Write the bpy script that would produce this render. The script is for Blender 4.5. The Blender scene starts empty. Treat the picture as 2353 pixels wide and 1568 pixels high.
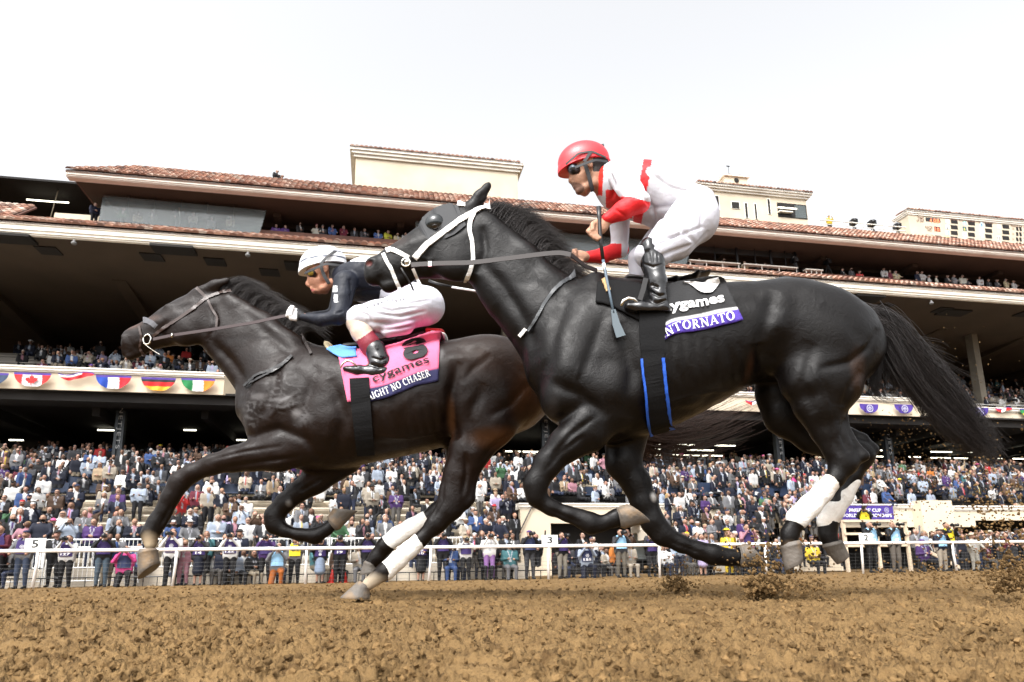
import bpy, math, random
import numpy as np
from mathutils import Vector, Matrix
random.seed(7); RNG = np.random.default_rng(7)
C = bpy.context.scene.collection
SC = bpy.context.scene

# ---------------------------------------------------------------- camera
# all measurements below are taken on a 2353 x 1568 print of the view
W_, H_ = 2353.0, 1568.0
FPX = 1570.0
PITCH = math.radians(12.0)
ROLL = math.atan(0.01477)
CAMH = 0.18
SHIFT = (1300.0 - H_/2 - FPX*math.tan(PITCH))/W_
cam_d = bpy.data.cameras.new('camera')
cam = bpy.data.objects.new('camera', cam_d); C.objects.link(cam)
cam_d.sensor_width = 36.0; cam_d.lens = FPX/W_*36.0
cam_d.shift_y = SHIFT
cam_d.dof.use_dof = True; cam_d.dof.focus_distance = 3.3; cam_d.dof.aperture_fstop = 8.0
cam_d.clip_start = 0.02; cam_d.clip_end = 3000
MROT = Matrix.Rotation(math.radians(90)+PITCH, 4, 'X') @ Matrix.Rotation(-ROLL, 4, 'Z')
cam.matrix_world = Matrix.Translation((0, 0, CAMH)) @ MROT
SC.camera = cam
SC.render.resolution_x = 1024; SC.render.resolution_y = 682
# ---------------------------------------------------------------- sky, sun, exposure
world = bpy.data.worlds.new('World'); SC.world = world; world.use_nodes = True
nt = world.node_tree; nt.nodes.clear()
sky = nt.nodes.new('ShaderNodeTexSky'); sky.sky_type = 'NISHITA'; sky.sun_disc = False
SUN_EL, SUN_AZ = math.radians(52), math.radians(205)
sky.sun_elevation = SUN_EL; sky.sun_rotation = SUN_AZ
sky.air_density = 1.0; sky.dust_density = 6.0; sky.ozone_density = 1.0
hs = nt.nodes.new('ShaderNodeHueSaturation'); hs.inputs['Saturation'].default_value = 0.10
hs.inputs['Value'].default_value = 2.2
bg = nt.nodes.new('ShaderNodeBackground'); bg.inputs['Strength'].default_value = 0.15
wo = nt.nodes.new('ShaderNodeOutputWorld')
nt.links.new(sky.outputs[0], hs.inputs['Color']); nt.links.new(hs.outputs[0], bg.inputs[0]); nt.links.new(bg.outputs[0], wo.inputs[0])
sd = bpy.data.lights.new('sun', 'SUN'); sd.energy = 0.9; sd.angle = math.radians(10); sd.color = (1.0, 0.95, 0.88)
so = bpy.data.objects.new('sun', sd); C.objects.link(so)
sdir = Vector((math.sin(SUN_AZ)*math.cos(SUN_EL), math.cos(SUN_AZ)*math.cos(SUN_EL), math.sin(SUN_EL)))
so.rotation_euler = sdir.to_track_quat('Z', 'Y').to_euler()
SC.view_settings.view_transform = 'Standard'; SC.view_settings.look = 'None'
SC.view_settings.exposure = 0.42; SC.view_settings.gamma = 1.0; SC.view_settings.use_curve_mapping = False
try:
    SC.cycles.max_bounces = 6; SC.cycles.diffuse_bounces = 3; SC.cycles.glossy_bounces = 3
    SC.cycles.transparent_max_bounces = 12
except Exception: pass

# ---------------------------------------------------------------- measuring
R3 = np.array(MROT.to_3x3())
CX, CY = W_/2, H_/2 + SHIFT*W_
def ray(px, py):
    return R3 @ np.array([(px-CX)/FPX, -(py-CY)/FPX, -1.0])
def bp(px, py, Y):                       # point seen at px,py on the upright plane at depth Y
    d = ray(px, py); k = Y/d[1]
    return np.array([d[0]*k, Y, CAMH+d[2]*k])
def zc(p):                               # distance along the lens axis
    v = R3.T @ (np.array(p)-np.array([0, 0, CAMH])); return -v[2]
def proj(p):
    v = R3.T @ (np.array(p, float)-np.array([0, 0, CAMH]))
    return CX + FPX*v[0]/-v[2], CY - FPX*v[1]/-v[2]
# the grandstand runs along U, N points away from the track
_u = ray(9300, 1180); _u[2] = 0; U = _u/np.linalg.norm(_u); N = np.array([-U[1], U[0], 0.0])
def st(s, t, z): return U*s + N*t + np.array([0, 0, z])
def on_t(px, py, t):                     # s,z of the point seen at px,py on the plane t
    d = ray(px, py); k = t/(d @ N); p = d*k
    return float(p @ U), float(p[2]+CAMH)
def s_at(px, t, py=1200): return on_t(px, py, t)[0]
def z_at(px, py, t): return on_t(px, py, t)[1]

# ---------------------------------------------------------------- object helpers
def link(o, parent=None):
    C.objects.link(o)
    if parent is not None: o.parent = parent
    return o
def tag(o, label, cat, group=None, kind=None):
    if label: o['label'] = label
    if cat: o['category'] = cat
    if group: o['group'] = group
    if kind: o['kind'] = kind
    return o
def thing(name, label, cat, loc=(0, 0, 0), group=None):
    o = bpy.data.objects.new(name, None); o.empty_display_size = 0.1; o.location = loc
    C.objects.link(o); return tag(o, label, cat, group)
def mesh_np(name, V, F, mats, parent=None, col=None, smooth=True, mi=None, world=True):
    """V (n,3); F (m,4) or (m,3) int array or list of such arrays"""
    V = np.asarray(V, np.float32)
    Fs = [np.asarray(f, np.int32) for f in (F if isinstance(F, list) and len(F) and np.ndim(F[0]) == 2 else [F])]
    Fs = [f for f in Fs if len(f)]
    me = bpy.data.meshes.new(name)
    if parent is not None and world: V = V - np.array(parent.location, np.float32)
    me.vertices.add(len(V)); me.vertices.foreach_set('co', V.ravel())
    nl = sum(f.size for f in Fs); nf = sum(len(f) for f in Fs)
    me.loops.add(nl); me.polygons.add(nf)
    me.loops.foreach_set('vertex_index', np.concatenate([f.ravel() for f in Fs]))
    tot = np.concatenate([np.full(len(f), f.shape[1], np.int32) for f in Fs])
    st_ = np.concatenate([[0], np.cumsum(tot)[:-1]]).astype(np.int32)
    me.polygons.foreach_set('loop_start', st_); me.polygons.foreach_set('loop_total', tot)
    if mi is not None: me.polygons.foreach_set('material_index', np.asarray(mi, np.int32))
    me.polygons.foreach_set('use_smooth', np.full(nf, bool(smooth)))
    for m in (mats if isinstance(mats, (list, tuple)) else [mats]): me.materials.append(m)
    if col is not None:
        a = me.color_attributes.new('Col', 'FLOAT_COLOR', 'POINT')
        c4 = np.ones((len(V), 4), np.float32); c4[:, :3] = col
        a.data.foreach_set('color', c4.ravel())
    me.update(calc_edges=True); me.validate()
    return link(bpy.data.objects.new(name, me), parent)
class MB:
    """collects boxes, bars and tubes and links them as one mesh"""
    def __init__(s): s.V = []; s.Q = []; s.T = []; s.C = []; s.n = 0
    def add(s, V, Q=None, T=None, c=(1, 1, 1)):
        V = np.asarray(V, float).reshape(-1, 3)
        if Q is not None and len(Q): s.Q.append(np.asarray(Q, int)+s.n)
        if T is not None and len(T): s.T.append(np.asarray(T, int)+s.n)
        s.V.append(V); c = np.asarray(c, float)
        s.C.append(np.tile(c, (len(V), 1)) if c.ndim == 1 else c); s.n += len(V); return s
    def hexa(s, P, c=(1, 1, 1)):          # 8 corners: 4 bottom, 4 top, same winding
        return s.add(P, [(0, 3, 2, 1), (4, 5, 6, 7), (0, 1, 5, 4), (1, 2, 6, 5), (2, 3, 7, 6), (3, 0, 4, 7)], c=c)
    def box(s, a, b, c=(1, 1, 1)):
        x0, y0, z0 = a; x1, y1, z1 = b
        return s.hexa([(x0, y0, z0), (x1, y0, z0), (x1, y1, z0), (x0, y1, z0), (x0, y0, z1), (x1, y0, z1), (x1, y1, z1), (x0, y1, z1)], c)
    def sbox(s, s0, s1, t0, t1, z0, z1, c=(1, 1, 1)):    # box in stand coordinates
        return s.hexa([st(s0, t0, z0), st(s1, t0, z0), st(s1, t1, z0), st(s0, t1, z0), st(s0, t0, z1), st(s1, t0, z1), st(s1, t1, z1), st(s0, t1, z1)], c)
    def prism(s, prof, s0, s1, c=(1, 1, 1)):             # closed t,z profile swept along s
        n = len(prof)
        P = [st(s0, t, z) for t, z in prof]+[st(s1, t, z) for t, z in prof]
        Q = [(i, (i+1) % n, n+(i+1) % n, n+i) for i in range(n)]
        T = []
        for i in range(1, n-1): T += [(0, i+1, i), (n, n+i, n+i+1)]
        return s.add(P, Q, T, c)
    def tube(s, pts, r, n=8, c=(1, 1, 1), caps=True, flat=None):
        P = [np.asarray(p, float) for p in pts]; m = len(P)
        rs = r if hasattr(r, '__len__') else [r]*m
        V = []; up = np.array([0, 0, 1.0])
        for i in range(m):
            d = P[min(i+1, m-1)]-P[max(i-1, 0)]; d = d/(np.linalg.norm(d)+1e-9)
            ref = up if abs(d[2]) < .95 else np.array([0, 1.0, 0])
            a = np.cross(d, ref); a /= np.linalg.norm(a); b = np.cross(a, d)
            for k in range(n):
                th = 2*math.pi*k/n
                V.append(P[i]+rs[i]*(math.cos(th)*a+math.sin(th)*b*(flat or 1)))
        Q = [(i*n+k, i*n+(k+1) % n, (i+1)*n+(k+1) % n, (i+1)*n+k) for i in range(m-1) for k in range(n)]
        T = []
        if caps:
            for k in range(1, n-1): T += [(0, k+1, k), ((m-1)*n, (m-1)*n+k, (m-1)*n+k+1)]
        return s.add(V, Q, T, c)
    def strap(s, pts, wdir, w, th, c=(1, 1, 1)):          # flat band: wdir = across vectors per point
        P = [np.asarray(p, float) for p in pts]; m = len(P)
        wd = [np.asarray(v, float) for v in (wdir if np.ndim(wdir) == 2 else [wdir]*m)]
        ws = w if hasattr(w, '__len__') else [w]*m
        V = []
        for i in range(m):
            d = P[min(i+1, m-1)]-P[max(i-1, 0)]; d /= np.linalg.norm(d)+1e-9
            a = wd[i]-d*(wd[i] @ d); a /= np.linalg.norm(a)+1e-9; b = np.cross(d, a)
            for (x, y) in ((-.5, -.5), (.5, -.5), (.5, .5), (-.5, .5)): V.append(P[i]+a*ws[i]*x+b*th*y)
        Q = [(i*4+k, i*4+(k+1) % 4, (i+1)*4+(k+1) % 4, (i+1)*4+k) for i in range(m-1) for k in range(4)]
        Q += [(0, 3, 2, 1), ((m-1)*4, (m-1)*4+1, (m-1)*4+2, (m-1)*4+3)]
        return s.add(V, Q, c=c)
    def ball(s, p, r, c=(1, 1, 1), n=8, sc=(1, 1, 1), rot=None):
        V = []; m = n//2+1
        for i in range(m+1):
            ph = math.pi*i/m
            for k in range(n):
                th = 2*math.pi*k/n; v = np.array([math.sin(ph)*math.cos(th)*sc[0], math.sin(ph)*math.sin(th)*sc[1], math.cos(ph)*sc[2]])*r
                if rot is not None: v = rot @ v
                V.append(np.asarray(p)+v)
        Q = [(i*n+k, (i+1)*n+k, (i+1)*n+(k+1) % n, i*n+(k+1) % n) for i in range(m) for k in range(n)]
        return s.add(V, Q, c=c)
    def build(s, name, m, parent=None, smooth=False, vc=False):
        F = []
        if s.Q: F.append(np.concatenate(s.Q))
        if s.T: F.append(np.concatenate(s.T))
        return mesh_np(name, np.concatenate(s.V), F, m, parent, np.concatenate(s.C) if vc else None, smooth)

# ---------------------------------------------------------------- materials
def mat(name, col=(.5, .5, .5), rough=.6, metal=0, spec=.5, var=0., vscale=3., bump=0., bscale=60., attr=False, emit=None, sheen=0., coat=0., alpha=1., trans=0., dirt=None):
    m = bpy.data.materials.new(name); m.use_nodes = True; t = m.node_tree; n = t.nodes; L = t.links.new
    b = n['Principled BSDF']; b.inputs['Roughness'].default_value = rough; b.inputs['Metallic'].default_value = metal
    b.inputs['Specular IOR Level'].default_value = spec
    b.inputs['Base Color'].default_value = (*col, 1)
    if sheen: b.inputs['Sheen Weight'].default_value = sheen; b.inputs['Sheen Roughness'].default_value = .4
    if coat: b.inputs['Coat Weight'].default_value = coat; b.inputs['Coat Roughness'].default_value = .15
    if trans: b.inputs['Transmission Weight'].default_value = trans
    b.inputs['Alpha'].default_value = alpha
    tc = n.new('ShaderNodeTexCoord'); src = None
    if attr:
        a = n.new('ShaderNodeVertexColor'); a.layer_name = 'Col'; src = a.outputs[0]
    if var:
        nz = n.new('ShaderNodeTexNoise'); nz.inputs['Scale'].default_value = vscale; nz.inputs['Detail'].default_value = 6
        L(tc.outputs['Object'], nz.inputs['Vector'])
        mr = n.new('ShaderNodeMapRange'); mr.inputs[1].default_value = .25; mr.inputs[2].default_value = .75
        mr.inputs[3].default_value = 1-var; mr.inputs[4].default_value = 1+var; L(nz.outputs[0], mr.inputs[0])
        mx = n.new('ShaderNodeVectorMath'); mx.operation = 'SCALE'
        if src is not None: L(src, mx.inputs[0])
        else: mx.inputs[0].default_value = col
        L(mr.outputs[0], mx.inputs['Scale']); src = mx.outputs[0]
    if dirt:
        dc, dl, ds = dirt
        nz = n.new('ShaderNodeTexNoise'); nz.inputs['Scale'].default_value = ds; nz.inputs['Detail'].default_value = 8
        L(tc.outputs['Object'], nz.inputs['Vector'])
        mr = n.new('ShaderNodeMapRange'); mr.inputs[1].default_value = .5; mr.inputs[2].default_value = .7
        mr.inputs[3].default_value = 0; mr.inputs[4].default_value = dl; L(nz.outputs[0], mr.inputs[0])
        mx = n.new('ShaderNodeMix'); mx.data_type = 'RGBA'; mx.inputs[7].default_value = (*dc, 1)
        if src is not None: L(src, mx.inputs[6])
        else: mx.inputs[6].default_value = (*col, 1)
        L(mr.outputs[0], mx.inputs[0]); src = mx.outputs[2]
    if src is not None: L(src, b.inputs['Base Color'])
    if bump:
        nz = n.new('ShaderNodeTexNoise'); nz.inputs['Scale'].default_value = bscale; nz.inputs['Detail'].default_value = 8
        L(tc.outputs['Object'], nz.inputs['Vector'])
        bm_ = n.new('ShaderNodeBump'); bm_.inputs['Strength'].default_value = bump; bm_.inputs['Distance'].default_value = .01
        L(nz.outputs[0], bm_.inputs['Height']); L(bm_.outputs[0], b.inputs['Normal'])
    if emit: b.inputs['Emission Color'].default_value = (*emit[0], 1); b.inputs['Emission Strength'].default_value = emit[1]
    return m

# ---------------------------------------------------------------- implicit surfaces
class Field:
    def __init__(s, lo, hi, h):
        s.lo = np.asarray(lo, float); s.h = h
        s.n = np.ceil((np.asarray(hi, float)-s.lo)/h).astype(int)+1
        s.d = np.full(s.n, 1.0, np.float32); s.id = np.zeros(s.n, np.uint8)
        s.ax = [(s.lo[i]+np.arange(s.n[i])*h).astype(np.float32) for i in range(3)]
    def win(s, lo, hi):
        a = np.clip(np.floor((np.asarray(lo)-s.lo)/s.h).astype(int), 0, s.n); b = np.clip(np.ceil((np.asarray(hi)-s.lo)/s.h).astype(int)+1, 0, s.n)
        if (b <= a).any(): return None
        sl = tuple(slice(a[i], b[i]) for i in range(3))
        return sl, s.ax[0][sl[0]][:, None, None], s.ax[1][sl[1]][None, :, None], s.ax[2][sl[2]][None, None, :]
    def comb(s, sl, d, k, id_, sub=False):
        o = s.d[sl]
        if sub:
            h = np.maximum(k-np.abs(o+d), 0)/k; s.d[sl] = np.maximum(o, -d)+h*h*k*.25; return
        if id_ is not None:
            s.id[sl] = np.where(d < o, np.uint8(id_), s.id[sl])
        h = np.maximum(k-np.abs(o-d), 0)/k
        s.d[sl] = np.minimum(o, d)-h*h*k*.25
    def seg(s, a, b, ra, rb, wa, wb, k=.02, id_=None, sub=False):
        """tapered limb from a to b; r = radius in the x-z plane, w = half width in depth"""
        a = np.asarray(a, float); b = np.asarray(b, float); m = max(ra, rb, wa, wb)+k+3*s.h
        q = s.win(np.minimum(a, b)-m, np.maximum(a, b)+m)
        if q is None: return
        sl, X, Y, Z = q
        dx, dz = b[0]-a[0], b[2]-a[2]; L2 = dx*dx+dz*dz
        if L2 < 1e-8:
            dy = b[1]-a[1]; t = np.clip((Y-a[1])/dy, 0, 1) if abs(dy) > 1e-6 else np.zeros_like(Y)
            d2 = np.sqrt((X-a[0])**2+(Z-a[2])**2)
            yc = a[1]+dy*t
            d = (np.sqrt((d2/(ra+(rb-ra)*t))**2+((Y-yc)/(wa+(wb-wa)*t))**2)-1)*min(ra, rb, wa, wb)
            s.comb(sl, d.astype(np.float32), k, id_, sub); return
        t = np.clip(((X-a[0])*dx+(Z-a[2])*dz)/L2, 0, 1)
        d2 = np.sqrt((X-a[0]-dx*t)**2+(Z-a[2]-dz*t)**2)
        r = ra+(rb-ra)*t; w = wa+(wb-wa)*t; yc = a[1]+(b[1]-a[1])*t
        d = (np.sqrt((d2/r)**2+((Y-yc)/w)**2)-1)*np.minimum(r, w)
        s.comb(sl, d.astype(np.float32), k, id_, sub)
    def cap(s, a, b, ra, rb, k=.02, id_=None, sub=False):
        """true 3-d tapered capsule"""
        a = np.asarray(a, float); b = np.asarray(b, float); m = max(ra, rb)+k+3*s.h
        q = s.win(np.minimum(a, b)-m, np.maximum(a, b)+m)
        if q is None: return
        sl, X, Y, Z = q; D = b-a; L2 = max(D @ D, 1e-9)
        t = np.clip(((X-a[0])*D[0]+(Y-a[1])*D[1]+(Z-a[2])*D[2])/L2, 0, 1)
        d = np.sqrt((X-a[0]-D[0]*t)**2+(Y-a[1]-D[1]*t)**2+(Z-a[2]-D[2]*t)**2)-(ra+(rb-ra)*t)
        s.comb(sl, d.astype(np.float32), k, id_, sub)
    def ell(s, c, r, k=.02, id_=None, sub=False, ang=0):
        """ellipsoid, turned by ang in the x-z plane"""
        c = np.asarray(c, float); m = max(r)+k+3*s.h
        q = s.win(c-m, c+m)
        if q is None: return
        sl, X, Y, Z = q; ca, sa = math.cos(ang), math.sin(ang)
        x = (X-c[0])*ca+(Z-c[2])*sa; z = -(X-c[0])*sa+(Z-c[2])*ca
        d = (np.sqrt((x/r[0])**2+((Y-c[1])/r[1])**2+(z/r[2])**2)-1)*min(r)
        s.comb(sl, d.astype(np.float32), k, id_, sub)
    def chain(s, N_, k=.02, id_=None, sub=False):
        for (a, ra, wa), (b, rb, wb) in zip(N_[:-1], N_[1:]): s.seg(a, b, ra, rb, wa, wb, k, id_, sub)
    def loft(s, xs, zt, zb, w, yc=0., k=.02, p=2.3, id_=None):
        """body with upper and lower outline over x"""
        o = np.argsort(xs); xs, zt, zb, w = [np.asarray(v, float)[o] for v in (xs, zt, zb, w)]
        q = s.win((xs[0], yc-max(w)-k-3*s.h, min(zb)-k-3*s.h), (xs[-1], yc+max(w)+k+3*s.h, max(zt)+k+3*s.h))
        sl, X, Y, Z = q; x1 = X[:, 0, 0]
        T = np.interp(x1, xs, zt); B = np.interp(x1, xs, zb); w1 = np.interp(x1, xs, w)
        for _ in range(3):
            T = np.convolve(np.pad(T, 4, 'edge'), np.ones(9)/9, 'valid'); B = np.convolve(np.pad(B, 4, 'edge'), np.ones(9)/9, 'valid'); w1 = np.convolve(np.pad(w1, 4, 'edge'), np.ones(9)/9, 'valid')
        c = ((T+B)/2)[:, None, None]; h = ((T-B)/2)[:, None, None]; w1 = w1[:, None, None]
        d = (((np.abs((Z-c)/h)**p+np.abs((Y-yc)/w1)**p))**(1/p)-1)*np.minimum(h, w1)
        s.comb(sl, d.astype(np.float32), k, id_)
    def blur(s, n=1):
        for _ in range(n):
            for ax in range(3):
                a = s.d; r = a.copy()
                sl0 = [slice(None)]*3; sl1 = [slice(None)]*3; sl2 = [slice(None)]*3
                sl0[ax] = slice(1, -1); sl1[ax] = slice(0, -2); sl2[ax] = slice(2, None)
                r[tuple(sl0)] = .5*a[tuple(sl0)]+.25*(a[tuple(sl1)]+a[tuple(sl2)]); s.d = r
    def mesh(s):
        d = s.d; d[0] = d[-1] = 1; d[:, 0] = d[:, -1] = 1; d[:, :, 0] = d[:, :, -1] = 1
        S = d < 0; n = s.n
        sub = lambda i, j, k: S[i:n[0]-1+i, j:n[1]-1+j, k:n[2]-1+k]
        al = sub(0, 0, 0).copy(); an = al.copy()
        for i in (0, 1):
            for j in (0, 1):
                for k in (0, 1):
                    q = sub(i, j, k); al &= q; an |= q
        I = np.argwhere(an & ~al); m = len(I)
        idx = np.full(n-1, -1, np.int32); idx[I[:, 0], I[:, 1], I[:, 2]] = np.arange(m)
        acc = np.zeros((m, 3), np.float32); cnt = np.zeros(m, np.float32)
        cr = [(i, j, k) for i in (0, 1) for j in (0, 1) for k in (0, 1)]
        val = {c: d[I[:, 0]+c[0], I[:, 1]+c[1], I[:, 2]+c[2]] for c in cr}
        for a in cr:
            for ax in range(3):
                if a[ax]: continue
                b = list(a); b[ax] = 1; b = tuple(b)
                va, vb = val[a], val[b]; x = (va < 0) != (vb < 0)
                t = np.where(x, va/np.where(x, va-vb, 1), 0)
                p = np.tile(np.array(a, np.float32), (m, 1)); p[:, ax] = t
                acc[x] += p[x]; cnt += x
        V = s.lo+(I+acc/np.maximum(cnt, 1)[:, None])*s.h
        Q = []
        for ax in range(3):
            e = [slice(1, -1)]*3; f = [slice(1, -1)]*3; e[ax] = slice(0, -1); f[ax] = slice(1, None)
            A = S[tuple(e)]; B = S[tuple(f)]
            off = [1, 1, 1]; off[ax] = 0
            for (msk, flip) in ((A & ~B, False), (~A & B, True)):
                J = np.argwhere(msk)+off
                if not len(J): continue
                b, c = (ax+1) % 3, (ax+2) % 3
                def at(db, dc):
                    K = J.copy(); K[:, b] += db; K[:, c] += dc; return idx[K[:, 0], K[:, 1], K[:, 2]]
                q = np.stack([at(-1, -1), at(0, -1), at(0, 0), at(-1, 0)], 1)
                if flip: q = q[:, ::-1]
                Q.append(q)
        Q = np.concatenate(Q); ids = s.id[I[:, 0], I[:, 1], I[:, 2]]
        return V, Q, ids

# text as flat meshes -------------------------------------------------
_tc = {}
def text2d(txt, bold=0.0, align='LEFT', sp=1.0):
    key = (txt, bold, sp)
    if key not in _tc:
        cu = bpy.data.curves.new('lettering', 'FONT'); cu.body = txt; cu.size = 1; cu.offset = bold; cu.space_character = sp
        cu.resolution_u = 3; cu.fill_mode = 'FRONT'
        ob = bpy.data.objects.new('lettering', cu); C.objects.link(ob)
        dg = bpy.context.evaluated_depsgraph_get(); me = bpy.data.meshes.new_from_object(ob.evaluated_get(dg))
        V = np.array([v.co[:2] for v in me.vertices]).reshape(-1, 2); T = []
        me.calc_loop_triangles(); T = np.array([t.vertices[:] for t in me.loop_triangles]).reshape(-1, 3)
        bpy.data.objects.remove(ob); bpy.data.curves.remove(cu); bpy.data.meshes.remove(me)
        _tc[key] = (V, T)
    return _tc[key]
def text_fit(txt, bold=0.0, sp=1.0):
    """letters scaled to the unit box 0..1 x 0..1"""
    V, T = text2d(txt, bold, sp=sp); lo = V.min(0); hi = V.max(0)
    return (V-lo)/(hi-lo), T
# ================================================================ materials of the place
M_cream = mat('cream_stucco', (.62, .53, .40), .85, var=.08, vscale=.6, bump=.3, bscale=8, dirt=((.42, .34, .24), .35, .35))
M_trim = mat('cream_cornice', (.86, .81, .72), .7, var=.05, vscale=1.5, dirt=((.6, .53, .42), .35, .8))
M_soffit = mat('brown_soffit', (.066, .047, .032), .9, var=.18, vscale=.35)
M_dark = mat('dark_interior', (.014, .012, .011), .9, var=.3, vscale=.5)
M_darkmetal = mat('dark_metal', (.03, .03, .032), .45, .6)
M_brown = mat('brown_parapet', (.12, .05, .032), .7, var=.35, vscale=1.2)
M_glass = mat('tinted_glass', (.22, .27, .275), .12, 0, 1.0, var=.25, vscale=.5)
M_glass.node_tree.nodes['Principled BSDF'].inputs['Alpha'].default_value = .34
M_white = mat('white_paint', (.8, .8, .78), .45, var=.04, vscale=2)
M_rail = mat('rail_plastic', (.82, .81, .80), .35, var=.03, vscale=4, dirt=((.45, .33, .2), .35, 3.))
M_tile = mat('roof_tile', rough=.85, attr=True, var=.15, vscale=6)
M_vc = mat('painted', rough=.7, attr=True)
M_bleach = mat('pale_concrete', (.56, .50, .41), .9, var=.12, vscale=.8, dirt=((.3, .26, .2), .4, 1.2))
M_seat = mat('blue_seat', (.012, .024, .055), .55, var=.2, vscale=2)
M_lamp = mat('strip_lamp', (1, 1, .9), emit=((1, .95, .75), 4.0))
M_lampw = mat('small_lamp', (1, 1, .9), emit=((1, .9, .7), 3.0))
M_black = mat('black_plastic', (.012, .012, .013), .4)
M_steel = mat('galvanised_steel', (.62, .63, .64), .4, .5, var=.08)
M_led = mat('led_digits', (.9, .2, .1), emit=((1., .16, .05), 1.6))
M_sign = mat('sign_letters', (.16, .07, .045), .7)

# ================================================================ dirt track
_np = {}
def fnoise(X, Y, seed, amp=1.0):
    if seed not in _np: _np[seed] = np.random.default_rng(seed).random((256, 256)).astype(np.float32)
    P = _np[seed]
    xi = np.floor(X).astype(int); yi = np.floor(Y).astype(int); fx = X-xi; fy = Y-yi
    fx = fx*fx*(3-2*fx); fy = fy*fy*(3-2*fy)
    g = lambda a, b: P[a & 255, b & 255]
    return amp*((g(xi, yi)*(1-fx)+g(xi+1, yi)*fx)*(1-fy)+(g(xi, yi+1)*(1-fx)+g(xi+1, yi+1)*fx)*fy-.5)
def ground_z(X, Y):
    D = X*N[0]+Y*N[1]
    k = np.clip((D-5.0)/17.0, 0, 1); k = k*k*(3-2*k)
    return -.30*k
def rough_z(X, Y):
    wx = X+fnoise(X*9, Y*9, 3, .12); wy = Y+fnoise(X*9+40, Y*9, 4, .12)
    z = fnoise(wx*1.3, wy*1.3, 5, .035)+fnoise(wx*7, wy*7, 12, .016)
    b = np.abs(fnoise(wx*44, wy*50, 6, 2)); z = z+(1-b)*.010-.007
    b = np.abs(fnoise(wx*104, wy*112, 7, 2)); z = z+(1-b)**2*.009
    z = z+np.maximum(fnoise(wx*74, wy*84, 8, 2)-.2, 0)*.020
    z = z+fnoise(X*190, Y*190, 9, .0055)
    return z
def make_ground():
    ys = [-6, -4, -2.5, -1.5, -.8, -.3, .1, .4, .6]
    y = .75
    while y < 26: ys.append(y); y *= 1.0062 if y < 6 else 1.012
    ys += [27, 29, 32, 36, 42, 50, 65, 90, 140, 220, 400]
    ys = np.array(ys); c = np.concatenate([np.linspace(-7, -1.7, 24)[:-1], np.linspace(-1.7, -.95, 60)[:-1], np.linspace(-.95, .95, 560), np.linspace(.95, 1.7, 60)[1:], np.linspace(1.7, 7, 24)[1:]])
    Yb = np.maximum(np.abs(ys), .8)
    X = Yb[:, None]*c[None, :]; Y = np.repeat(ys[:, None], len(c), 1)
    fade = np.clip(1.0-(Y-14)/30, .0, 1)*(Y > .3)
    Z = ground_z(X, Y)+rough_z(X, Y)*fade*1.35
    n, m = X.shape; I = np.arange(n*m).reshape(n, m)
    F = np.stack([I[:-1, :-1], I[:-1, 1:], I[1:, 1:], I[1:, :-1]], -1).reshape(-1, 4)
    V = np.stack([X, Y, Z], -1).reshape(-1, 3)
    m_ = mat('dirt', (.168, .104, .044), .95, spec=.15, var=.22, vscale=2.2, bump=.9, bscale=110, dirt=((.065, .036, .014), .9, 14))
    o = mesh_np('dirt_track', V, F, m_); tag(o, 'harrowed brown dirt racing surface', None, kind='structure')
    # loose clods lying on the harrowed surface
    r = np.random.default_rng(21); base = []
    for q in range(6):
        mb = MB(); mb.ball((0, 0, 0), 1, n=6); v = np.concatenate(mb.V); v *= (1+r.uniform(-.38, .38, (len(v), 1))); base.append((v, mb.Q[0]))
    VV = []; FF = []; CC = []; k = 0
    def clod(p, s):
        nonlocal k
        v, f = base[r.integers(6)]; a = r.normal(size=(3, 3)); qq, _ = np.linalg.qr(a)
        VV.append(v*s*np.array([1.15, 1, .8]) @ qq+p); FF.append(f+k); k += len(v)
        t_ = r.uniform(.55, 1.15); CC.append(np.tile(np.array([.17, .104, .044])*t_, (len(v), 1)))
    for i in range(15000):
        y = .8*math.exp(r.uniform(0, 2.9)); x = r.uniform(-1, 1)*y
        s = r.uniform(.0018, .0075)*(1+.25*y*.4)
        z = float(ground_z(np.array([x]), np.array([y]))[0]+rough_z(np.array([x]), np.array([y]))[0]*1.35)
        clod(np.array([x, y, z+s*.4]), s)
    for i in range(420):
        y = .9*math.exp(r.uniform(0, 2.3)); x = r.uniform(-1, 1)*y; s = r.uniform(.006, .013)
        clod(np.array([x, y, float(ground_z(np.array([x]), np.array([y]))[0]+rough_z(np.array([x]), np.array([y]))[0]*1.35)+s*.3]), s)
    md = mat('dirt_clods', rough=.95, spec=.15, attr=True, var=.2, vscale=30, bump=.8, bscale=90)
    tag(mesh_np('loose_dirt_clods', np.concatenate(VV), np.concatenate(FF), md, col=np.concatenate(CC), smooth=False), 'loose clods of brown dirt scattered over the harrowed track', 'dirt', kind='stuff')
    # dirt thrown up by the hooves
    VV.clear(); FF.clear(); CC.clear(); k = 0
    def burst(px, py, Y, rx, ry, n, smin, smax, up=0):
        for i in range(n):
            a = r.normal(size=3)*.45
            p = bp(px+a[0]*rx, py+a[1]*ry-up*abs(r.normal())*ry, Y+a[2]*.12)
            if p[2] < .0: continue
            clod(p, r.uniform(smin, smax)*r.uniform(.5, 1))
    burst(1555, 1347, 3.6, 30, 18, 200, .004, .012); burst(1555, 1335, 3.6, 75, 40, 160, .002, .009, .6)
    burst(1755, 1350, 3.1, 48, 26, 420, .004, .014); burst(1770, 1330, 3.1, 110, 60, 420, .002, .010, .7)
    burst(1860, 1350, 3.0, 90, 30, 160, .003, .010); burst(1850, 1220, 3.45, 60, 60, 60, .003, .008)
    burst(2090, 1100, 3.45, 240, 190, 900, .0015, .006); burst(2170, 930, 3.45, 240, 170, 260, .0015, .004)
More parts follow.
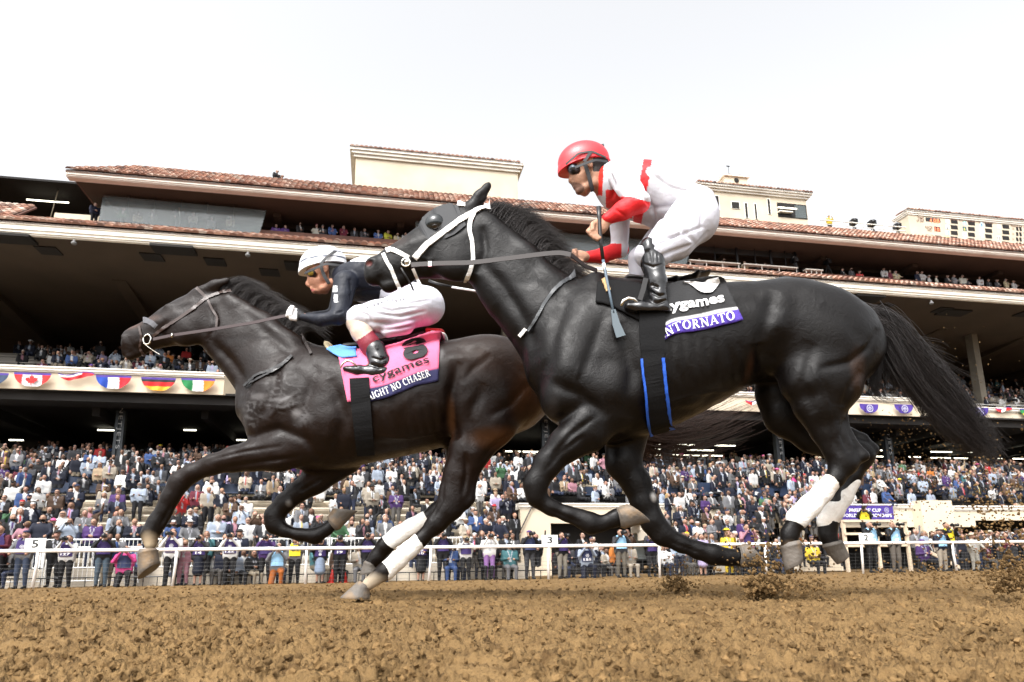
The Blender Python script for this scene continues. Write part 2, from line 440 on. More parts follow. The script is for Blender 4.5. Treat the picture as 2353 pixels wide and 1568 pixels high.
    burst(2330, 1320, 3.0, 90, 50, 520, .003, .011); burst(2290, 1250, 3.0, 120, 110, 480, .002, .008, .5); burst(2120, 1320, 3.2, 160, 30, 200, .003, .008)
    tag(mesh_np('flying_dirt', np.concatenate(VV), np.concatenate(FF), md, col=np.concatenate(CC), smooth=False), 'clods and specks of dirt thrown up behind the galloping hooves', 'dirt', kind='stuff')
make_ground()

# ================================================================ white running rail
def make_rail():
    t0 = 23.0; z0 = z_at(1176, 1256, t0); g = -.30
    r = thing('running_rail', 'white tubular running rail on slim posts along the far side of the dirt track', 'rail', tuple(st(0, t0, g)))
    mb = MB(); mb.tube([st(s, t0+.015*math.sin(s), z0+.004*math.sin(s*2.1)) for s in np.arange(-24, 60, 1.5)], .055, 12); mb.build('top_rail', M_rail, r, True)
    for px in (-225, 83, 403, 703, 990, 1261, 1517, 1762, 1985, 2196, 2390, 2570):
        s = s_at(px, t0, 1300)
        mb = MB(); lean = .06 if px in (83, 403, 990) else -.09 if px > 2100 else 0
        mb.tube([st(s-lean, t0+.08, g), st(s, t0+.03, z0-.4), st(s, t0, z0)], .045, 8); mb.build('post', M_rail, r, True)
    # fine wire mesh hung below the rail
    mm = mat('wire_mesh', (.12, .12, .12), .5, .3); mb = MB(); s = -14.0
    for k in range(6):
        z = g+.12+k*.12
        mb.strap([st(-14, t0+.1, z), st(30, t0+.1, z)], (0, 0, 1), .006, .004)
    for i in range(150): mb.strap([st(-14+i*.3, t0+.1, g), st(-14+i*.3+.08, t0+.1, g+.75)], U, .004, .004)
    mb.build('wire_mesh', mm, r)
    # numbered plates clipped on the rail
    for px, py, tx, wh_ in ((88, 1248, '5', 'near the left edge'), (1262, 1246, '3', 'below the black horse folded knee'), (1985, 1236, '2', 'right of the white hind bandages')):
        s = s_at(px, t0); q = thing('marker_plate', f'white marker plate reading {tx} on the rail {wh_}', 'marker', tuple(st(s, t0, z0+.05)))
        mb = MB(); mb.sbox(s-.28, s+.28, t0-.02, t0+.01, z0+.05, z0+.37); mb.build('plate', M_white, q)
        V, T = text_fit(tx, .02); P = np.array([st(s-.09+v[0]*.18, t0-.024, z0+.09+v[1]*.23) for v in V]); mesh_np('numeral', P, T, M_black, q, smooth=False)
make_rail()

# ================================================================ grandstand
GS = thing('grandstand', 'long cream grandstand with red tiled roofs, brown soffits and open dark tiers behind the rail', 'grandstand', tuple(st(0, 24, 0)))
def gpart(name, mb, m, smooth=False, vc=False): return mb.build(name, m, GS, smooth, vc)
SL, SR = -34.0, 85.0
T_E, T_TE, T_B, T_W = 34.0, 43.0, 35.5, 45.4
def tiles(name, s0, s1, t0, z0, t1, z1, hip=0.0, per=.36, rows=None):
    """barrel tile roof from the eave t0,z0 up to t1,z1"""
    r = np.random.default_rng(int(abs(s0*10))+5); L = math.hypot(t1-t0, z1-z0); rows = rows or max(2, int(L/.42))
    V = []; Q = []; Cc = []; n = 0; dt, dz = (t1-t0)/L, (z1-z0)/L
    nc = int((s1-s0)/per); a = np.linspace(0, math.pi, 6)
    pal = [(.48, .26, .18), (.42, .20, .13), (.56, .38, .29), (.62, .47, .38), (.32, .15, .1), (.50, .30, .22), (.2, .11, .08)]
    for i in range(nc):
        s = s0+(i+.5)*per
        for j in range(rows):
            l0 = L*j/rows; l1 = L*(j+1)/rows+.07
            if s < s0+hip*(l0/L): continue
            c = np.array(pal[r.choice(7, p=[.22, .2, .15, .10, .13, .1, .10])])*r.uniform(.45, .85)
            b0 = []; b1 = []
            for al in a:
                ds = math.cos(al)*per*.52; h = math.sin(al)*per*.40
                for (l, hh, B) in ((l0, h+.035, b0), (l1, h*.9-.01, b1)):
                    B.append(st(s+ds, t0+dt*l-dz*hh, z0+dz*l+dt*hh))
            V += b0+b1; Cc += [c]*12
            Q += [(n+k, n+k+1, n+6+k+1, n+6+k) for k in range(5)]+[(n, n+5, n+4, n+1), (n+1, n+4, n+3, n+2)]; n += 12
    mesh_np(name, np.array(V), np.array(Q), M_tile, GS, col=np.array(Cc), smooth=False)
    mb = MB(); h0 = 0
    mb.hexa([st(s0, t0+.05, z0-.12), st(s1, t0+.05, z0-.12), st(s1, t1, z1-.12), st(s0+hip, t1, z1-.12), st(s0, t0+.05, z0-.02), st(s1, t0+.05, z0-.02), st(s1, t1, z1-.02), st(s0+hip, t1, z1-.02)])
    mb.build('roof_deck', M_brown, GS)
def cornice(name, s0, s1, t, z1, h, m=None, steps=((0, 0), (0, .2), (.06, .23), (.06, .62), (.13, .66), (.13, .86), (.2, .89), (.2, 1)), depth=.7):
    prof = [(t+a, z1-h*b) for a, b in steps]+[(t+depth, z1-h), (t+depth, z1)]
    mb = MB(); mb.prism(prof, s0, s1); return mb.build(name, m or M_trim, GS)

# --- upper roof
zt = z_at(689, 436, T_TE); zr = z_at(689, 417, 45.6); sL = s_at(151, T_TE, 388)
tiles('upper_roof_tiles', sL, SR, T_TE-.05, zt, 45.6, zr, hip=3.4)
cornice('upper_fascia', sL, SR, T_TE, zt-.02, .36)
zs = zt-.36
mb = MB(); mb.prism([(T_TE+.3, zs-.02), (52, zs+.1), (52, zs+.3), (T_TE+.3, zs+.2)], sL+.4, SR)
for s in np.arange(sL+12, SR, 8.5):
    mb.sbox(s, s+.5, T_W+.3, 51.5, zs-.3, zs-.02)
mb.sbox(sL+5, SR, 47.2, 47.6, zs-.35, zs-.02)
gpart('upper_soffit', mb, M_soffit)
# hip face at the left end
mb = MB(); a, b, c_, d_ = st(sL, T_TE, zt), st(sL+3.4, 45.6, zr), st(sL+3.4, 50, zr), st(sL, 53, zt)
mb.add([a, b, c_, d_], [(0, 1, 2, 3)]); gpart('hip_roof', mb, M_brown)
# --- lower roof (main eave)
ze = z_at(0, 503, T_E); ze2 = z_at(2353, 678, T_E); ze = (ze+ze2)/2
T_W = 45.4                                             # wall of the boxes
zpar = z_at(596, 546, T_W)                            # foot of the parapet
tiles('lower_roof_tiles', SL, SR, T_E-.05, ze, T_E+1.5, ze+.92, rows=4)
mb = MB(); mb.prism([(T_E+1.4, ze+.7), (T_W, zpar-.9), (T_W, zpar-.6), (T_E+1.5, ze+.9)], SL, SR); gpart('lower_roof_slope', mb, M_brown)
sl1 = s_at(228, T_W, 500)
tiles('lower_roof_tiles', SL, sl1, T_E+1.5, ze+.95, T_E+3.8, ze+2.75)
cornice('main_fascia', SL, SR, T_E, ze-.02, .56)
zsf = ze-.58
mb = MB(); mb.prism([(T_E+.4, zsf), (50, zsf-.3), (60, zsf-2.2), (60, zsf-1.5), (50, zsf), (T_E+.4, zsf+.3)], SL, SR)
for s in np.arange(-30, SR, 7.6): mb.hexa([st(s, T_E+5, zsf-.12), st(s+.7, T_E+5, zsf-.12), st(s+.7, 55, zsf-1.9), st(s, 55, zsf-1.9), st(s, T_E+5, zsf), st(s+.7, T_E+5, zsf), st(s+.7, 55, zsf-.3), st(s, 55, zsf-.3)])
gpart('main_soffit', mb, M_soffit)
# fittings in the soffit
for px, py in ((400, 571), (1990, 683), (2190, 716), (25, 545), (700, 610)):
    d = ray(px, py); k = (zsf-CAMH)/d[2]; p = d*k; s, t = float(p @ U), float(p @ N)
    mb = MB(); mb.sbox(s-1.0, s+1.0, t-.5, t+.5, zsf-.14, zsf-.02); f = mb.build('floodlight_box', M_dark, GS)
    mb = MB(); mb.sbox(s-.95, s-.4, t-.4, t+.35, zsf-.18, zsf-.15); mb.sbox(s+.4, s+.95, t-.4, t+.35, zsf-.18, zsf-.15); mb.build('lamp_glass', M_glass, f, False).location = (0, 0, 0)
for px, py in ((112, 575), (350, 590), (495, 601), (2028, 704), (2165, 712), (2353, 721), (620, 625)):
    d = ray(px, py); k = (zsf-.03-CAMH)/d[2]; p = d*k; s, t = float(p @ U), float(p @ N)
    mb = MB(); mb.sbox(s-.5, s+.5, t-.45, t+.45, zsf-.1, zsf-.03); mb.build('hatch', M_dark, GS)
for px, py in ((171, 549), (570, 577), (2139, 689)):
    d = ray(px, py); k = (zsf-.1-CAMH)/d[2]; p = d*k
    mb = MB(); mb.ball(p+np.array([0, 0, -.05]), .13, n=10, sc=(1, 1, .7)); mb.tube([p, p+np.array([0, 0, .12])], .06, 8); mb.build('dome_lamp', mat('lamp_grey', (.16, .16, .16), .4), GS, True)
# --- boxes under the upper roof
def wallq(pts, t, th, m, name, mb=None, parent=GS):
    """flat piece on plane t from image corners (left-bottom, right-bottom, right-top, left-top)"""
    P = [on_t(x, y, t) for x, y in pts]; q = mb or MB()
    q.hexa([st(P[0][0], t, P[0][1]), st(P[1][0], t, P[1][1]), st(P[1][0], t+th, P[1][1]), st(P[0][0], t+th, P[0][1]), st(P[3][0], t, P[3][1]), st(P[2][0], t, P[2][1]), st(P[2][0], t+th, P[2][1]), st(P[3][0], t+th, P[3][1])])
    if mb is None: return q.build(name, m, parent)
zf = zpar-.55
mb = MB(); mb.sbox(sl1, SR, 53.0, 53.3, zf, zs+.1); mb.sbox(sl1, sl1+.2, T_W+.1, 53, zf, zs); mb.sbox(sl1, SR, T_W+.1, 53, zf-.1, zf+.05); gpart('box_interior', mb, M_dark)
for a in (((227, 507), (596, 538), (612, 484), (237, 449)), ((955, 590), (1576, 613), (1590, 560), (955, 508))):
    wallq(a, T_W-.5, .04, M_glass, 'box_window')
mb = MB()
for f in np.arange(.17, .99, .165):
    x = 227+f*369; y = 507+f*31; p = on_t(x, y, T_W-.46); mb.sbox(p[0]-.02, p[0]+.02, T_W-.45, T_W-.4, p[1], p[1]+2.0)
gpart('window_mullion', mb, M_darkmetal)
wallq(((224, 512), (598, 543), (596, 537), (227, 506)), T_W-.6, .3, M_darkmetal, 'window_sill')
wallq(((596, 545), (950, 570), (950, 554), (596, 528)), T_W-.1, .12, M_brown, 'box_parapet')
wallq(((1858, 642), (2100, 660), (2100, 644), (1858, 626)), T_W-.1, .12, M_brown, 'box_parapet')
wallq(((2100, 661), (2420, 686), (2420, 671), (2100, 645)), T_W-.1, .12, M_brown, 'box_parapet')
mb = MB()
for x, y in ((1583, 612), (1697, 618), (1775, 622), (1832, 626)):
    p = on_t(x, y, T_W); mb.sbox(p[0]-.08, p[0]+.08, T_W, T_W+.1, p[1]-.2, p[1]+3)
for x, y in ((1645, 612), (1738, 620), (1808, 625)):
    p = on_t(x, y, T_W); mb.sbox(p[0]-.03, p[0]+.03, T_W, T_W+.06, p[1]-.2, p[1]+3)
gpart('window_post', mb, M_darkmetal)
wallq(((1583, 578), (1832, 595), (1832, 545), (1583, 530)), T_W+.3, .05, mat('smoked_glass', (.06, .06, .06), .2), 'sunshade_glass')
for a, b in (((1583, 598), (1700, 606)), ((1708, 607), (1832, 617)), ((1850, 619), (1890, 622))):
    p, q = on_t(*a, T_W-.2), on_t(*b, T_W-.2); mb = MB(); mb.sbox(p[0], q[0], T_W-.3, T_W+.1, p[1]-.06, p[1]+.03)
    for s in np.linspace(p[0]+.1, q[0]-.1, 4): mb.sbox(s-.03, s+.03, T_W-.2, T_W-.15, p[1]-.8, p[1]-.06)
    mb.build('viewing_ledge', M_trim, GS)
for x, y in ((2317, 640), (2322, 590)): pass
for px in (1328*1.772, ):
    pass
p = on_t(2325, 560, 50); mb = MB(); mb.sbox(p[0]-.4, p[0]+.3, 50.5, 51, zf, zs); p = on_t(2090, 600, 50); mb.sbox(p[0]-.5, p[0]+.4, 50.5, 51, zf, zs); gpart('box_column', mb, M_soffit)
for px, py in ((1945, 576), (2100, 585), (2163, 589), (2222, 594), (2332, 601), (1990, 579)):
    p = on_t(px, py, 50); mb = MB(); mb.sbox(p[0]-.45, p[0]+.45, 50, 50.15, p[1]-.04, p[1]+.05); mb.build('strip_light', M_lampw, GS)
for px, py in ((386, 452), (506, 464), (628, 475), (247, 440), (1334, 567), (1496, 572)):
    p = on_t(px, py+5, T_W-.2); mb = MB(); mb.ball(st(p[0], T_W+1, p[1]+.1), .1, n=6); mb.build('downlight', M_lampw, GS)
# --- left wing beyond the hip roof
pz = z_at(0, 441, 50)
mb = MB(); s2 = s_at(232, 50, 460); mb.prism([(48, pz), (56, pz+.2), (56, pz+.5), (48, pz+.15)], SL-6, s2+2); mb.sbox(SL-6, s2+2, 55.5, 56, 18, pz+.2); gpart('wing_roof', mb, M_dark)
mb = MB()
for px in (128,):
    p = on_t(px, 480, 49); mb.tube([st(p[0], 49, pz), st(p[0]-.3, 49, p[1]-1.2)], .035, 6)
gpart('wing_post', mb, mat('post_tan', (.25, .21, .14), .7), True)
wallq(((123, 503), (226, 510), (229, 496), (126, 489)), 47, .5, M_cream, 'wing_balcony')
for a, b in (((61, 459), (112, 463)), ((114, 463.5), (158, 466))):
    p, q = on_t(*a, 50), on_t(*b, 50); mb = MB(); mb.tube([st(p[0], 50, p[1]), st(q[0], 50, q[1])], .05, 6); mb.build('strip_light', M_lamp, GS)
# --- blocks standing on the roof
def block(name, px0, px1, py_top, t, depth, zb, ch, over=.45, m=M_cream, tl=True):
    s0, s1 = s_at(px0, t, py_top+40), s_at(px1, t, py_top+60); z1 = z_at(px0, py_top, t)
    mb = MB(); mb.sbox(s0, s1, t, t+depth, zb, z1); o = gpart(name, mb, m)
    c = MB(); e = over
    for k, (a, b, ee) in enumerate(((z1, z1+ch*.35, e*.35), (z1+ch*.35+.002, z1+ch*.7, e*.7), (z1+ch*.7+.002, z1+ch, e))): c.sbox(s0-ee, s1+ee, t-ee, t+depth+ee, a, b)
    c.build('cornice', M_trim, GS)
    if tl: tiles('cap_tiles', s0-e, s1+e, t-e-.05, z1+ch, t+1.2, z1+ch+.12, rows=2)
    return s0, s1, z1
block('roof_block', 816, 1190, 362, 50, 9, 25, .66)
s0, s1, z1 = block('control_tower', 1612, 1856, 437, 50, 3, 25, .5)
def face(px0, py0, px1, py1, t, m, name, mb=None, th=.06):
    a = on_t(px0, py0, t); b = on_t(px1, py1, t); q = mb or MB(); q.sbox(a[0], b[0], t-th, t+.01, min(a[1], b[1]), max(a[1], b[1]))
    return q if mb is not None else q.build(name, m, GS)
for a in ((1681, 464, 1699, 480), (1711, 467, 1719, 501), (1733, 469, 1740, 503), (1763, 458, 1771, 492), (1638, 450, 1653, 482)):
    face(a[0]-1.5, a[1]-1.5, a[2]+1.5, a[3]+1.5, 49.99, M_trim, 'window_frame', th=.04); face(*a, 49.96, M_dark, 'tower_window', th=.03)
face(1785, 466, 1855, 504, 49.98, M_dark, 'press_window', th=.05); face(1825, 472, 1853, 503, 49.93, M_glass, 'window_pane', th=.03)
face(1787, 487, 1818, 492, 49.92, M_trim, 'press_desk', th=.3); face(1787, 478, 1830, 480.5, 49.92, M_lampw, 'desk_lamp', th=.1)
# cupola
s0, s1 = s_at(1666, 51, 420), s_at(1718, 51, 420); zb_, zt_ = z_at(1690, 432, 51), z_at(1690, 407, 51)
mb = MB(); mb.sbox(s0, s1, 51, 51+s1-s0, zb_-1, zt_); mb.build('cupola', M_cream, GS)
mb = MB(); mb.sbox(s0-.18, s1+.18, 50.82, 51.18+s1-s0, zt_, zt_+.14)
cx = (s0+s1)/2; ct = 51+(s1-s0)/2; mb.add([st(s0-.2, 50.8, zt_+.142), st(s1+.2, 50.8, zt_+.142), st(s1+.2, 51.2+s1-s0, zt_+.142), st(s0-.2, 51.2+s1-s0, zt_+.142), st(cx, ct, zt_+.75)], T=[(0, 1, 4), (1, 2, 4), (2, 3, 4), (3, 0, 4)]); mb.build('cupola_roof', M_trim, GS)
mb = MB(); mb.ball(st(cx, 50.97, zt_-.35), .24, n=10, sc=(1, .2, 1)); mb.build('cupola_vent', M_dark, GS)
mb = MB(); mb.tube([st(cx, ct, zt_+.7), st(cx, ct, zt_+1.8)], .02, 5); mb.sbox(cx-.18, cx+.14, ct-.01, ct+.01, zt_+1.72, zt_+1.84); mb.build('weather_vane', M_darkmetal, GS)
# --- totalisator board building
TT = 49.0
s0, s1, z1 = block('tote_board_building', 2092, 2560, 494, TT, 1.6, 24, .42, over=.2)
def fit_text(parent, tx, x0, y0, x1, y1, t, m, bold=.01, name='lettering', sp=1.1):
    """lettering filling an image box x0..x1 (left edge top y0 / bottom y1) on plane t, running along the facade"""
    a = on_t(x0, y0, t); b = on_t(x0, y1, t); c = on_t(x1, y1, t)
    V, T = text_fit(tx, bold, sp); P = np.array([st(a[0]+(c[0]-a[0])*v[0], t, b[1]+(a[1]-b[1])*v[1]) for v in V])
    return mesh_np(name, P, T, m, parent, smooth=False)
tb = TT-.03
SLP = .082
for tx, x0, y0, x1, y1 in (('TIME', 2108, 498, 2123, 503.5), ('OF DAY', 2106, 504.5, 2124, 510), ('RACE', 2126, 519, 2143, 525), ('NO', 2131, 526, 2141, 531.5), ('MIN. TO', 2127, 538.5, 2145, 544), ('POST', 2128, 545.5, 2145, 551), ('APPROXIMATE', 2184, 499, 2252, 506.5), ('ODDS', 2257, 506, 2282, 513), ('RESULTS', 2322, 514, 2348, 521)):
    fit_text(GS, tx, x0, y0, x1, y1, tb, M_sign, .015)
face(2126, 500, 2161, 512, TT, M_black, 'digit_window', th=.02); face(2146, 521, 2161, 533, TT, M_black, 'digit_window', th=.02); face(2148, 541, 2163, 553, TT, M_black, 'digit_window', th=.02)
for tx, x0, y0, x1, y1 in (('4', 2136, 502, 2142, 511), ('08', 2144, 502.5, 2159, 511.5), ('10', 2148, 523, 2159, 531.5)): fit_text(GS, tx, x0, y0, x1, y1, tb-.005, M_led, .02)
cols = [(.68, .6, .75), (.75, .75, .75), (.3, .45, .75), (.8, .78, .3), (.3, .6, .55), (.05, .12, .15), (.8, .7, .75), (.75, .75, .75), (.45, .65, .8), (.5, .65, .8), (.75, .72, .7), (.4, .6, .5), (.6, .56, .55), (.5, .45, .42), (.75, .74, .7), (.5, .65, .8)]
dig = [(.9,)*3, (.02,)*3, (.9,)*3, (.02, .15, .05), (.9,)*3, (.8, .7, .1), (.3, .05, .2), (.2,)*3, (.05, .1, .2), (.9,)*3, (.5, .2, .2), (.02, .05, .02), (.9,)*3, (.3,)*3, (.02,)*3, (.4, .5, .7)]
for c in range(4):
    for r_ in range(4):
        k = c*4+r_; x = 2172+c*39.5; y = 504+c*3.9+r_*13; i = k
        mp = mat('number_plate', cols[i], .7); md_ = mat('number_paint', dig[i], .7)
        face(x, y, x+10, y+10.5, TT, mp, 'number_plate', th=.015); face(x+12, y+.5, x+29, y+11, TT, M_dark, 'odds_window', th=.02)
        if k < 15 and k != 13: fit_text(GS, str(k+1), x+2.5 if k < 9 else x+1, y+2.5, x+7 if k < 9 else x+9, y+9, TT-.02, md_, .03, 'plate_numeral')
for r_ in range(4):
    y = 522+r_*12; fit_text(GS, ('1st', '2nd', '3rd', '4th')[r_], 2325, y, 2331, y+6.5, tb, M_sign, .0)
    face(2334, y, 2340.5, y+9, TT, M_dark, 'odds_window', th=.02); face(2341.5, y, 2348, y+9.5, TT, M_dark, 'odds_window', th=.02); face(2352, y, 2358, y+9.5, TT, M_dark, 'odds_window', th=.02)
# roof rail
def handrail(parent, s0, s1, t, z, h, m, name='handrail', step=1.5, r=.03, mids=1, bars=0):
    mb = MB(); mb.tube([st(s0, t, z+h), st(s1, t, z+h)], r, 6)
    for k in range(mids): mb.tube([st(s0, t, z+h*(k+1)/(mids+1)), st(s1, t, z+h*(k+1)/(mids+1))], r*.7, 6)
    for s in np.arange(s0, s1+.01, step): mb.tube([st(s, t, z), st(s, t, z+h)], r, 6)
    if bars:
        mb.tube([st(s0, t, z+.08), st(s1, t, z+.08)], r*.7, 4)
        for s in np.arange(s0, s1, bars): mb.strap([st(s, t, z+.08), st(s, t, z+h)], U, r*.8, r*.8)
    return mb.build(name, m, parent)
a = on_t(1883, 520, 47); b = on_t(2084, 541, 47)
handrail(GS, a[0], b[0], 47, a[1]-.15, .75, M_trim, 'roof_handrail', 2.2, .05)
mb = MB(); q = on_t(2082, 500, 50.5); mb.ball(st(q[0]+.5, 50, q[1]+.8), .75, n=14, sc=(.75, .3, 1)); mb.tube([st(q[0]+.5, 50.2, q[1]-1.2), st(q[0]+.5, 50.2, q[1]+.6)], .05, 6); mb.build('dish_aerial', mat('pale_aerial', (.75, .8, .78), .6), GS, True)
q = on_t(514, 396, 48); mb = MB(); mb.sbox(q[0]-.12, q[0]+.12, 48, 48.1, q[1]-.1, q[1]+.75); mb.tube([st(q[0]-.5, 48, q[1]-.3), st(q[0]-.55, 48, q[1]+1.0)], .02, 5); mb.tube([st(q[0], 48.05, q[1]-1), st(q[0], 48.05, q[1]+.2)], .03, 5); mb.build('aerial_panel', M_trim, GS)

# --- balcony of the middle tier
zbt, zbb = z_at(0, 840, T_B), z_at(0, 892, T_B)
bays = [(-34, s_at(515, T_B, 880), T_B), (s_at(515, T_B, 880), s_at(1600, T_B), T_B+1.6), (s_at(1600, T_B, 900), s_at(2112, T_B, 940), T_B), (s_at(2112, T_B, 940), SR, T_B+1.6)]
for a, b, t in bays:
    mb = MB(); mb.sbox(a, b, t, t+.35, zbb, zbt-.22); gpart('balcony_wall', mb, M_cream)
    cornice('balcony_cornice', a-.02, b+.02, t-.2, zbt, .30, depth=.6)
for s, sg in ((bays[0][1], 1), (bays[2][1], 1)):
    mb = MB(); mb.hexa([st(s+.003, T_B+.003, zbb+.003), st(s+1.3, T_B+1.55, zbb+.003), st(s+1.3, T_B+1.7, zbb+.003), st(s+.003, T_B+1.7, zbb+.003), st(s+.003, T_B+.003, zbt-.1), st(s+1.3, T_B+1.55, zbt-.1), st(s+1.3, T_B+1.7, zbt-.1), st(s+.003, T_B+1.7, zbt-.1)]); gpart('balcony_return', mb, M_cream)
mb = MB(); mb.prism([(T_B+.1, zbb-.004), (62, zbb-.5), (62, zbb-.2), (T_B+.1, zbb+.1)], SL, SR)
for s in np.arange(-30, SR, 5.2): mb.sbox(s, s+.35, T_B+1.9, 58, zbb-.85, zbb-.3)
gpart('balcony_slab', mb, M_dark)
# tiers of the balcony
def tier(name, s0, s1, t0, z0, n, dt, dz, m):
    mb = MB()
    for i in range(n): mb.sbox(s0, s1, t0+i*dt, t0+(i+1)*dt+.02, z0+i*dz-.6, z0+i*dz)
    return gpart(name, mb, m)
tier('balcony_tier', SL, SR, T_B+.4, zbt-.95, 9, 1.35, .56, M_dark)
mb = MB()
for i in range(1, 8):
    t = T_B+.4+i*1.35+.05; z = zbt-.95+i*.56
    s = SL+2
    while s < SR-3:
        L_ = random.uniform(1.8, 4.4); mb.sbox(s, s+L_, t, t+.3, z+.5, z+.54); mb.sbox(s+.05, s+L_-.05, t+.1, t+.14, z, z+.5); s += L_+random.uniform(.5, 1.2)
gpart('balcony_desks', mb, mat('desk_edge', (.30, .27, .23), .6))
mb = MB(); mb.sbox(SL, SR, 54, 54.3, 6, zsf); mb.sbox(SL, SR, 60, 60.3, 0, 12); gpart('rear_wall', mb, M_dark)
handrail(GS, SL, SR, T_B+1.9, zbt-.5, .8, M_steel, 'balcony_handrail', 3, .02)
# --- columns
for px, top, w in ((272, 920, .22), (952, 1000, .22), (1254, 1000, .22), (1532, 1000, .3), (1790, 990, .25), (2040, 990, .25)):
    p = on_t(px, 1000, 38); mb = MB(); mb.sbox(p[0]-w, p[0]-w*.35, 38, 38.35, 3, zbb-.4); mb.sbox(p[0]+w*.35, p[0]+w, 38, 38.35, 3, zbb-.4); mb.sbox(p[0]-w*.34, p[0]+w*.34, 38.1, 38.3, 3, zbb-.4)
    c = gpart('column', mb, mat('column_steel', (.035, .04, .045), .5, .4))
    if px != 1532 and px != 952:
        V, T = text_fit('NETJETS', .0, 1.25); z0 = z_at(px, 1052 if px > 1500 else 1040, 37.95)
        P = np.array([st(p[0]-.12+v[1]*.24, 37.97, z0+2.4-v[0]*2.2) for v in V]); mesh_np('column_lettering', P, T, mat('faded_white', (.4, .4, .4), .7), GS, smooth=False)
for px, py, t, w in ((2247, 820, 39.5, .24), (2267, 1080, 39.2, .26), (1165, 820, 39.5, .24)):
    p = on_t(px, py, t); mb = MB(); z0_, z1_ = (zbt-.4, zsf) if py < 900 else (3.2, zbb-.3); mb.sbox(p[0]-w, p[0]+w, t, t+.6, z0_, z1_); gpart('column', mb, mat('column_concrete', (.16, .14, .11), .9, var=.2, vscale=1))
for (x0, x1, y) in ((20, 52, 1011), (543, 567, 1011), (224, 275, 988), (422, 450, 988), (1160, 1255, 1037), (1510, 1600, 1021), (1400, 1440, 1022), (1620, 1690, 1023), (1505, 1560, 1032), (1580, 1640, 1034), (1510, 1662, 1045), (2025, 2032, 1035), (2047, 2084, 1036), (2141, 2217, 1038), (2222, 2238, 1039), (2012, 2033, 1049), (2047, 2056, 1049), (2090, 2117, 1050), (2141, 2224, 1052), (2288, 2303, 1054), (2330, 2353, 1041), (2330, 2353, 1054)):
    t = 44.0; p, q = on_t(x0, y, t), on_t(x1, y, t); mb = MB(); mb.sbox(p[0], q[0], t, t+.12, p[1]-.03, p[1]+.03); mb.build('strip_light', M_lamp, GS)

# --- lower seating
def row_z(i): return .28+.37*i if i < 11 else .28+.37*11+.17*(i-11)
ROW_T0, ROW_D = 26.0, .86
sA = s_at(1188, 27, 1200)
mb = MB(); mc = MB()
for i in range(9): mb.sbox(SL, sA, ROW_T0+i*ROW_D, ROW_T0+(i+1)*ROW_D+.02, row_z(i)-.5, row_z(i)); mb.sbox(SL, sA, ROW_T0+i*ROW_D+.45, ROW_T0+i*ROW_D+.8, row_z(i)+.26, row_z(i)+.32)
for i in range(8): mb.sbox(s_at(1532, 28, 1200), s_at(1800, 28, 1200), ROW_T0+1.2+i*ROW_D*.9, ROW_T0+1.2+(i+1)*ROW_D, row_z(i)-.5, row_z(i)); mb.sbox(s_at(1532, 28, 1200), s_at(1690, 28, 1200), ROW_T0+1.2+i*ROW_D*.9+.3, ROW_T0+1.2+i*ROW_D*.9+.7, row_z(i)+.3, row_z(i)+.36)
gpart('concrete_terrace', mb, M_bleach)
mb = MB()
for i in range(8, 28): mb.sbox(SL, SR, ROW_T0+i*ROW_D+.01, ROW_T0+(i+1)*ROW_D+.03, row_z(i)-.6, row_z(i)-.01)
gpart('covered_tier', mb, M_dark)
mb = MB(); r = np.random.default_rng(3)
for i in range(8, 20):
    t = ROW_T0+i*ROW_D; s = SL+1
    while s < 60:
        n_ = r.integers(2, 6); mb.sbox(s, s+n_*.52, t+.5, t+.55, row_z(i)+.35, row_z(i)+.82); mb.sbox(s, s+n_*.52, t+.12, t+.5, row_z(i)+.35, row_z(i)+.4); s += n_*.52+r.uniform(.2, .9)
gpart('blue_seating', mb, M_seat)
# front of the terrace
mb = MB(); mb.sbox(SL, sA, 25.1, 25.998, -.35, row_z(0)-.003); gpart('terrace_wall', mb, M_bleach)
# section wall with its ledge
T_V = 31.0
zv1 = z_at(1300, 1157, T_V); sv0, sv1 = s_at(1195, T_V, 1170), s_at(2112, T_V, 1170)
mb = MB(); zo = z_at(1300, 1203, T_V); so0, so1 = s_at(1266, T_V, 1230), s_at(1530, T_V, 1230); sC0, sC1 = s_at(1534, T_V, 1200), s_at(1800, T_V, 1200)
mb.sbox(sv0, so0, T_V, T_V+.4, -.5, zv1-.12); mb.sbox(so0, sC0+.5, T_V, T_V+.4, zo, zv1-.12); mb.sbox(so1, sC0+.5, T_V, T_V+.4, -.5, zo-.003)
mb.sbox(sC0+.5, sC1, T_V+2, T_V+2.3, 1.5, zv1-.3)
s_b0, s_b1 = s_at(1925, T_V, 1190), s_at(2240, T_V, 1190); mb.sbox(sC1, s_b0, T_V, T_V+.4, -.5, zv1-.12); mb.sbox(s_b0, s_b1, T_V, T_V+.4, z_at(2000, 1212, T_V), zv1-.12)
mb.sbox(s_at(2100, T_V, 1200), s_at(2172, T_V, 1200), T_V-.6, T_V-.01, -.5, zv1+.15)
zr1 = z_at(2300, 1163, T_V); mb.sbox(s_b1, SR, T_V, T_V+.4, z_at(2300, 1196, T_V), zr1-.12)
gpart('section_wall', mb, M_cream)
cornice('section_ledge', sv0-.1, sC0+.5, T_V-.15, zv1, .28); cornice('section_ledge', sC1-2, s_at(2112, T_V, 1170), T_V-.15, zv1, .28); cornice('section_ledge', s_at(2190, T_V, 1170), SR, T_V-.15, zr1, .32)
mb = MB(); mb.sbox(so0, so1, T_V+3, T_V+3.2, -.5, zo+.2); mb.sbox(s_b0, SR, T_V+6, T_V+6.2, -.5, 3); gpart('passage', mb, M_dark)
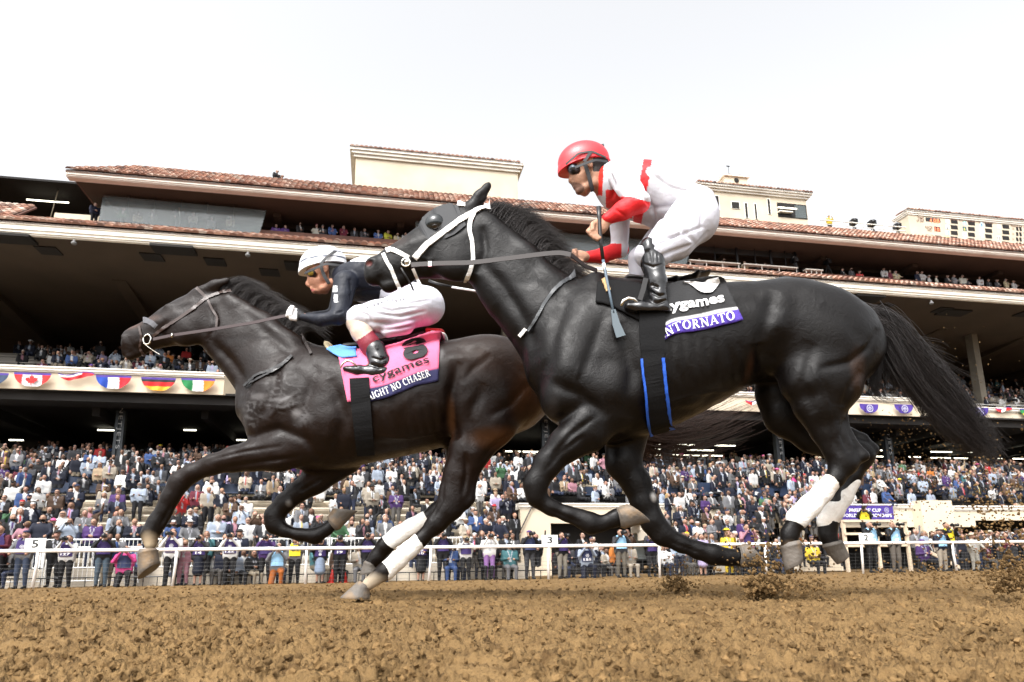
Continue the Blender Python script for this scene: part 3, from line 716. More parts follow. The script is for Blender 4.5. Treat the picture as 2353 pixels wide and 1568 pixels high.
p = on_t(1472, 1230, T_V+2.8); mb = MB(); mb.sbox(p[0]-.4, p[0]+.35, T_V+2.8, T_V+2.9, .4, 1.9); gpart('passage_window', mb, mat('pale_pane', (.4, .45, .45), .4))
mb = MB(); mb.add([st(SL, 22.6, -.32), st(SR, 22.6, -.32), st(SR, 60, -.25), st(SL, 60, -.25)], [(0, 1, 2, 3)]); o = mb.build('apron', mat('apron_paving', (.2, .17, .14), .9, var=.2)); tag(o, 'paved apron between the rail and the grandstand', None, kind='structure')

# --- picket fences in front of the terrace
def picket(s0, s1, t, z, h, label, grp='white picket fences in front of the terrace', m=M_white):
    f = thing('picket_fence', label, 'fence', tuple(st(s0, t, z)), grp)
    s = s0
    while s < s1-.3:
        e = min(s+2.4, s1); mb = MB(); mb.tube([st(s, t, z+h), st(e, t, z+h)], .028, 6); mb.tube([st(s, t, z+.1), st(e, t, z+.1)], .022, 6)
        for x in np.arange(s+.14, e-.05, .135): mb.tube([st(x, t, z+.1), st(x, t, z+h)], .010, 4, caps=False)
        for x in (s+.01, e-.03): mb.tube([st(x, t, z), st(x, t, z+h+.04)], .028, 6)
        mb.build('fence_panel', m, f); s = e+.04
picket(s_at(-80, 25.6), s_at(560, 25.6, 1230), 25.55, .22, 1.02, 'white picket fence on the terrace edge at the left of the photo')
picket(s_at(600, 25.6), s_at(1140, 25.6, 1230), 25.55, .22, 1.0, 'white picket fence on the terrace edge right of the yellow bib')
picket(s_at(-80, 24.6), s_at(330, 24.6, 1230), 24.6, -.2, 1.15, 'lower white picket fence in front of the terrace wall by marker plate 5')
mb = MB(); t = 24.2
mb.tube([st(-14, t, .0), st(8, t, .0)], .02, 5)
for s in np.arange(-14, 8, .42): mb.tube([st(s, t, -.3), st(s, t, 0)], .015, 4)
tag(mb.build('kerb_railing', M_black), 'low black railing on the ground behind the white running rail', 'railing')
# stair handrail at right
a = on_t(1590, 1253, 28.5); b = on_t(1672, 1215, 28.5); mb = MB()
for dz in (0, -.35): mb.tube([st(a[0], 28.5, a[1]+dz), st(b[0], 28.5, b[1]+dz), st(b[0]+2.6, 28.5, b[1]+dz)], .03, 6)
for f in np.linspace(0, 1, 12): mb.tube([st(a[0]+(b[0]-a[0])*f, 28.5, a[1]+(b[1]-a[1])*f-.9), st(a[0]+(b[0]-a[0])*f, 28.5, a[1]+(b[1]-a[1])*f)], .015, 4)
for f in np.linspace(0, 2.6, 18): mb.tube([st(b[0]+f, 28.5, b[1]-1), st(b[0]+f, 28.5, b[1])], .015, 4)
tag(mb.build('stair_railing', M_black), 'black stair railing climbing to the terrace left of marker plate 2', 'railing')
mb = MB(); a = on_t(1192, 1255, 29.5); b = on_t(1228, 1160, 30.5); mb.tube([st(a[0], 30.9, a[1]), st(b[0], 30.9, b[1])], .03, 6)
tag(mb.build('stair_handrail', M_black), 'slanting black handrail at the left end of the cream wall', 'railing')
# wooden camera stand and ramp at right
ws = thing('camera_platform', 'pale timber camera platform with rails beside the passage at right', 'platform', tuple(st(s_at(1950, 25.5), 25.5, -.3)))
mp = mat('pale_timber', (.55, .45, .33), .8, var=.15)
a, b = s_at(1938, 26.5, 1280), s_at(2086, 26.5, 1280)
mb = MB(); mb.sbox(a, b, 26.3, 28, .75, .88); mb.build('deck', mp, ws)
for s in (a, (a+b)/2, b-.1): mb = MB(); mb.sbox(s, s+.12, 26.3, 26.42, -.3, 1.9); mb.build('post', mp, ws)
for z in (1.25, 1.8): mb = MB(); mb.sbox(a, b, 26.24, 26.29, z, z+.1); mb.build('guard_board', mp, ws)
mb = MB(); mb.hexa([st(b, 25.9, .7), st(b+2.0, 25.9, -.25), st(b+2.0, 25.98, -.25), st(b, 25.98, .7), st(b, 25.9, .86), st(b+2.0, 25.9, -.1), st(b+2.0, 25.98, -.1), st(b, 25.98, .86)]); mb.build('ramp_board', mp, ws)

# banner with the event name
bt = T_V-.32; bx = [1922, 2055]; a = on_t(1922, 1162, bt); b = on_t(2055, 1193, bt)
bn = thing('event_banner', 'purple banner with white event lettering hung on the cream wall behind the camera platform', 'banner', tuple(st(a[0], bt, b[1])))
M_purple = mat('purple_cloth', (.055, .028, .22), .8, var=.1)
mb = MB(); z0_, z1_ = b[1]-.03, a[1]
mb.sbox(a[0], b[0], bt, bt+.03, z0_, z1_); mb.build('cloth', M_purple, bn)
W1 = b[0]-a[0]; Hh = z1_-z0_
for tx, f0, f1, g0, g1 in (("BREEDERS' CUP", .21, .78, .55, .80), ('WORLD CHAMPIONSHIPS', .05, .96, .18, .42)):
    V, T = text_fit(tx, .02, 1.0); P = np.array([st(a[0]+W1*(f0+(f1-f0)*v[0]), bt-.006, z0_+Hh*(g0+(g1-g0)*v[1])) for v in V]); mesh_np('lettering', P, T, M_white, bn, smooth=False)
def emblem(parent, c, ax, az, nrm, R_, m, name='emblem'):
    mb = MB(); n = 20
    for r0, r1 in ((R_*.82, R_), ):
        V = [c+ax*math.cos(k*2*math.pi/n)*r+az*math.sin(k*2*math.pi/n)*r+nrm for k in range(n) for r in (r0, r1)]
        mb.add(V, [(2*k, 2*k+1, (2*k+3) % (2*n), (2*k+2) % (2*n)) for k in range(n)])
    for q in (.62, ): mb.add([c+ax*R_*q+nrm, c+az*R_*q+nrm, c-ax*R_*q+nrm, c-az*R_*q+nrm, c+ax*R_*q*.7+nrm, c+az*R_*q*.7+nrm, c-ax*R_*q*.7+nrm, c-az*R_*q*.7+nrm], [(0, 1, 5, 4), (1, 2, 6, 5), (2, 3, 7, 6), (3, 0, 4, 7)])
    mb.add([c+ax*R_*.25+nrm, c+az*R_*.3+nrm, c-ax*R_*.25+nrm, c-az*R_*.1+nrm], [(0, 1, 2, 3)])
    return mb.build(name, m, parent)
Zv = np.array([0, 0, 1.0])
for f in (.12, .88): emblem(bn, st(a[0]+W1*f, bt-.006, z0_+Hh*.68), U, Zv, -N*.002, .13, mat('emblem_print', (.5, .5, .6), .7))

# --- bunting on the balcony: half-round flags
def bunting(px, py, w, kind, label, t, fold=False, grp='half-round flags hung along the balcony wall'):
    tt = t-.24; s, z = on_t(px, py, tt); R_ = w/2/(FPX/zc(st(s, tt, z)))
    q = thing('bunting_flag', label, 'flag', tuple(st(s, tt, z)), grp)
    nr, na = 9, 28; V = []; Cc = []; F = []
    def colour(x, y):                      # x -1..1, y 0..1 down
        r = math.hypot(x, y)
        if kind == 'event': return (.06, .03, .24)
        if y < .16: return (.07, .035, .25)
        if kind == 'canada': return (.75, .75, .75) if abs(x) < .52 else (.62, .02, .02)
        if kind == 'france': return (.01, .05, .35) if x < -.3 else (.75, .75, .75) if x < .33 else (.65, .01, .02)
        if kind == 'ireland': return (.01, .18, .05) if x < -.3 else (.75, .75, .75) if x < .33 else (.85, .2, .01)
        if kind == 'germany': return (.015, .012, .012) if y < .36 else (.6, .01, .01) if y < .68 else (.8, .42, .03)
        if kind == 'folded': return (.7, .7, .75) if x < .3 and y < .45 else (.6, .02, .03)
        if kind == 'red': return (.65, .02, .02) if abs(x) > .3 else (.75, .75, .72)
        if kind == 'dark': return (.03, .05, .1)
        return (.02, .2, .05) if (abs(abs(x)-y) > .12) else (.8, .6, .05)
    NX, NY = 40, 22; idx = {}
    sy = .45 if fold else 1
    for j in range(NY+1):
        y = j/NY; hw = math.sqrt(max(1-y*y, 0))
        for i in range(NX+1):
            x = hw*(2*i/NX-1); idx[i, j] = len(V)
            pl = .03*math.sin(x*9+y*2)*y*R_*2
            V.append(st(s+x*R_, tt-pl-.02*(1-y), z-y*R_*sy*.86+(.12*R_*math.sin(x*3) if fold else 0))); Cc.append(colour(x, y))
    F = [(idx[i, j], idx[i, j+1], idx[i+1, j+1], idx[i+1, j]) for j in range(NY) for i in range(NX)]
    mesh_np('cloth', np.array(V), np.array(F), M_cloth, q, col=np.array(Cc))
    if kind == 'event': emblem(q, st(s, tt-.04, z-R_*.42), U, Zv, -N*.03, R_*.34, M_emb)
    if kind == 'canada':
        L_ = [(0, 1), (.18, .65), (.38, .75), (.30, .3), (.55, .55), (.62, .38), (.95, .42), (.82, .12), (.95, .02), (.45, -.32), (.52, -.5), (.06, -.42), (.06, -.85), (-.06, -.85), (-.06, -.42), (-.52, -.5), (-.45, -.32), (-.95, .02), (-.82, .12), (-.95, .42), (-.62, .38), (-.55, .55), (-.30, .3), (-.38, .75), (-.18, .65)]
        k = R_*.36; P = [st(s, tt-.07, z-R_*.48)]+[st(s+x*k, tt-.07, z-R_*.48+y*k) for x, y in L_]; n = len(L_)
        mesh_np('maple_leaf', np.array(P), np.array([(0, 1+i, 1+(i+1) % n) for i in range(n)]), mat('red_print', (.62, .02, .02), .8), q, smooth=False)
M_cloth = mat('bunting_cloth', rough=.8, attr=True); M_emb = mat('emblem_white', (.55, .55, .65), .7)
for b_ in ((-18, 857, 70, 'dark', 'dark half-round flag cut by the left edge of the photo'), (76, 857, 77, 'canada', 'red and white maple leaf half-round flag on the balcony'), (176, 858, 76, 'folded', 'crumpled red and white flag between the maple leaf and blue white red flags'), (262, 863, 75, 'france', 'blue white and red half-round flag on the balcony'), (365, 868, 74, 'germany', 'black red and gold half-round flag on the balcony'), (456, 870, 73, 'ireland', 'green white and orange half-round flag nearest the balcony corner')):
    bunting(*b_, T_B, b_[3] == 'folded')
for b_ in ((1735, 920, 50, 'red', 'red and white flag glimpsed between the belly and thigh of the black horse', T_B), (1996, 929, 50, 'event', 'purple half-round flag with white emblem, left of the pair by the balcony corner', T_B), (2076, 930, 50, 'event', 'purple half-round flag with white emblem, right of the pair by the balcony corner', T_B), (2250, 937, 48, 'event', 'purple flag with white emblem half hidden by the tip of the tail', T_B+1.6), (2306, 938, 46, 'red', 'crumpled red and white flag near the right edge of the balcony', T_B+1.6), (2362, 940, 46, 'jamaica', 'green and gold flag cut by the right edge of the photo', T_B+1.6)):
    bunting(b_[0], b_[1], b_[2], b_[3], b_[4], b_[5], b_[3] == 'red')
# ================================================================ people
M_cloth2 = mat('clothes_and_skin', rough=.75, spec=.3, attr=True, var=.10, vscale=9)
SK = [(.52, .30, .21), (.45, .25, .17), (.58, .35, .26), (.36, .2, .13), (.22, .12, .08), (.5, .27, .2)]
POSES = {  # elbow, hand for the left (+x) side; right mirrored unless given
 'down': (((.25, .02, 1.14), (.24, -.06, .90)), ((-.25, .02, 1.14), (-.24, -.06, .90))),
 'fold': (((.25, .0, 1.14), (.02, -.20, 1.10)), ((-.25, .0, 1.14), (-.02, -.19, 1.13))),
 'cam': (((.26, -.16, 1.24), (.05, -.27, 1.52)), ((-.27, -.14, 1.22), (-.07, -.24, 1.53))),
 'lean': (((.28, -.12, 1.16), (.20, -.33, 1.02)), ((-.28, -.12, 1.16), (-.20, -.33, 1.02))),
 'phone': (((.25, -.1, 1.2), (.10, -.30, 1.50)), ((-.25, .02, 1.14), (-.2, -.12, .95))),
 'wave': (((.33, -.02, 1.5), (.36, -.05, 1.86)), ((-.25, .02, 1.14), (-.12, -.2, 1.05))),
 'hold': (((.25, .0, 1.14), (.08, -.27, 1.15)), ((-.25, .0, 1.14), (-.08, -.27, 1.17)))}
_pt = {}
def person_tpl(pose, lower, hair, cell):
    key = (pose, lower, hair, cell)
    if key in _pt: return _pt[key]
    f = Field((-.5, -.62, -.02), (.5, .42, 2.02), cell); k = .03
    L = f.cap
    # head, neck
    f.ell((0, -.005, 1.615), (.072, .092, .105), k, 1); L((0, .01, 1.45), (0, 0, 1.58), .055, .05, k, 1)
    if cell < .03:
        f.ell((0, -.098, 1.605), (.013, .018, .022), .012, 1); f.ell((0, -.07, 1.545), (.035, .03, .02), .02, 1)
        for x in (-.073, .073): f.ell((x, .0, 1.61), (.012, .02, .03), .01, 1)
    # torso
    f.loft([-.225, -.19, -.12, 0, .12, .19, .225], [1.36, 1.43, 1.465, 1.49, 1.465, 1.43, 1.36], [1.2, 1.0, .96, .95, .96, 1.0, 1.2], [.06, .09, .115, .125, .115, .09, .06], 0, k, 2.2, 2)
    f.loft([-.2, -.15, 0, .15, .2], [1.14, 1.18, 1.2, 1.18, 1.14], [.88, .84, .82, .84, .88], [.07, .11, .125, .11, .07], 0, k, 2.2, 2)
    for sg, (e, h) in zip((1, -1), POSES[pose]):
        sh = (sg*.20, .0, 1.41)
        L(sh, e, .062, .048, k, 2); L(e, h, .047, .034, k, 2); f.ell(h, (.036, .042, .045), .015, 1)
    if lower == 'stand':
        for sg in (1, -1):
            L((sg*.09, 0, .88), (sg*.10, -.02, .48), .098, .068, k, 4); L((sg*.10, -.02, .48), (sg*.11, .02, .08), .066, .048, k, 4)
            L((sg*.11, .02, .035), (sg*.12, -.15, .03), .045, .038, .01, 6)
    elif lower == 'skirt':
        L((0, 0, .9), (0, 0, .48), .14, .17, k, 4)
        for sg in (1, -1): L((sg*.08, 0, .45), (sg*.08, 0, .06), .045, .035, k, 1); L((sg*.08, .0, .03), (sg*.08, -.13, .03), .035, .03, .01, 6)
    elif lower == 'sit':
        for sg in (1, -1):
            L((sg*.09, 0, .88), (sg*.12, -.42, .86), .095, .07, k, 4); L((sg*.12, -.42, .86), (sg*.12, -.40, .46), .065, .045, k, 4)
            L((sg*.12, -.40, .43), (sg*.12, -.52, .42), .042, .035, .01, 6)
    elif lower == 'kneel':                 # origin is still 0.42 m below the knee
        L((.09, 0, .88), (.16, -.36, .84), .10, .072, k, 4); L((.16, -.36, .84), (.16, -.32, .44), .068, .05, k, 4)
        L((.16, -.30, .43), (.16, -.45, .42), .045, .035, .01, 6)
        L((-.09, 0, .88), (-.14, -.12, .48), .10, .075, k, 4); L((-.14, -.12, .48), (-.14, .28, .46), .066, .045, k, 4)
    # hair and hats
    hc = (0, .018, 1.645)
    if hair != 'bald': f.ell(hc, (.080, .092, .088), .008, 5)
    if hair != 'bald': f.ell((0, -.085, 1.60), (.066, .05, .07), .006, 1)
    if hair == 'long':
        for x in (-.07, .07): L((x, .01, 1.65), (x*1.25, .0, 1.40), .032, .035, .02, 5)
        L((0, .06, 1.62), (0, .08, 1.36), .07, .06, .02, 5)
    if hair == 'cap': f.ell((0, -.005, 1.685), (.085, .10, .05), .01, 8); f.ell((0, -.12, 1.672), (.06, .06, .012), .005, 8)
    if hair == 'hat': f.ell((0, 0, 1.685), (.165, .175, .014), .01, 8); f.ell((0, 0, 1.72), (.08, .092, .055), .01, 8)
    V, Q, ids = f.mesh(); _pt[key] = (V, Q, ids); return _pt[key]
def colours(V, ids, p, r):
    c = np.zeros((len(V), 3), np.float32)
    c[ids == 1] = p['skin']; c[(ids == 2) | (ids == 0)] = p['top']; c[ids == 4] = p['bottom']; c[ids == 5] = p['hair']; c[ids == 6] = (.02, .02, .02); c[ids == 8] = p['hat']
    x, y, z = V.T; t = ids == 2
    if p['open']:
        m = t & (np.abs(x) < .018+(z-1.08)*.14) & (y < -.04) & (z > 1.06); c[m] = p['shirt']
        if p['tie']: c[m & (np.abs(x) < .02)] = p['tie']
        c[t & (z > 1.455) & (np.abs(x) < .07)] = p['shirt']
    if p['badge']: c[t & (np.abs(x-.0) < .035) & (z > 1.06) & (z < 1.15) & (y < -.06)] = (.5, .53, .55)
    if p['badge']: c[t & (np.abs(np.abs(x)-(z-1.12)*.22) < .012) & (z > 1.14) & (y < -.04)] = (.5, .5, .55)
    h = (ids == 1) & (z > 1.5)
    if p['shades']: c[h & (np.abs(z-1.628) < .016) & (y < -.045)] = (.02, .02, .02)
    else: c[h & (np.abs(z-1.628) < .010) & (y < -.06) & (np.abs(np.abs(x)-.03) < .013)] = (.06, .04, .03)
    c[h & (np.abs(z-1.567) < .006) & (np.abs(x) < .022) & (y < -.07)] = np.array(p['skin'])*np.array([.62, .4, .4])
    if p.get('beard'): c[h & (z < 1.572) & (y < .0)] = p['hair']
    return c*.64
TOPS = {'navy': (.009, .012, .028), 'black': (.012, .012, .014), 'grey': (.18, .18, .19), 'charcoal': (.04, .04, .045), 'white': (.80, .79, .77), 'pale blue': (.38, .44, .54), 'blue': (.045, .09, .24), 'tan': (.42, .31, .2), 'cream': (.45, .39, .31), 'brown': (.09, .05, .03), 'maroon': (.12, .015, .03), 'pink': (.45, .22, .27), 'red': (.5, .03, .03), 'purple': (.07, .03, .14), 'teal': (.06, .18, .2), 'green': (.06, .15, .07), 'orange': (.6, .2, .04), 'yellow': (.7, .5, .04), 'lavender': (.5, .42, .65), 'bright pink': (.75, .08, .3)}
TW = dict(navy=20, black=32, grey=8, charcoal=12, white=13, brown=6, tan=3, cream=5, blue=2.5, maroon=2.5, pink=.5, red=.6, purple=1.5, teal=.7, green=.6, orange=.3, yellow=.3, lavender=.6); TW['pale blue'] = 7; TW['bright pink'] = .03
HAIRC = {'dark-haired': (.02, .014, .01), 'brown-haired': (.08, .04, .02), 'grey-haired': (.35, .34, .33), 'blond': (.42, .28, .12), 'white-haired': (.6, .58, .55), 'red-haired': (.2, .06, .02)}
CAPC = {'black': (.015, .015, .015), 'white': (.7, .7, .7), 'navy': (.02, .03, .08), 'tan': (.45, .33, .2), 'red': (.5, .02, .03), 'yellow': (.8, .6, .03), 'purple': (.1, .04, .22), 'pink': (.7, .12, .3), 'cream': (.6, .52, .4)}
def rnd_person(r):
    names = list(TW); w = np.array([TW[n] for n in names]); top = names[r.choice(len(names), p=w/w.sum())]
    hk = r.choice(['short', 'long', 'cap', 'hat', 'bald'], p=[.5, .2, .15, .09, .06]); hc = list(HAIRC)[r.choice(6, p=[.38, .26, .15, .12, .07, .02])]
    cc = list(CAPC)[r.choice(9, p=[.3, .22, .15, .1, .03, .02, .03, .05, .1])]
    opn = top in ('navy', 'black', 'grey', 'charcoal', 'brown', 'tan', 'cream', 'blue', 'maroon', 'teal', 'pale blue') and r.random() < .72
    sh = ['white', 'pale blue', 'pink', 'lavender'][r.choice(4, p=[.6, .28, .07, .05])]
    tie = None; tn = ''
    if opn and r.random() < .4: tn = ['navy', 'red', 'purple', 'yellow', 'black'][r.integers(5)]; tie = TOPS[tn]
    p = dict(skin=SK[r.integers(6)], top=np.array(TOPS[top])*r.uniform(.8, 1.2), bottom=[(.015, .015, .018), (.03, .04, .08), (.12, .11, .1), (.3, .25, .18)][r.choice(4, p=[.5, .25, .15, .1])], hair=HAIRC[hc], hat=CAPC[cc], open=opn, shirt=TOPS[sh], tie=tie, badge=r.random() < .45, shades=r.random() < .25, beard=(hk in ('short', 'cap', 'bald') and r.random() < .2))
    head = {'short': hc, 'long': 'long-haired '+hc.replace('-haired', ''), 'cap': cc+'-capped', 'hat': cc+'-hatted', 'bald': 'bald'}[hk]
    if hk == 'long' and hc == 'dark-haired': head = 'long-haired'
    return p, hk, head, top, sh, tn, opn
GARM = {True: 'jacket', False: 'top'}
LAND = [(10, 'by the left edge'), (60, 'above bib 106'), (110, 'right of marker plate 5'), (160, 'above bib 127'), (215, 'left of the pink-shirted photographer'), (270, 'above the pink-shirted photographer'), (335, 'by the left horse\'s lead hoof'), (400, 'above the second rail post'), (440, 'under the left horse\'s forearm'), (475, 'above bib 14'), (535, 'above bib 122'), (590, 'left of the left horse\'s folded knee'), (650, 'above the orange skirt'), (690, 'above the yellow bib'), (740, 'below the left horse\'s girth'), (790, 'by the left horse\'s folded hoof'), (845, 'below the left horse\'s belly'), (900, 'above the white bandages'), (950, 'left of the left horse\'s hock'), (1010, 'in front of the left horse\'s hock'), (1070, 'above the tan-hatted photographer'), (1120, 'above the purple leggings'), (1170, 'left of the cream wall'), (1230, 'at the cream wall\'s left end'), (1290, 'above marker plate 3'), (1350, 'inside the black horse\'s folded foreleg'), (1410, 'above the black horse\'s folded hoof'), (1520, 'right of the black horse\'s foreleg'), (1560, 'over the stair railing'), (1610, 'above the stair railing'), (1660, 'above the yellow-topped girl'), (1720, 'left of marker plate 2'), (1770, 'above marker plate 2'), (1820, 'left of the black horse\'s bandages'), (1950, 'between the bandages and the banner'), (2010, 'above the purple banner'), (2070, 'right of the purple banner'), (2130, 'above the tilted cream wall'), (2190, 'above the yellow-vested photographer'), (2250, 'by the right concrete column'), (2300, 'near the right edge'), (2340, 'by the right edge')]
used_labels = set()
def land(px): return min(LAND, key=lambda a: abs(a[0]-px))[1]
def put_person(pos, face, height, pose, lower, hair, p, label, group=None, cell=.032, name='person', lift=0., r=None, kw=None):
    V, Q, ids = person_tpl(pose, lower, hair, cell); c = colours(V, ids, p, r)
    k = height/1.72; ca, sa = math.cos(face), math.sin(face)
    kw = kw or (k*.5+.5)*rp.uniform(.98, 1.2); Vw = V*np.array([kw, kw, k]); Vw = np.stack([Vw[:, 0]*ca-Vw[:, 1]*sa, Vw[:, 0]*sa+Vw[:, 1]*ca, Vw[:, 2]-lift], 1)
    o = mesh_np(name, Vw, Q, M_cloth2, col=c); o.location = pos; tag(o, label, 'person', group); return o
FACE0 = math.atan2(U[1], U[0])

# rough outlines of the two horses and riders in the picture, used only to decide which spectators count as visible
HID = [[(262, 780), (470, 655), (540, 640), (660, 720), (700, 570), (830, 590), (1025, 670), (1030, 780), (1180, 780), (1270, 930), (1250, 1000), (1100, 1090), (1095, 1160), (1000, 1240), (880, 1330), (790, 1378), (860, 1290), (985, 1180), (1030, 1000), (850, 1060), (750, 1130), (650, 1190), (800, 1170), (740, 1250), (610, 1225), (620, 1150), (690, 1085), (480, 1100), (380, 1210), (330, 1320), (320, 1200), (420, 1065), (590, 1010), (550, 900), (480, 800), (300, 830)],
       [(836, 600), (1020, 480), (1132, 412), (1290, 600), (1280, 400), (1400, 330), (1648, 480), (1600, 600), (1700, 640), (1850, 640), (2010, 740), (2290, 1050), (2150, 960), (2020, 860), (1950, 930), (1960, 980), (2015, 1030), (1960, 1110), (1940, 1290), (1890, 1260), (1880, 1190), (1840, 1220), (1840, 1300), (1790, 1290), (1800, 1190), (1910, 1090), (1800, 1010), (1740, 970), (1720, 925), (1480, 1010), (1440, 1000), (1520, 1170), (1640, 1250), (1750, 1300), (1600, 1290), (1480, 1230), (1390, 1060), (1260, 1110), (1300, 1160), (1440, 1160), (1490, 1200), (1350, 1230), (1205, 1150), (1205, 1090), (1280, 980), (1180, 790), (1110, 640), (880, 675)]]
def hidden(px, py):
    for P in HID:
        ins = False; j = len(P)-1
        for i in range(len(P)):
            (xi, yi), (xj, yj) = P[i], P[j]
            if (yi > py) != (yj > py) and px < (xj-xi)*(py-yi)/(yj-yi)+xi: ins = not ins
            j = i
        if ins: return True
    return False
n_ind = 0
crowd = []          # everyone beyond the individually placed ones
def merge_crowd(name, lst, label):
    VV = []; QQ = []; CC = []; n = 0
    for (V, Q, c) in lst: VV.append(V); QQ.append(Q+n); CC.append(c); n += len(V)
    o = mesh_np(name, np.concatenate(VV), np.concatenate(QQ), M_cloth2, col=np.concatenate(CC)); tag(o, label, 'crowd', kind='stuff')
def crowd_one(pos, face, height, pose, hair, p, lst, lower='sit', cell=.05, zmin=.75, lift=0):
    V, Q, ids = person_tpl(pose, lower, hair, cell); c = colours(V, ids, p, None)
    keep = V[:, 2] > zmin; km = keep[Q].all(1); Q = Q[km]; u = np.unique(Q); mp = np.zeros(len(V), int); mp[u] = np.arange(len(u)); Q = mp[Q]; V = V[u]; c = c[u]
    ca, sa = math.cos(face), math.sin(face); k = height/1.72
    lst.append((np.stack([V[:, 0]*ca-V[:, 1]*sa, V[:, 0]*sa+V[:, 1]*ca, V[:, 2]*k-lift], 1)+pos, Q, c))
rp = np.random.default_rng(11)
def face_dir(s, r): return FACE0+r.normal()*.25+.25
ROWN = ['at the white fence', 'terrace row 2', 'terrace row 3', 'terrace row 4', 'terrace row 5', 'terrace row 6', 'terrace row 7', 'terrace row 8', 'terrace row 9']
POSE_W = (['down', 'fold', 'cam', 'lean', 'phone', 'wave', 'hold'], [.22, .22, .07, .05, .12, .06, .26])
def fill_rows():
    global n_ind
    for i in range(0, 23):
        t = ROW_T0+i*ROW_D+(.25 if i else -.15); z = row_z(i)
        sa, sb = s_at(-120, t), s_at(2480, t); s = sa+rp.uniform(0, .5)
        sec0, sec1 = s_at(1188, t), s_at(1532, t); sec2 = s_at(1800, t)
        while s < sb:
            s += rp.uniform(.40, .72) if i != 0 else rp.uniform(.42, .85)
            if i < 6 and sec0 < s < sec1+.4: continue
            if i < 6 and s > sec2: continue
            inC = sec1 < s < sec2 and i < 8
            if rp.random() < (.34 if 1 < i < 8 else .14) and i > 0: continue
            stand = rp.random() < (.9 if i == 0 else .42)
            if i >= 13: stand = rp.random() < .35
            h = rp.uniform(1.58, 1.86); lift = 0 if stand else .44
            pos = st(s, t+rp.uniform(-.22, .24), z)
            if inC: pos = st(s, t+1.2, row_z(i)+.02)
            hx, hy = proj(pos+np.array([0, 0, h-.15-lift]))
            p, hk, head, top, sh, tn, opn = rnd_person(rp); pose = rp.choice(POSE_W[0], p=POSE_W[1])
            if i == 0: pose = rp.choice(['lean', 'fold', 'cam', 'down', 'phone', 'hold'], p=[.35, .15, .15, .1, .1, .15])
            fd = face_dir(s, rp)
            vis = not hidden(hx, hy) and -10 < hx < 2363 and hy < 1300
            if i < 6 and vis and n_ind < 215:
                for _ in range(40):
                    gr = 'jacket' if opn else 'top'
                    lb = f"{head} person in {top} {gr}" + (f" and {tn} tie" if tn else '') + f", {ROWN[i]}, {land(hx)}"
                    if lb not in used_labels and len(lb.split()) <= 16: break
                    p, hk, head, top, sh, tn, opn = rnd_person(rp)
                else: continue
                used_labels.add(lb); n_ind += 1
                put_person(pos, fd, h, pose, 'stand' if stand else 'sit', hk, p, lb, 'spectators on the pale terrace', .028 if i < 3 else .034, lift=lift)
            else:
                if not (-60 < hx < 2420): 
                    if rp.random() < .5: continue
                crowd_one(pos, fd, h, pose, hk, p, crowd, 'stand' if stand else 'sit', .045 if i < 14 else .055, .75, lift)
fill_rows()
# pen of standing spectators on the apron at right, and behind the rail in the middle
for (x0, x1, t0, t1, n, zz) in ((-20, 1180, 24.15, 24.9, 26, -.28), (2085, 2400, 26.2, 30.5, 170, -.28), (1330, 1800, 24.4, 27.5, 64, -.28), (1200, 1330, 24.6, 27.5, 8, -.28), (930, 1190, 24.1, 24.9, 9, -.28), (1805, 1935, 26.5, 29.5, 22, .0), (1690, 1930, 27.0, 30.6, 60, .75)):
    for k in range(n):
        t = rp.uniform(t0, t1); s = rp.uniform(s_at(x0, t), s_at(x1, t)); h = rp.uniform(1.5, 1.8)
        p, hk, head, top, sh, tn, opn = rnd_person(rp); pose = rp.choice(POSE_W[0], p=POSE_W[1]); sit = zz < .5 and rp.random() < .45
        pos = st(s, t, zz+(.4*(t-27) if zz > .5 else 0)); lift = .44 if sit else 0
        hx, hy = proj(pos+np.array([0, 0, h-.15-lift]))
        lb = f"{head} person in {top} {'jacket' if opn else 'top'}" + (f" and {tn} tie" if tn else '') + f", on the apron behind the rail, {land(hx)}"
        if n_ind < 238 and not hidden(hx, hy) and lb not in used_labels and 0 < hx < 2353 and t < t0+1.6 and len(lb.split()) <= 16:
            used_labels.add(lb); n_ind += 1; put_person(pos, face_dir(s, rp), h, pose, 'sit' if sit else 'stand', hk, p, lb, 'spectators on the apron', .03, lift=lift)
        else: crowd_one(pos, face_dir(s, rp), h, pose, hk, p, crowd, 'sit' if sit else 'stand', .04, .4, lift)
merge_crowd('crowd', crowd, 'dense crowd of smartly dressed spectators filling the covered tiers above the pale terrace')
# middle balcony tier
bal = []
for i in range(9):
    t = T_B+.9+i*1.35; z = zbt-.95+i*.56; s = s_at(-40, t)
    while s < s_at(2440, t):
        s += rp.uniform(.55, 1.3)
        if rp.random() < .25 or (t < T_B+2.3 and (bays[1][0] < s < bays[1][1]+.3 or s > bays[3][0]-.3)): continue
        p, hk, *_ = rnd_person(rp); crowd_one(st(s, t, z), face_dir(s, rp), rp.uniform(1.6, 1.85), rp.choice(POSE_W[0], p=POSE_W[1]), hk, p, bal, 'sit', .055, .7, .44 if rp.random() < .8 else 0)
merge_crowd('balcony_crowd', bal, 'spectators sitting at desks along the shaded middle balcony')
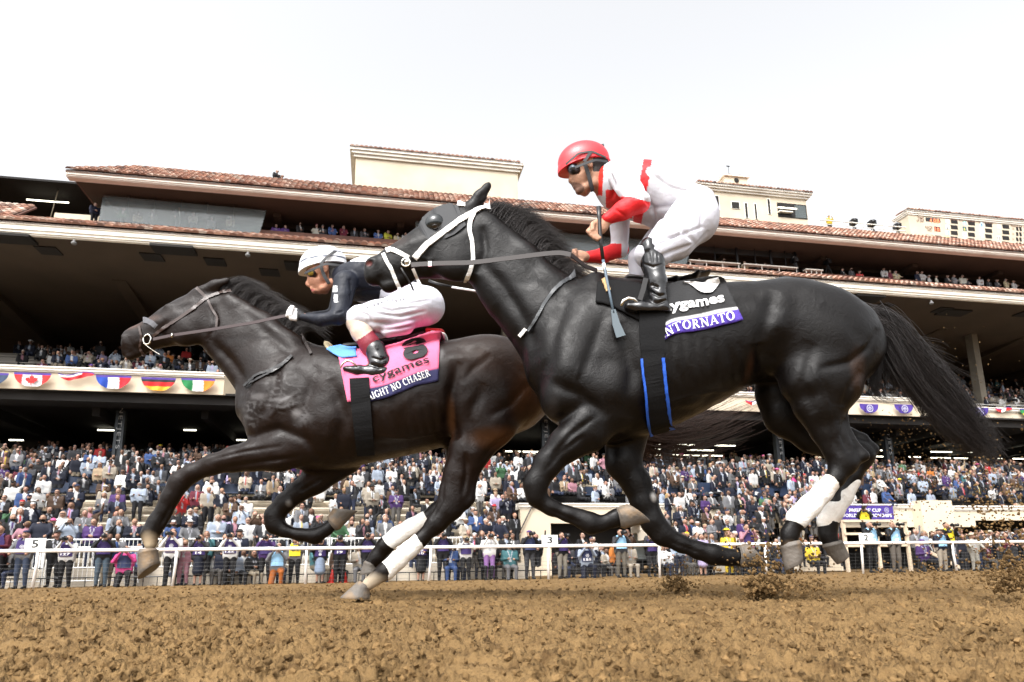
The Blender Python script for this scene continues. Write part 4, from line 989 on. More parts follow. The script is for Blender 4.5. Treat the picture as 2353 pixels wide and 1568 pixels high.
# people in the upper boxes, each seen on their own
bxp = [(635, 516, 'purple', 0), (656, 518, 'purple', 0), (690, 512, 'black', 1), (728, 517, 'cream', 1), (742, 518, 'charcoal', 1), (764, 517, 'blue', 1), (790, 519, 'maroon', 1), (815, 524, 'black', 1), (838, 526, 'charcoal', 1), (869, 529, 'blue', 1), (892, 530, 'yellow', 0), (914, 536, 'tan', 1), (932, 535, 'white', 0),
       (1606, 594, 'white', 0), (1663, 595, 'pale blue', 0), (1710, 601, 'tan', 0), (1738, 606, 'black', 1), (1757, 605, 'black', 0),
       (1935, 617, 'black', 1), (1955, 616, 'charcoal', 1), (1974, 623, 'red', 0), (2030, 616, 'white', 0), (2044, 621, 'maroon', 1), (2057, 623, 'tan', 1), (2107, 624, 'navy', 0), (2117, 624, 'pale blue', 0), (2134, 633, 'pale blue', 0), (2151, 634, 'cream', 0), (2176, 633, 'black', 1), (2191, 632, 'grey', 1), (2210, 633, 'cream', 0), (2220, 640, 'charcoal', 0), (2250, 636, 'white', 0), (2270, 642, 'black', 0), (2290, 643, 'charcoal', 1), (2310, 641, 'tan', 1), (2328, 645, 'white', 0),
       (285, 477, 'green', 1), (318, 487, 'tan', 0), (352, 483, 'charcoal', 1), (413, 477, 'navy', 1), (445, 488, 'cream', 0), (487, 499, 'grey', 0), (530, 497, 'tan', 0), (220, 467, 'navy', 0)]
for k, (x, y, top, opn) in enumerate(bxp):
    glass = 230 < x < 600; tq = T_W+.35 if not glass else T_W+.5
    p, hk, head, *_ = rnd_person(rp); p['top'] = np.minimum(np.array(TOPS[top])*2.2+.01, .8); p['skin'] = (.75, .5, .4); p['open'] = bool(opn)
    a = on_t(x, y, tq); wh = 'behind the long glass window' if glass else 'beside the left wing balcony' if x < 230 else 'over the left brown parapet' if x < 960 else 'at the white ledge' if x < 1800 else 'over the right brown parapet'
    n = sum(1 for q in bxp[:k] if (q[0] < 960) == (x < 960) and (q[0] < 600) == (x < 600) and (q[0] < 1800) == (x < 1800))+1
    ords = ['leftmost', 'second', 'third', 'fourth', 'fifth', 'sixth', 'seventh', 'eighth', 'ninth', 'tenth', 'eleventh', 'twelfth', 'thirteenth', 'fourteenth', 'fifteenth', 'sixteenth', 'seventeenth', 'eighteenth', 'nineteenth', 'twentieth'][n-1]
    lb = f"{ords} of the people {wh}, {head} in {top}" if x > 230 else f"{head} person in {top} standing {wh}"
    hh = 1.72; put_person(st(a[0], tq, a[1]-hh), face_dir(0, rp), hh, rp.choice(['fold', 'hold', 'down', 'lean']), 'stand', hk, p, lb, 'people in the upper boxes', .04)
for x, y, dx in ((637, 392, 0), (649, 403, 0)):
    a = on_t(x, y, 48); p, hk, *_ = rnd_person(rp); p.update(top=TOPS['black'], open=False, badge=False)
    put_person(st(a[0], 48, a[1]-(1.72 if y == 392 else 1.6)), FACE0+.8, 1.72 if y == 392 else 1.6, 'hold', 'stand', 'short', p, 'black-clad person standing highest on the tiled roof' if y == 392 else 'smaller black-clad person close beside another on the tiled roof', 'people on the roof', .04)
# television cameras on the roof and in the boxes
def tv_camera(px, py, t, label, sc=1., person=None):
    a = on_t(px, py, t); q = thing('television_camera', label, 'camera', tuple(st(a[0], t, a[1]-1.6*sc)), 'television cameras on the grandstand')
    mb = MB(); z = a[1]; s = a[0]
    mb.sbox(s-.22*sc, s+.22*sc, t-.25, t+.3, z-.42*sc, z-.02); mb.build('body', M_black, q)
    mb = MB(); mb.tube([st(s-.05*sc, t-.2, z-.2*sc), st(s-.22*sc, t-.42*sc, z-.26*sc)], [.12*sc, .15*sc], 10); mb.build('lens', M_black, q, True)
    mb = MB(); mb.sbox(s-.15*sc, s+.15*sc, t-.1, t+.1, z, z+.1*sc); mb.build('viewfinder', M_steel, q)
    for ang in (0, 2.1, 4.2): mb = MB(); mb.tube([st(s, t, z-.42*sc), st(s+.42*sc*math.cos(ang), t+.4*sc*math.sin(ang), z-1.6*sc)], .035*sc, 6); mb.build('tripod_leg', M_darkmetal, q)
tv_camera(1961, 505, 47.6, 'black television camera left of three along the roof handrail', 1.1); tv_camera(2003, 508, 47.6, 'black television camera in the middle of the roof handrail', 1.15); tv_camera(2061, 515, 47.6, 'black television camera nearest the tote board on the roof', 1.1)
tv_camera(1825, 594, T_W-.0, 'grey television camera in the window left of the black-clad box', .8); tv_camera(1901, 598, T_W+.3, 'television camera standing at the left end of the right parapet', .8)
p, hk, *_ = rnd_person(rp); p.update(top=TOPS['yellow'], open=False, bottom=(.02, .02, .02), hair=HAIRC['dark-haired']); a = on_t(1904, 496, 47.5)
put_person(st(a[0], 47.5, a[1]-1.72), FACE0, 1.72, 'cam', 'stand', 'cap', p, 'person in a yellow vest with a camera at the left end of the roof handrail', None, .035)

# ---------------------------------------------------------------- photographers along the rail
M_bibs = {'purple': mat('purple_bib', (.03, .015, .10), .75), 'pale blue': mat('pale_blue_bib', (.28, .52, .75), .75), 'yellow': mat('yellow_bib', (.78, .62, .02), .75), 'navy': mat('navy_bib', (.02, .03, .09), .75)}
M_print = mat('white_print', (.75, .75, .75), .7)
def photographer(px, ytop, t, top, bottom, label, bib=None, num=None, hair='short', hc='dark-haired', cam_=True, lower='stand', hat='black', pose='cam', skin=0, zf=-.3, face=0., lens=.25, group='photographers along the rail', shades=False):
    sit = lower in ('kneel', 'sit'); a = on_t(px, ytop, t); lift = .42 if sit else 0
    z0 = zf; h = max(1.45, min(1.95, a[1]-zf+lift)) if not sit else 1.7
    if sit: z0 = a[1]-h+lift
    if sit: z0 = max(z0, zf-.02)
    p = dict(skin=SK[skin], top=TOPS[top] if isinstance(top, str) else top, bottom=TOPS[bottom] if isinstance(bottom, str) else bottom, hair=HAIRC[hc], hat=CAPC[hat], open=False, shirt=TOPS['white'], tie=None, badge=bib is None, shades=shades, beard=False)
    pos = st(a[0], t, z0); fa = FACE0+face
    o = put_person(pos, fa, h, pose, lower, hair, p, label, group, .02, lift=lift, kw=(h/1.72*.5+.5)*1.13)
    k = h/1.72; ca, sa = math.cos(fa), math.sin(fa)
    def loc(v): x, y, z = v; x *= (k*.5+.5)*1.13; y *= (k*.5+.5)*1.13; return np.array([x*ca-y*sa, x*sa+y*ca, z*k-lift])
    if bib:                                    # bib front: cloth panel worn over the chest
        V = []; nx, nz = 12, 8
        for j in range(nz+1):
            z = 1.03+(1.42-1.03)*j/nz
            for i in range(nx+1):
                x = (-.17+.34*i/nx)*(1 if j < 6 else .9 if j < 8 else .8)
                y = -math.sqrt(max(1-(x/.235)**2, 0))*.128-.018-.004*math.sin(x*40)
                V.append(loc((x, y, z)))
        I = np.arange(len(V)).reshape(nz+1, nx+1); F = np.stack([I[:-1, :-1], I[:-1, 1:], I[1:, 1:], I[1:, :-1]], -1).reshape(-1, 4)
        bo = mesh_np('bib', np.array(V), F, M_bibs[bib], o, world=False)
        mbb = MB()
        for x in (-.1, .1): mbb.strap([loc((x, -.115, 1.42)), loc((x, -.03, 1.50)), loc((x, .08, 1.46))], loc((1, 0, 0))-loc((0, 0, 0)), .07, .012)
        mesh_np('shoulder_strap', np.concatenate(mbb.V), np.concatenate(mbb.Q), M_bibs[bib], o, world=False)
        if num:
            V, T = text_fit(num, .03); wd = .085*len(num) if num != 'Nikon' else .27; hh_ = .085
            P = []
            for v in V:
                x = (v[0]-.5)*wd; z = 1.06+v[1]*hh_ if bib != 'yellow' else 1.2+v[1]*hh_; P.append(loc((x, -math.sqrt(max(1-(x/.235)**2, 0))*.128-.026, z)))
            mesh_np('lettering', np.array(P), T, M_print if bib != 'yellow' else M_black, bo, smooth=False, world=False)
            if bib != 'yellow':
                c0 = loc((0, -.152, 1.24)); ax = loc((1, 0, 0))-loc((0, 0, 0)); 
                e = emblem(bo, c0, ax, Zv, loc((0, -.004, 0))-loc((0, 0, 0)), .055, M_print); 
    if cam_:
        c = pos+loc((0, -.27, 1.60)); q = thing('camera', f'black camera with lens held by the {label[:70]}'.split(' with a camera')[0], 'camera', tuple(c), 'cameras held by photographers')
        lb_ = label.split(); q['label'] = ' '.join(('black camera of the '+label).split()[:16])
        f = loc((0, -1, 0))-loc((0, 0, 0)); f /= np.linalg.norm(f); rt = loc((1, 0, 0))-loc((0, 0, 0)); rt /= np.linalg.norm(rt)
        mb = MB(); mb.hexa([c+rt*x*.075+f*y*.04+Zv*z for z in (-.055, .05) for (x, y) in ((-1, -1), (1, -1), (1, 1), (-1, 1))]); mb.hexa([c+rt*x*.03+f*y*.03+Zv*z for z in (.05, .085) for (x, y) in ((-1, -1), (1, -1), (1, 1), (-1, 1))]); mb.build('body', M_black, q)
        mb = MB(); mb.tube([c+f*.04, c+f*(.04+lens*.5), c+f*(.04+lens*.55), c+f*(.04+lens)], [.042, .045, .056, .06], 12); mb.build('lens', M_black, q, True)
    return o
ph = photographer
ph(4, 1208, 23.9, 'maroon', 'black', 'dark-haired photographer in maroon with purple bib, cut by the left edge', 'purple', cam_=False, pose='hold')
ph(62, 1220, 23.7, 'grey', (.05, .07, .12), 'photographer in purple bib 106 and blue jeans leaning on the rail', 'purple', '106', 'cap', cam_=False, pose='lean', hat='navy')
ph(160, 1231, 23.8, 'white', 'black', 'long-haired photographer in purple bib 127 with a camera', 'purple', '127', 'long', 'brown-haired')
ph(243, 1224, 23.9, 'black', (.08, .12, .16), 'grey-haired photographer in black jacket and bib with a camera', 'purple', None, 'short', 'grey-haired', face=.25)
ph(290, 1264, 23.6, 'bright pink', 'black', 'crouching bald photographer in a pink shirt with a camera', 'navy', None, 'bald', lower='kneel', face=.15)
ph(400, 1219, 23.8, 'white', 'black', 'photographer in white sleeves with a huge lens by the second rail post', 'purple', '1', 'short', lens=.42)
ph(424, 1277, 24.1, 'pink', 'pink', 'small child in a pink hooded coat behind the second rail post', None, None, 'short', 'blond', cam_=False, pose='down', group=None)
ph(462, 1229, 23.8, 'charcoal', 'navy', 'photographer in purple bib 14 and long dark skirt with a camera', 'purple', '14', 'long', 'brown-haired', lower='skirt', lens=.12)
ph(533, 1224, 23.8, 'white', 'black', 'photographer in a white shirt and bib 122 with a camera', 'purple', '122')
ph(614, 1228, 24.0, 'purple', 'black', 'photographer in a dark purple jacket with a camera behind the orange skirt', 'purple', None)
ph(640, 1256, 23.55, 'grey', (.42, .12, .02), 'kneeling photographer in grey shirt and orange skirt with a camera', 'pale blue', None, 'short', 'brown-haired', lower='kneel')
ph(680, 1236, 23.9, 'grey', 'black', 'photographer in the yellow bib with black lettering', 'yellow', 'Nikon', 'short', cam_=False, pose='phone')
ph(738, 1240, 23.8, 'black', (.3, .38, .52), 'photographer in bib 8 and pale blue skirt with a camera', 'purple', '8', 'long', lower='skirt')
ph(783, 1230, 23.8, 'black', 'black', 'black-capped photographer in bib 19 with a camera', 'purple', '19', 'cap')
ph(846, 1224, 24.0, 'black', 'black', 'photographer in black with a long lens above the red cones', 'purple', None, lens=.4)
ph(828, 1276, 24.3, 'cream', 'grey', 'brown-haired woman sitting behind the rail near the red cones', None, None, 'long', 'brown-haired', cam_=False, lower='sit', pose='hold', group=None)
ph(968, 1245, 23.8, 'black', 'black', 'photographer in black dress and bib 10 behind the white bandage', 'purple', '10', 'long', lower='skirt', cam_=False, pose='hold')
ph(1018, 1222, 23.9, 'black', 'black', 'curly-haired photographer in black with a camera beside the blue suit', 'purple', None)
ph(1034, 1280, 24.0, 'blue', 'blue', 'seated person in a bright blue suit behind the rail', None, None, 'short', cam_=False, lower='sit', pose='hold', skin=4, group=None)
ph(1070, 1234, 23.8, 'white', 'black', 'tan-hatted photographer in white sleeves with a camera', 'purple', None, 'hat', 'brown-haired', hat='tan')
ph(1124, 1225, 23.8, 'white', (.32, .16, .42), 'photographer in white sweatshirt and purple leggings with a camera', None, None, 'short')
ph(1171, 1272, 24.0, 'teal', 'grey', 'seated man in black cap and teal jacket behind the rail', None, None, 'cap', 'grey-haired', cam_=False, lower='sit', pose='hold', group=None)
ph(1216, 1220, 23.8, 'black', 'charcoal', 'purple-capped photographer in black with a camera left of marker plate 3', 'navy', None, 'cap', hat='purple', lens=.4)
ph(1290, 1224, 23.9, 'black', (.3, .27, .22), 'photographer in black with grey trousers right of marker plate 3', 'purple', None, lens=.15, face=.3)
ph(1346, 1262, 23.6, 'pale blue', 'navy', 'crouching photographer in blue shirt and navy bib 155 with a camera', 'navy', '155', 'short', lower='kneel')
ph(1424, 1217, 23.8, 'charcoal', (.16, .14, .11), 'photographer in pale blue bib and grey trousers with a camera', 'pale blue', None)
ph(1494, 1228, 23.9, 'black', 'black', 'photographer in black behind the far foreleg of the black horse', 'purple', None)
ph(1446, 1288, 24.2, 'cream', 'cream', 'seated blond person in cream behind the rail', None, None, 'long', 'blond', cam_=False, lower='sit', pose='hold', group=None)
ph(1558, 1250, 23.9, 'pale blue', 'navy', 'person with a pale blue bag right of the sixth rail post', 'pale blue', None, 'cap', cam_=False, pose='down')
ph(1610, 1228, 24.2, 'lavender', 'lavender', 'person in a lavender dress behind the lowered hoof', None, None, 'long', cam_=False, pose='down', lower='skirt', group=None)
ph(1670, 1221, 24.6, 'yellow', 'yellow', 'long-haired girl in a yellow top holding a phone', None, None, 'long', 'brown-haired', cam_=False, pose='phone', group=None)
ph(1714, 1205, 24.4, 'pink', 'black', 'bearded photographer with bare arms and purple vest left of marker plate 2', 'purple', None)
ph(1868, 1280, 24.4, 'yellow', 'black', 'seated person in a yellow jacket between the hind hooves', None, None, 'short', 'brown-haired', cam_=False, lower='sit', pose='fold', group=None)
ph(1984, 1163, 26.9, 'black', 'black', 'camera operator in a yellow vest on the timber platform', 'yellow', None, 'cap', pose='cam', zf=.88, lens=.45, group=None, face=-.7)
ph(1995, 1197, 23.6, 'black', 'black', 'grey-haired photographer in pale blue bib and black trousers', 'pale blue', '32', 'short', 'grey-haired')
ph(2047, 1189, 23.6, 'black', (.15, .13, .11), 'bald photographer in pale blue bib and grey cargo trousers', 'pale blue', '42', 'bald')
ph(2156, 1217, 23.5, 'navy', 'cream', 'photographer in pale blue bib and white trousers with a raised knee', 'pale blue', None, 'cap')
ph(2172, 1199, 24.3, 'black', 'black', 'photographer in a yellow vest behind the white trousers', 'yellow', None)
ph(2120, 1262, 24.0, 'purple', 'black', 'crouching person in a purple shirt behind the rail at right', None, None, 'cap', cam_=False, lower='kneel', pose='hold', hat='purple', group=None)
ph(2232, 1230, 23.5, (.45, .43, .38), (.4, .38, .33), 'person in pale camouflage clothes leaning on the rail', None, None, 'hat', cam_=False, pose='lean', hat='cream', group=None)
for px in (892-0, 943-0):
    pass
for k, px in enumerate((763, 791)):
    t = 24.2; s = s_at(px, t, 1330); mb = MB(); mb.tube([st(s, t, -.3), st(s, t, -.27)], .17, 4); mb.tube([st(s, t, -.27), st(s, t, .14)], [.12, .02], 10)
    tag(mb.build('traffic_cone', mat('red_cone', (.7, .03, .02), .6), smooth=True), ('left' if k == 0 else 'right')+' one of two red cones behind the rail below the folded hoof', 'traffic cone', 'red cones behind the rail')
# ================================================================ race horses
def coat(name, base, spec=.21, rough=.37):
    m = mat(name, base, rough, spec=spec, attr=True, var=.22, vscale=9); t = m.node_tree; n = t.nodes; L = t.links.new; b = n['Principled BSDF']
    tc = n.new('ShaderNodeTexCoord')
    def noise(sc, det, dist=0.):
        z = n.new('ShaderNodeTexNoise'); z.inputs['Scale'].default_value = sc; z.inputs['Detail'].default_value = det; z.inputs['Distortion'].default_value = dist; L(tc.outputs['Object'], z.inputs['Vector']); return z
    a, c, r = noise(26, 5, 1.6), noise(520, 3), noise(13, 6, .8)
    b1 = n.new('ShaderNodeBump'); b1.inputs['Strength'].default_value = .32; b1.inputs['Distance'].default_value = .006; L(a.outputs[0], b1.inputs['Height'])
    b2 = n.new('ShaderNodeBump'); b2.inputs['Strength'].default_value = .45; b2.inputs['Distance'].default_value = .0012; L(c.outputs[0], b2.inputs['Height']); L(b1.outputs[0], b2.inputs['Normal']); L(b2.outputs[0], b.inputs['Normal'])
    mr = n.new('ShaderNodeMapRange'); mr.inputs[1].default_value = .3; mr.inputs[2].default_value = .7; mr.inputs[3].default_value = rough-.09; mr.inputs[4].default_value = rough+.16; L(r.outputs[0], mr.inputs[0]); L(mr.outputs[0], b.inputs['Roughness'])
    return m
M_coat = coat('horse_coat', (.02, .014, .012)); M_hair = mat('horse_hair', (.014, .010, .009), .5, spec=.4)
M_hairb = mat('brown_hair', (.05, .022, .012), .5)
M_hoof = mat('hoof_horn', (.11, .095, .08), .6, var=.35, vscale=14, bump=.4, bscale=60, dirt=((.24, .15, .07), .8, 12))
M_wrap = mat('white_bandage', (.72, .70, .66), .85, var=.05, vscale=20, bump=.5, bscale=80, dirt=((.45, .30, .16), .45, 6))
M_eye = mat('eye', (.01, .006, .004), .08, spec=.8)
M_leather = mat('brown_leather', (.018, .011, .009), .5); M_blackl = mat('black_leather', (.013, .012, .012), .35)
M_whitel = mat('white_leather', (.78, .77, .75), .5, dirt=((.5, .38, .28), .3, 14)); M_metal = mat('bit_metal', (.7, .68, .62), .25, 1.0)
M_gold = mat('brass', (.7, .5, .2), .3, 1.0)
class Horse:
    def __init__(s, Y, lo, hi, h=.0075):
        s.Y = Y; a = bp(lo[0], hi[1], Y); b = bp(hi[0], lo[1], Y)
        s.f = Field((a[0]-.1, Y-.42, max(a[2], -.05)-.08), (b[0]+.1, Y+.46, b[2]+.1), h); s.blobs = []
    def P(s, x, y, dy=0.): return bp(x, y, s.Y+dy)
    def nodes(s, L):
        out = []
        for n in L:
            x, y, r = n[:3]; dy = n[3] if len(n) > 3 else 0.; p = s.P(x, y, dy); rm = r*zc(p)/FPX; w = n[4] if len(n) > 4 and n[4] else rm
            out.append((p, rm, w))
        return out
    def limb(s, L, k=.03, sub=False, id_=None): s.f.chain(s.nodes(L), k, id_, sub)
    def torso(s, st_, k=.03, sx=1.0):
        X = []; T = []; B = []; Wd = []
        for x, yt, yb, w in st_:
            pt, pb = s.P(x, yt), s.P(x, yb); m = (pt[2]+pb[2])/2; hh = (pt[2]-pb[2])/2*sx
            X.append((pt[0]+pb[0])/2); T.append(m+hh); B.append(m-hh); Wd.append(w)
        s.f.loft(X, T, B, Wd, s.Y, k)
    def bulge(s, x, y, rx, rz, dy, ry, ang=0, k=.04, sub=False):
        p = s.P(x, y, dy); u = zc(p)/FPX; s.f.ell(p, (rx*u, ry, rz*u), k, sub=sub, ang=math.radians(ang))
    def crease(s, pts, dy, r=3.0, w=.02, k=.03):
        s.limb([(x, y, r, dy, w) for x, y in pts], k, sub=True)
def paint(V, base, blobs):
    """coat colour: blobs are (centre, radii, colour, strength)"""
    c = np.tile(np.array(base, float), (len(V), 1))
    for ce, ra, co, sg in blobs:
        d = np.sqrt((((V-ce)/np.array(ra))**2).sum(1)); w = np.clip(1.2-d, 0, 1)[:, None]; w = w*w*(3-2*w)*sg
        c = c*(1-w)+np.array(co)*w
    return c
def strands(name, parent, roots, m, seed=1, n=12, r=.0022):
    """roots: list of (points, count, spread at start, spread at end, wander)"""
    rg = np.random.default_rng(seed); VV = []; QQ = []; k = 0
    for pts, cnt, s0, s1, wn in roots:
        P = np.array(pts, float); u0 = np.linspace(0, 1, len(P))
        for _ in range(cnt):
            L = rg.uniform(.55, 1.0); u = np.linspace(0, L, n)
            q = np.stack([np.interp(u, u0, P[:, j]) for j in range(3)], 1)
            for _s in range(2): q[1:-1] = (q[:-2]+2*q[1:-1]+q[2:])/4
            if _ % 14 == 0: ga, gb, gp, gf = rg.normal(size=3), rg.normal(size=3), rg.uniform(0, 6, 3), rg.uniform(2, 8, 3); gl = rg.uniform(.6, 1)
            L = min(1., gl*rg.uniform(.85, 1.12)); u = np.linspace(0, L, n); q = np.stack([np.interp(u, u0, P[:, j]) for j in range(3)], 1)
            for _s in range(2): q[1:-1] = (q[:-2]+2*q[1:-1]+q[2:])/4
            a = (ga*.6+rg.normal(size=3)*.8)*s0; b = (gb*.75+rg.normal(size=3)*.5)*s1; b[1] *= .6
            ph = gp+rg.normal(size=3)*.6; fr = gf*rg.uniform(.85, 1.15)
            q = q+a*(1-u[:, None])+b*u[:, None]**1.1+wn*u[:, None]*np.sin(u[:, None]*fr+ph)
            rad = r*rg.uniform(.6, 1.6)*(1-.8*(u/L))
            d = np.gradient(q, axis=0); d /= np.linalg.norm(d, axis=1)[:, None]+1e-9
            e = np.cross(d, [0, 1.0, 0]); e /= np.linalg.norm(e, axis=1)[:, None]+1e-9; g = np.cross(d, e)
            for th in (0, 2.094, 4.188): VV.append(q+rad[:, None]*(math.cos(th)*e+math.sin(th)*g*.8))
            for j in range(3):
                j2 = (j+1) % 3; A = k+j*n+np.arange(n-1); B = k+j2*n+np.arange(n-1)
                QQ.append(np.stack([A, B, B+1, A+1], 1))
            k += 3*n
    return mesh_np(name, np.concatenate(VV), np.concatenate(QQ), m, parent)
def sdf_part(name, parent, h, L, m, hc=.006, pad=.04, k=.015, carve=None, wr=1.0):
    """one limb-like part of its own from picture nodes"""
    nd = h.nodes(L); lo = np.min([p for p, r, w in nd], 0); hi = np.max([p for p, r, w in nd], 0); mx = max(max(r, w) for _, r, w in nd)
    f = Field(lo-mx-pad, hi+mx+pad, hc); f.chain(nd, k)
    if carve: carve(f)
    V, Q, _ = f.mesh(); return mesh_np(name, V, Q, m, parent)
def hoof(name, parent, h, Hc, Tc, Hs, Ts, dep):
    """hoof from four picture points: coronet at heel and toe, sole at heel and toe"""
    P = [h.P(x, y, dep) for x, y in (Hc, Tc, Hs, Ts)]; n = 24; V = []
    prof = [(-.16, .84), (-.05, .97), (.0, 1.06), (.06, 1.0), (.4, 1.0), (.75, 1.0), (.97, 1.0), (1.0, .95), (.97, .6), (.93, .2)]
    for f_, g in prof:
        a = P[0]+(P[2]-P[0])*f_; b = P[1]+(P[3]-P[1])*f_; c = (a+b)/2; ax = (b-a)/2; rt = np.linalg.norm(P[1]-P[0])/2*.95; rs = np.linalg.norm(P[3]-P[2])/2*.80
        ry = rt+(rs-rt)*min(max(f_, 0), 1)
        for k in range(n):
            th = 2*math.pi*k/n; e = math.cos(th); q = math.sin(th)
            V.append(c+ax*g*e*(1 if e > 0 else .93)+np.array([0, 1.0, 0])*ry*g*q*(1-.12*e))
    Q = [(i*n+k, i*n+(k+1) % n, (i+1)*n+(k+1) % n, (i+1)*n+k) for i in range(len(prof)-1) for k in range(n)]
    mb = MB(); mb.add(V, Q, [((len(prof)-1)*n, (len(prof)-1)*n+k, (len(prof)-1)*n+k+1) for k in range(1, n-1)]); return mb.build(name, M_hoof, parent, True)
def vproj(V):
    v = (V-np.array([0, 0, CAMH])) @ R3; return CX+FPX*v[:, 0]/-v[:, 2], CY-FPX*v[:, 1]/-v[:, 2]
def sculpt(V, Q, Yc, lines, seed=0):
    """soft grooves (amp>0) and veins (amp<0) pressed into the flank that faces the track rail"""
    V = V.copy(); fn = np.cross(V[Q[:, 1]]-V[Q[:, 0]], V[Q[:, 2]]-V[Q[:, 0]]); nn = np.zeros_like(V)
    for k in range(4): np.add.at(nn, Q[:, k], fn)
    nn /= np.linalg.norm(nn, axis=1)[:, None]+1e-12
    px, py = vproj(V); off = np.zeros(len(V))
    for pts, sg, amp, y0, y1 in lines:
        m = (V[:, 1] > Yc+y0) & (V[:, 1] < Yc+y1) & (nn[:, 1] < .2); d = np.full(m.sum(), 1e9); X, Z = px[m], py[m]; L = len(pts)-1; end = np.ones(m.sum())
        for i, ((ax, ay), (bx, by)) in enumerate(zip(pts[:-1], pts[1:])):
            L2 = (bx-ax)**2+(by-ay)**2; t = np.clip(((X-ax)*(bx-ax)+(Z-ay)*(by-ay))/L2, 0, 1)
            q = np.hypot(X-ax-t*(bx-ax), Z-ay-t*(by-ay)); u = (i+t)/L; better = q < d; d = np.where(better, q, d)
            end = np.where(better, np.clip(np.minimum(u, 1-u)*3.5, 0, 1), end)
        off[m] += amp*np.exp(-(d/sg)**2)*np.sqrt(end)*np.clip(-nn[m, 1]*1.3+.25, 0, 1)
    w = np.sin(V[:, 0]*23+np.sin(V[:, 2]*19+seed)*2)*np.sin(V[:, 2]*27+np.sin(V[:, 0]*17)*1.7+seed)*np.sin(V[:, 1]*15+1)
    return V-nn*(off+.0022*w)[:, None]

# ---------------------------------------------------------------- black horse in front
YA = 3.15
A = Horse(YA, (836, 412), (2030, 1320), .0075)
T_ = [(1213, 815, 850, .07), (1236, 745, 915, .15), (1280, 690, 980, .21), (1330, 655, 1012, .24), (1400, 647, 1022, .26), (1480, 654, 996, .28), (1560, 662, 970, .285), (1640, 664, 928, .28), (1700, 662, 892, .27), (1750, 659, 868, .26), (1800, 652, 872, .265), (1850, 657, 885, .265), (1900, 674, 895, .255), (1950, 700, 890, .23), (1990, 735, 862, .18), (2012, 770, 830, .11), (2018, 790, 812, .04)]
A.torso(T_, .03)
# neck and head
A.limb([(1098, 548, 62, 0, .072), (1150, 606, 72, 0, .08), (1200, 668, 84, 0, .105), (1262, 728, 98, 0, .145), (1318, 800, 125, 0, .19)], .05)
A.limb([(868, 625, 29, 0, .042), (905, 610, 39, 0, .046), (950, 592, 47, 0, .056), (1000, 574, 64, 0, .068), (1055, 561, 77, 0, .078), (1092, 535, 62, 0, .075)], .03)
A.limb([(858, 612, 20, 0, .045), (857, 640, 17, 0, .040)], .02)                      # muzzle, upper lip
A.limb([(893, 655, 20, 0, .032), (935, 640, 14, 0, .03)], .015)                      # lower lip and chin
A.bulge(1050, 600, 52, 50, -.045, .045, 0, .02); A.bulge(1050, 600, 52, 50, .045, .045, 0, .02)      # cheeks
A.limb([(900, 583, 7, -.032, .012), (950, 562, 8, -.045, .014), (1010, 545, 9, -.062, .014)], .02)     # facial crest
A.bulge(852, 604, 15, 12, -.040, .02, 20, .012); A.bulge(852, 604, 15, 12, .040, .02, 20, .012)
A.bulge(847, 604, 11.5, 8, -.055, .026, 40, .006, True); A.bulge(846, 604, 9.5, 7, .055, .022, 40, .006, True)
A.crease([(842, 652), (862, 648), (885, 644), (905, 640)], -.042, 2.0, .012, .008)                    # mouth
A.limb([(1085, 475, 13, -.05, .022), (1103, 452, 15, -.055, .02), (1119, 430, 9, -.055, .014), (1131, 413, 2, -.055, .004)], .015)
A.bulge(1112, 448, 6, 17, -.075, .012, -38, .008, True)
A.limb([(1122, 492, 11, .05, .02), (1135, 474, 7, .06, .014), (1142, 461, 2, .06, .004)], .012)
A.bulge(1075, 490, 26, 22, 0, .06, 0, .03)
# jugular groove and neck muscles
A.limb([(1125, 520, 16, -.045, .03), (1200, 590, 24, -.06, .035), (1270, 660, 26, -.085, .04)], .05)
# shoulder, forearm muscles on the near side
A.bulge(1320, 850, 70, 115, -.14, .12, 20, .05); A.bulge(1400, 900, 75, 55, -.17, .10, -15, .05)
A.bulge(1290, 920, 48, 52, -.12, .11, 0, .05); A.bulge(1290, 920, 48, 52, .12, .11, 0, .05)
A.limb([(1370, 650, 22, -.08, .05), (1345, 740, 24, -.17, .035), (1310, 850, 26, -.23, .03)], .05)
# near foreleg, folded
D = -.14
A.limb([(1395, 940, 58, D, .085), (1345, 990, 50, D, .082), (1300, 1022, 38, D-.01, .065), (1258, 1066, 30, D-.01, .052), (1230, 1112, 26, D-.01, .045), (1232, 1140, 24, D-.01, .042)], .03)
A.limb([(1350, 960, 22, D-.06, .03), (1300, 1010, 15, D-.055, .022), (1262, 1052, 10, D-.04, .018)], .025)
A.limb([(1234, 1146, 23, D, .036), (1268, 1168, 18, D, .027), (1305, 1182, 17, D, .025), (1338, 1195, 20, D, .028), (1358, 1203, 25, D, .034), (1385, 1204, 17, D, .026), (1412, 1193, 19, D, .030), (1422, 1188, 20, D, .03)], .015)
A.limb([(1275, 1158, 6, D, .012), (1340, 1180, 7, D, .012)], .012)
# far foreleg
D = .14
A.limb([(1440, 980, 55, D, .08), (1432, 1064, 40, D, .068), (1462, 1110, 33, D, .055), (1480, 1155, 30, D, .05), (1500, 1200, 27, D, .045), (1522, 1228, 25, D, .040), (1565, 1250, 19, D, .030), (1605, 1265, 19, D, .028), (1640, 1275, 23, D, .034), (1672, 1281, 18, D, .027), (1702, 1282, 20, D, .03)], .02)
A.bulge(1502, 1142, 5, 8, D-.05, .012, 60, .008)
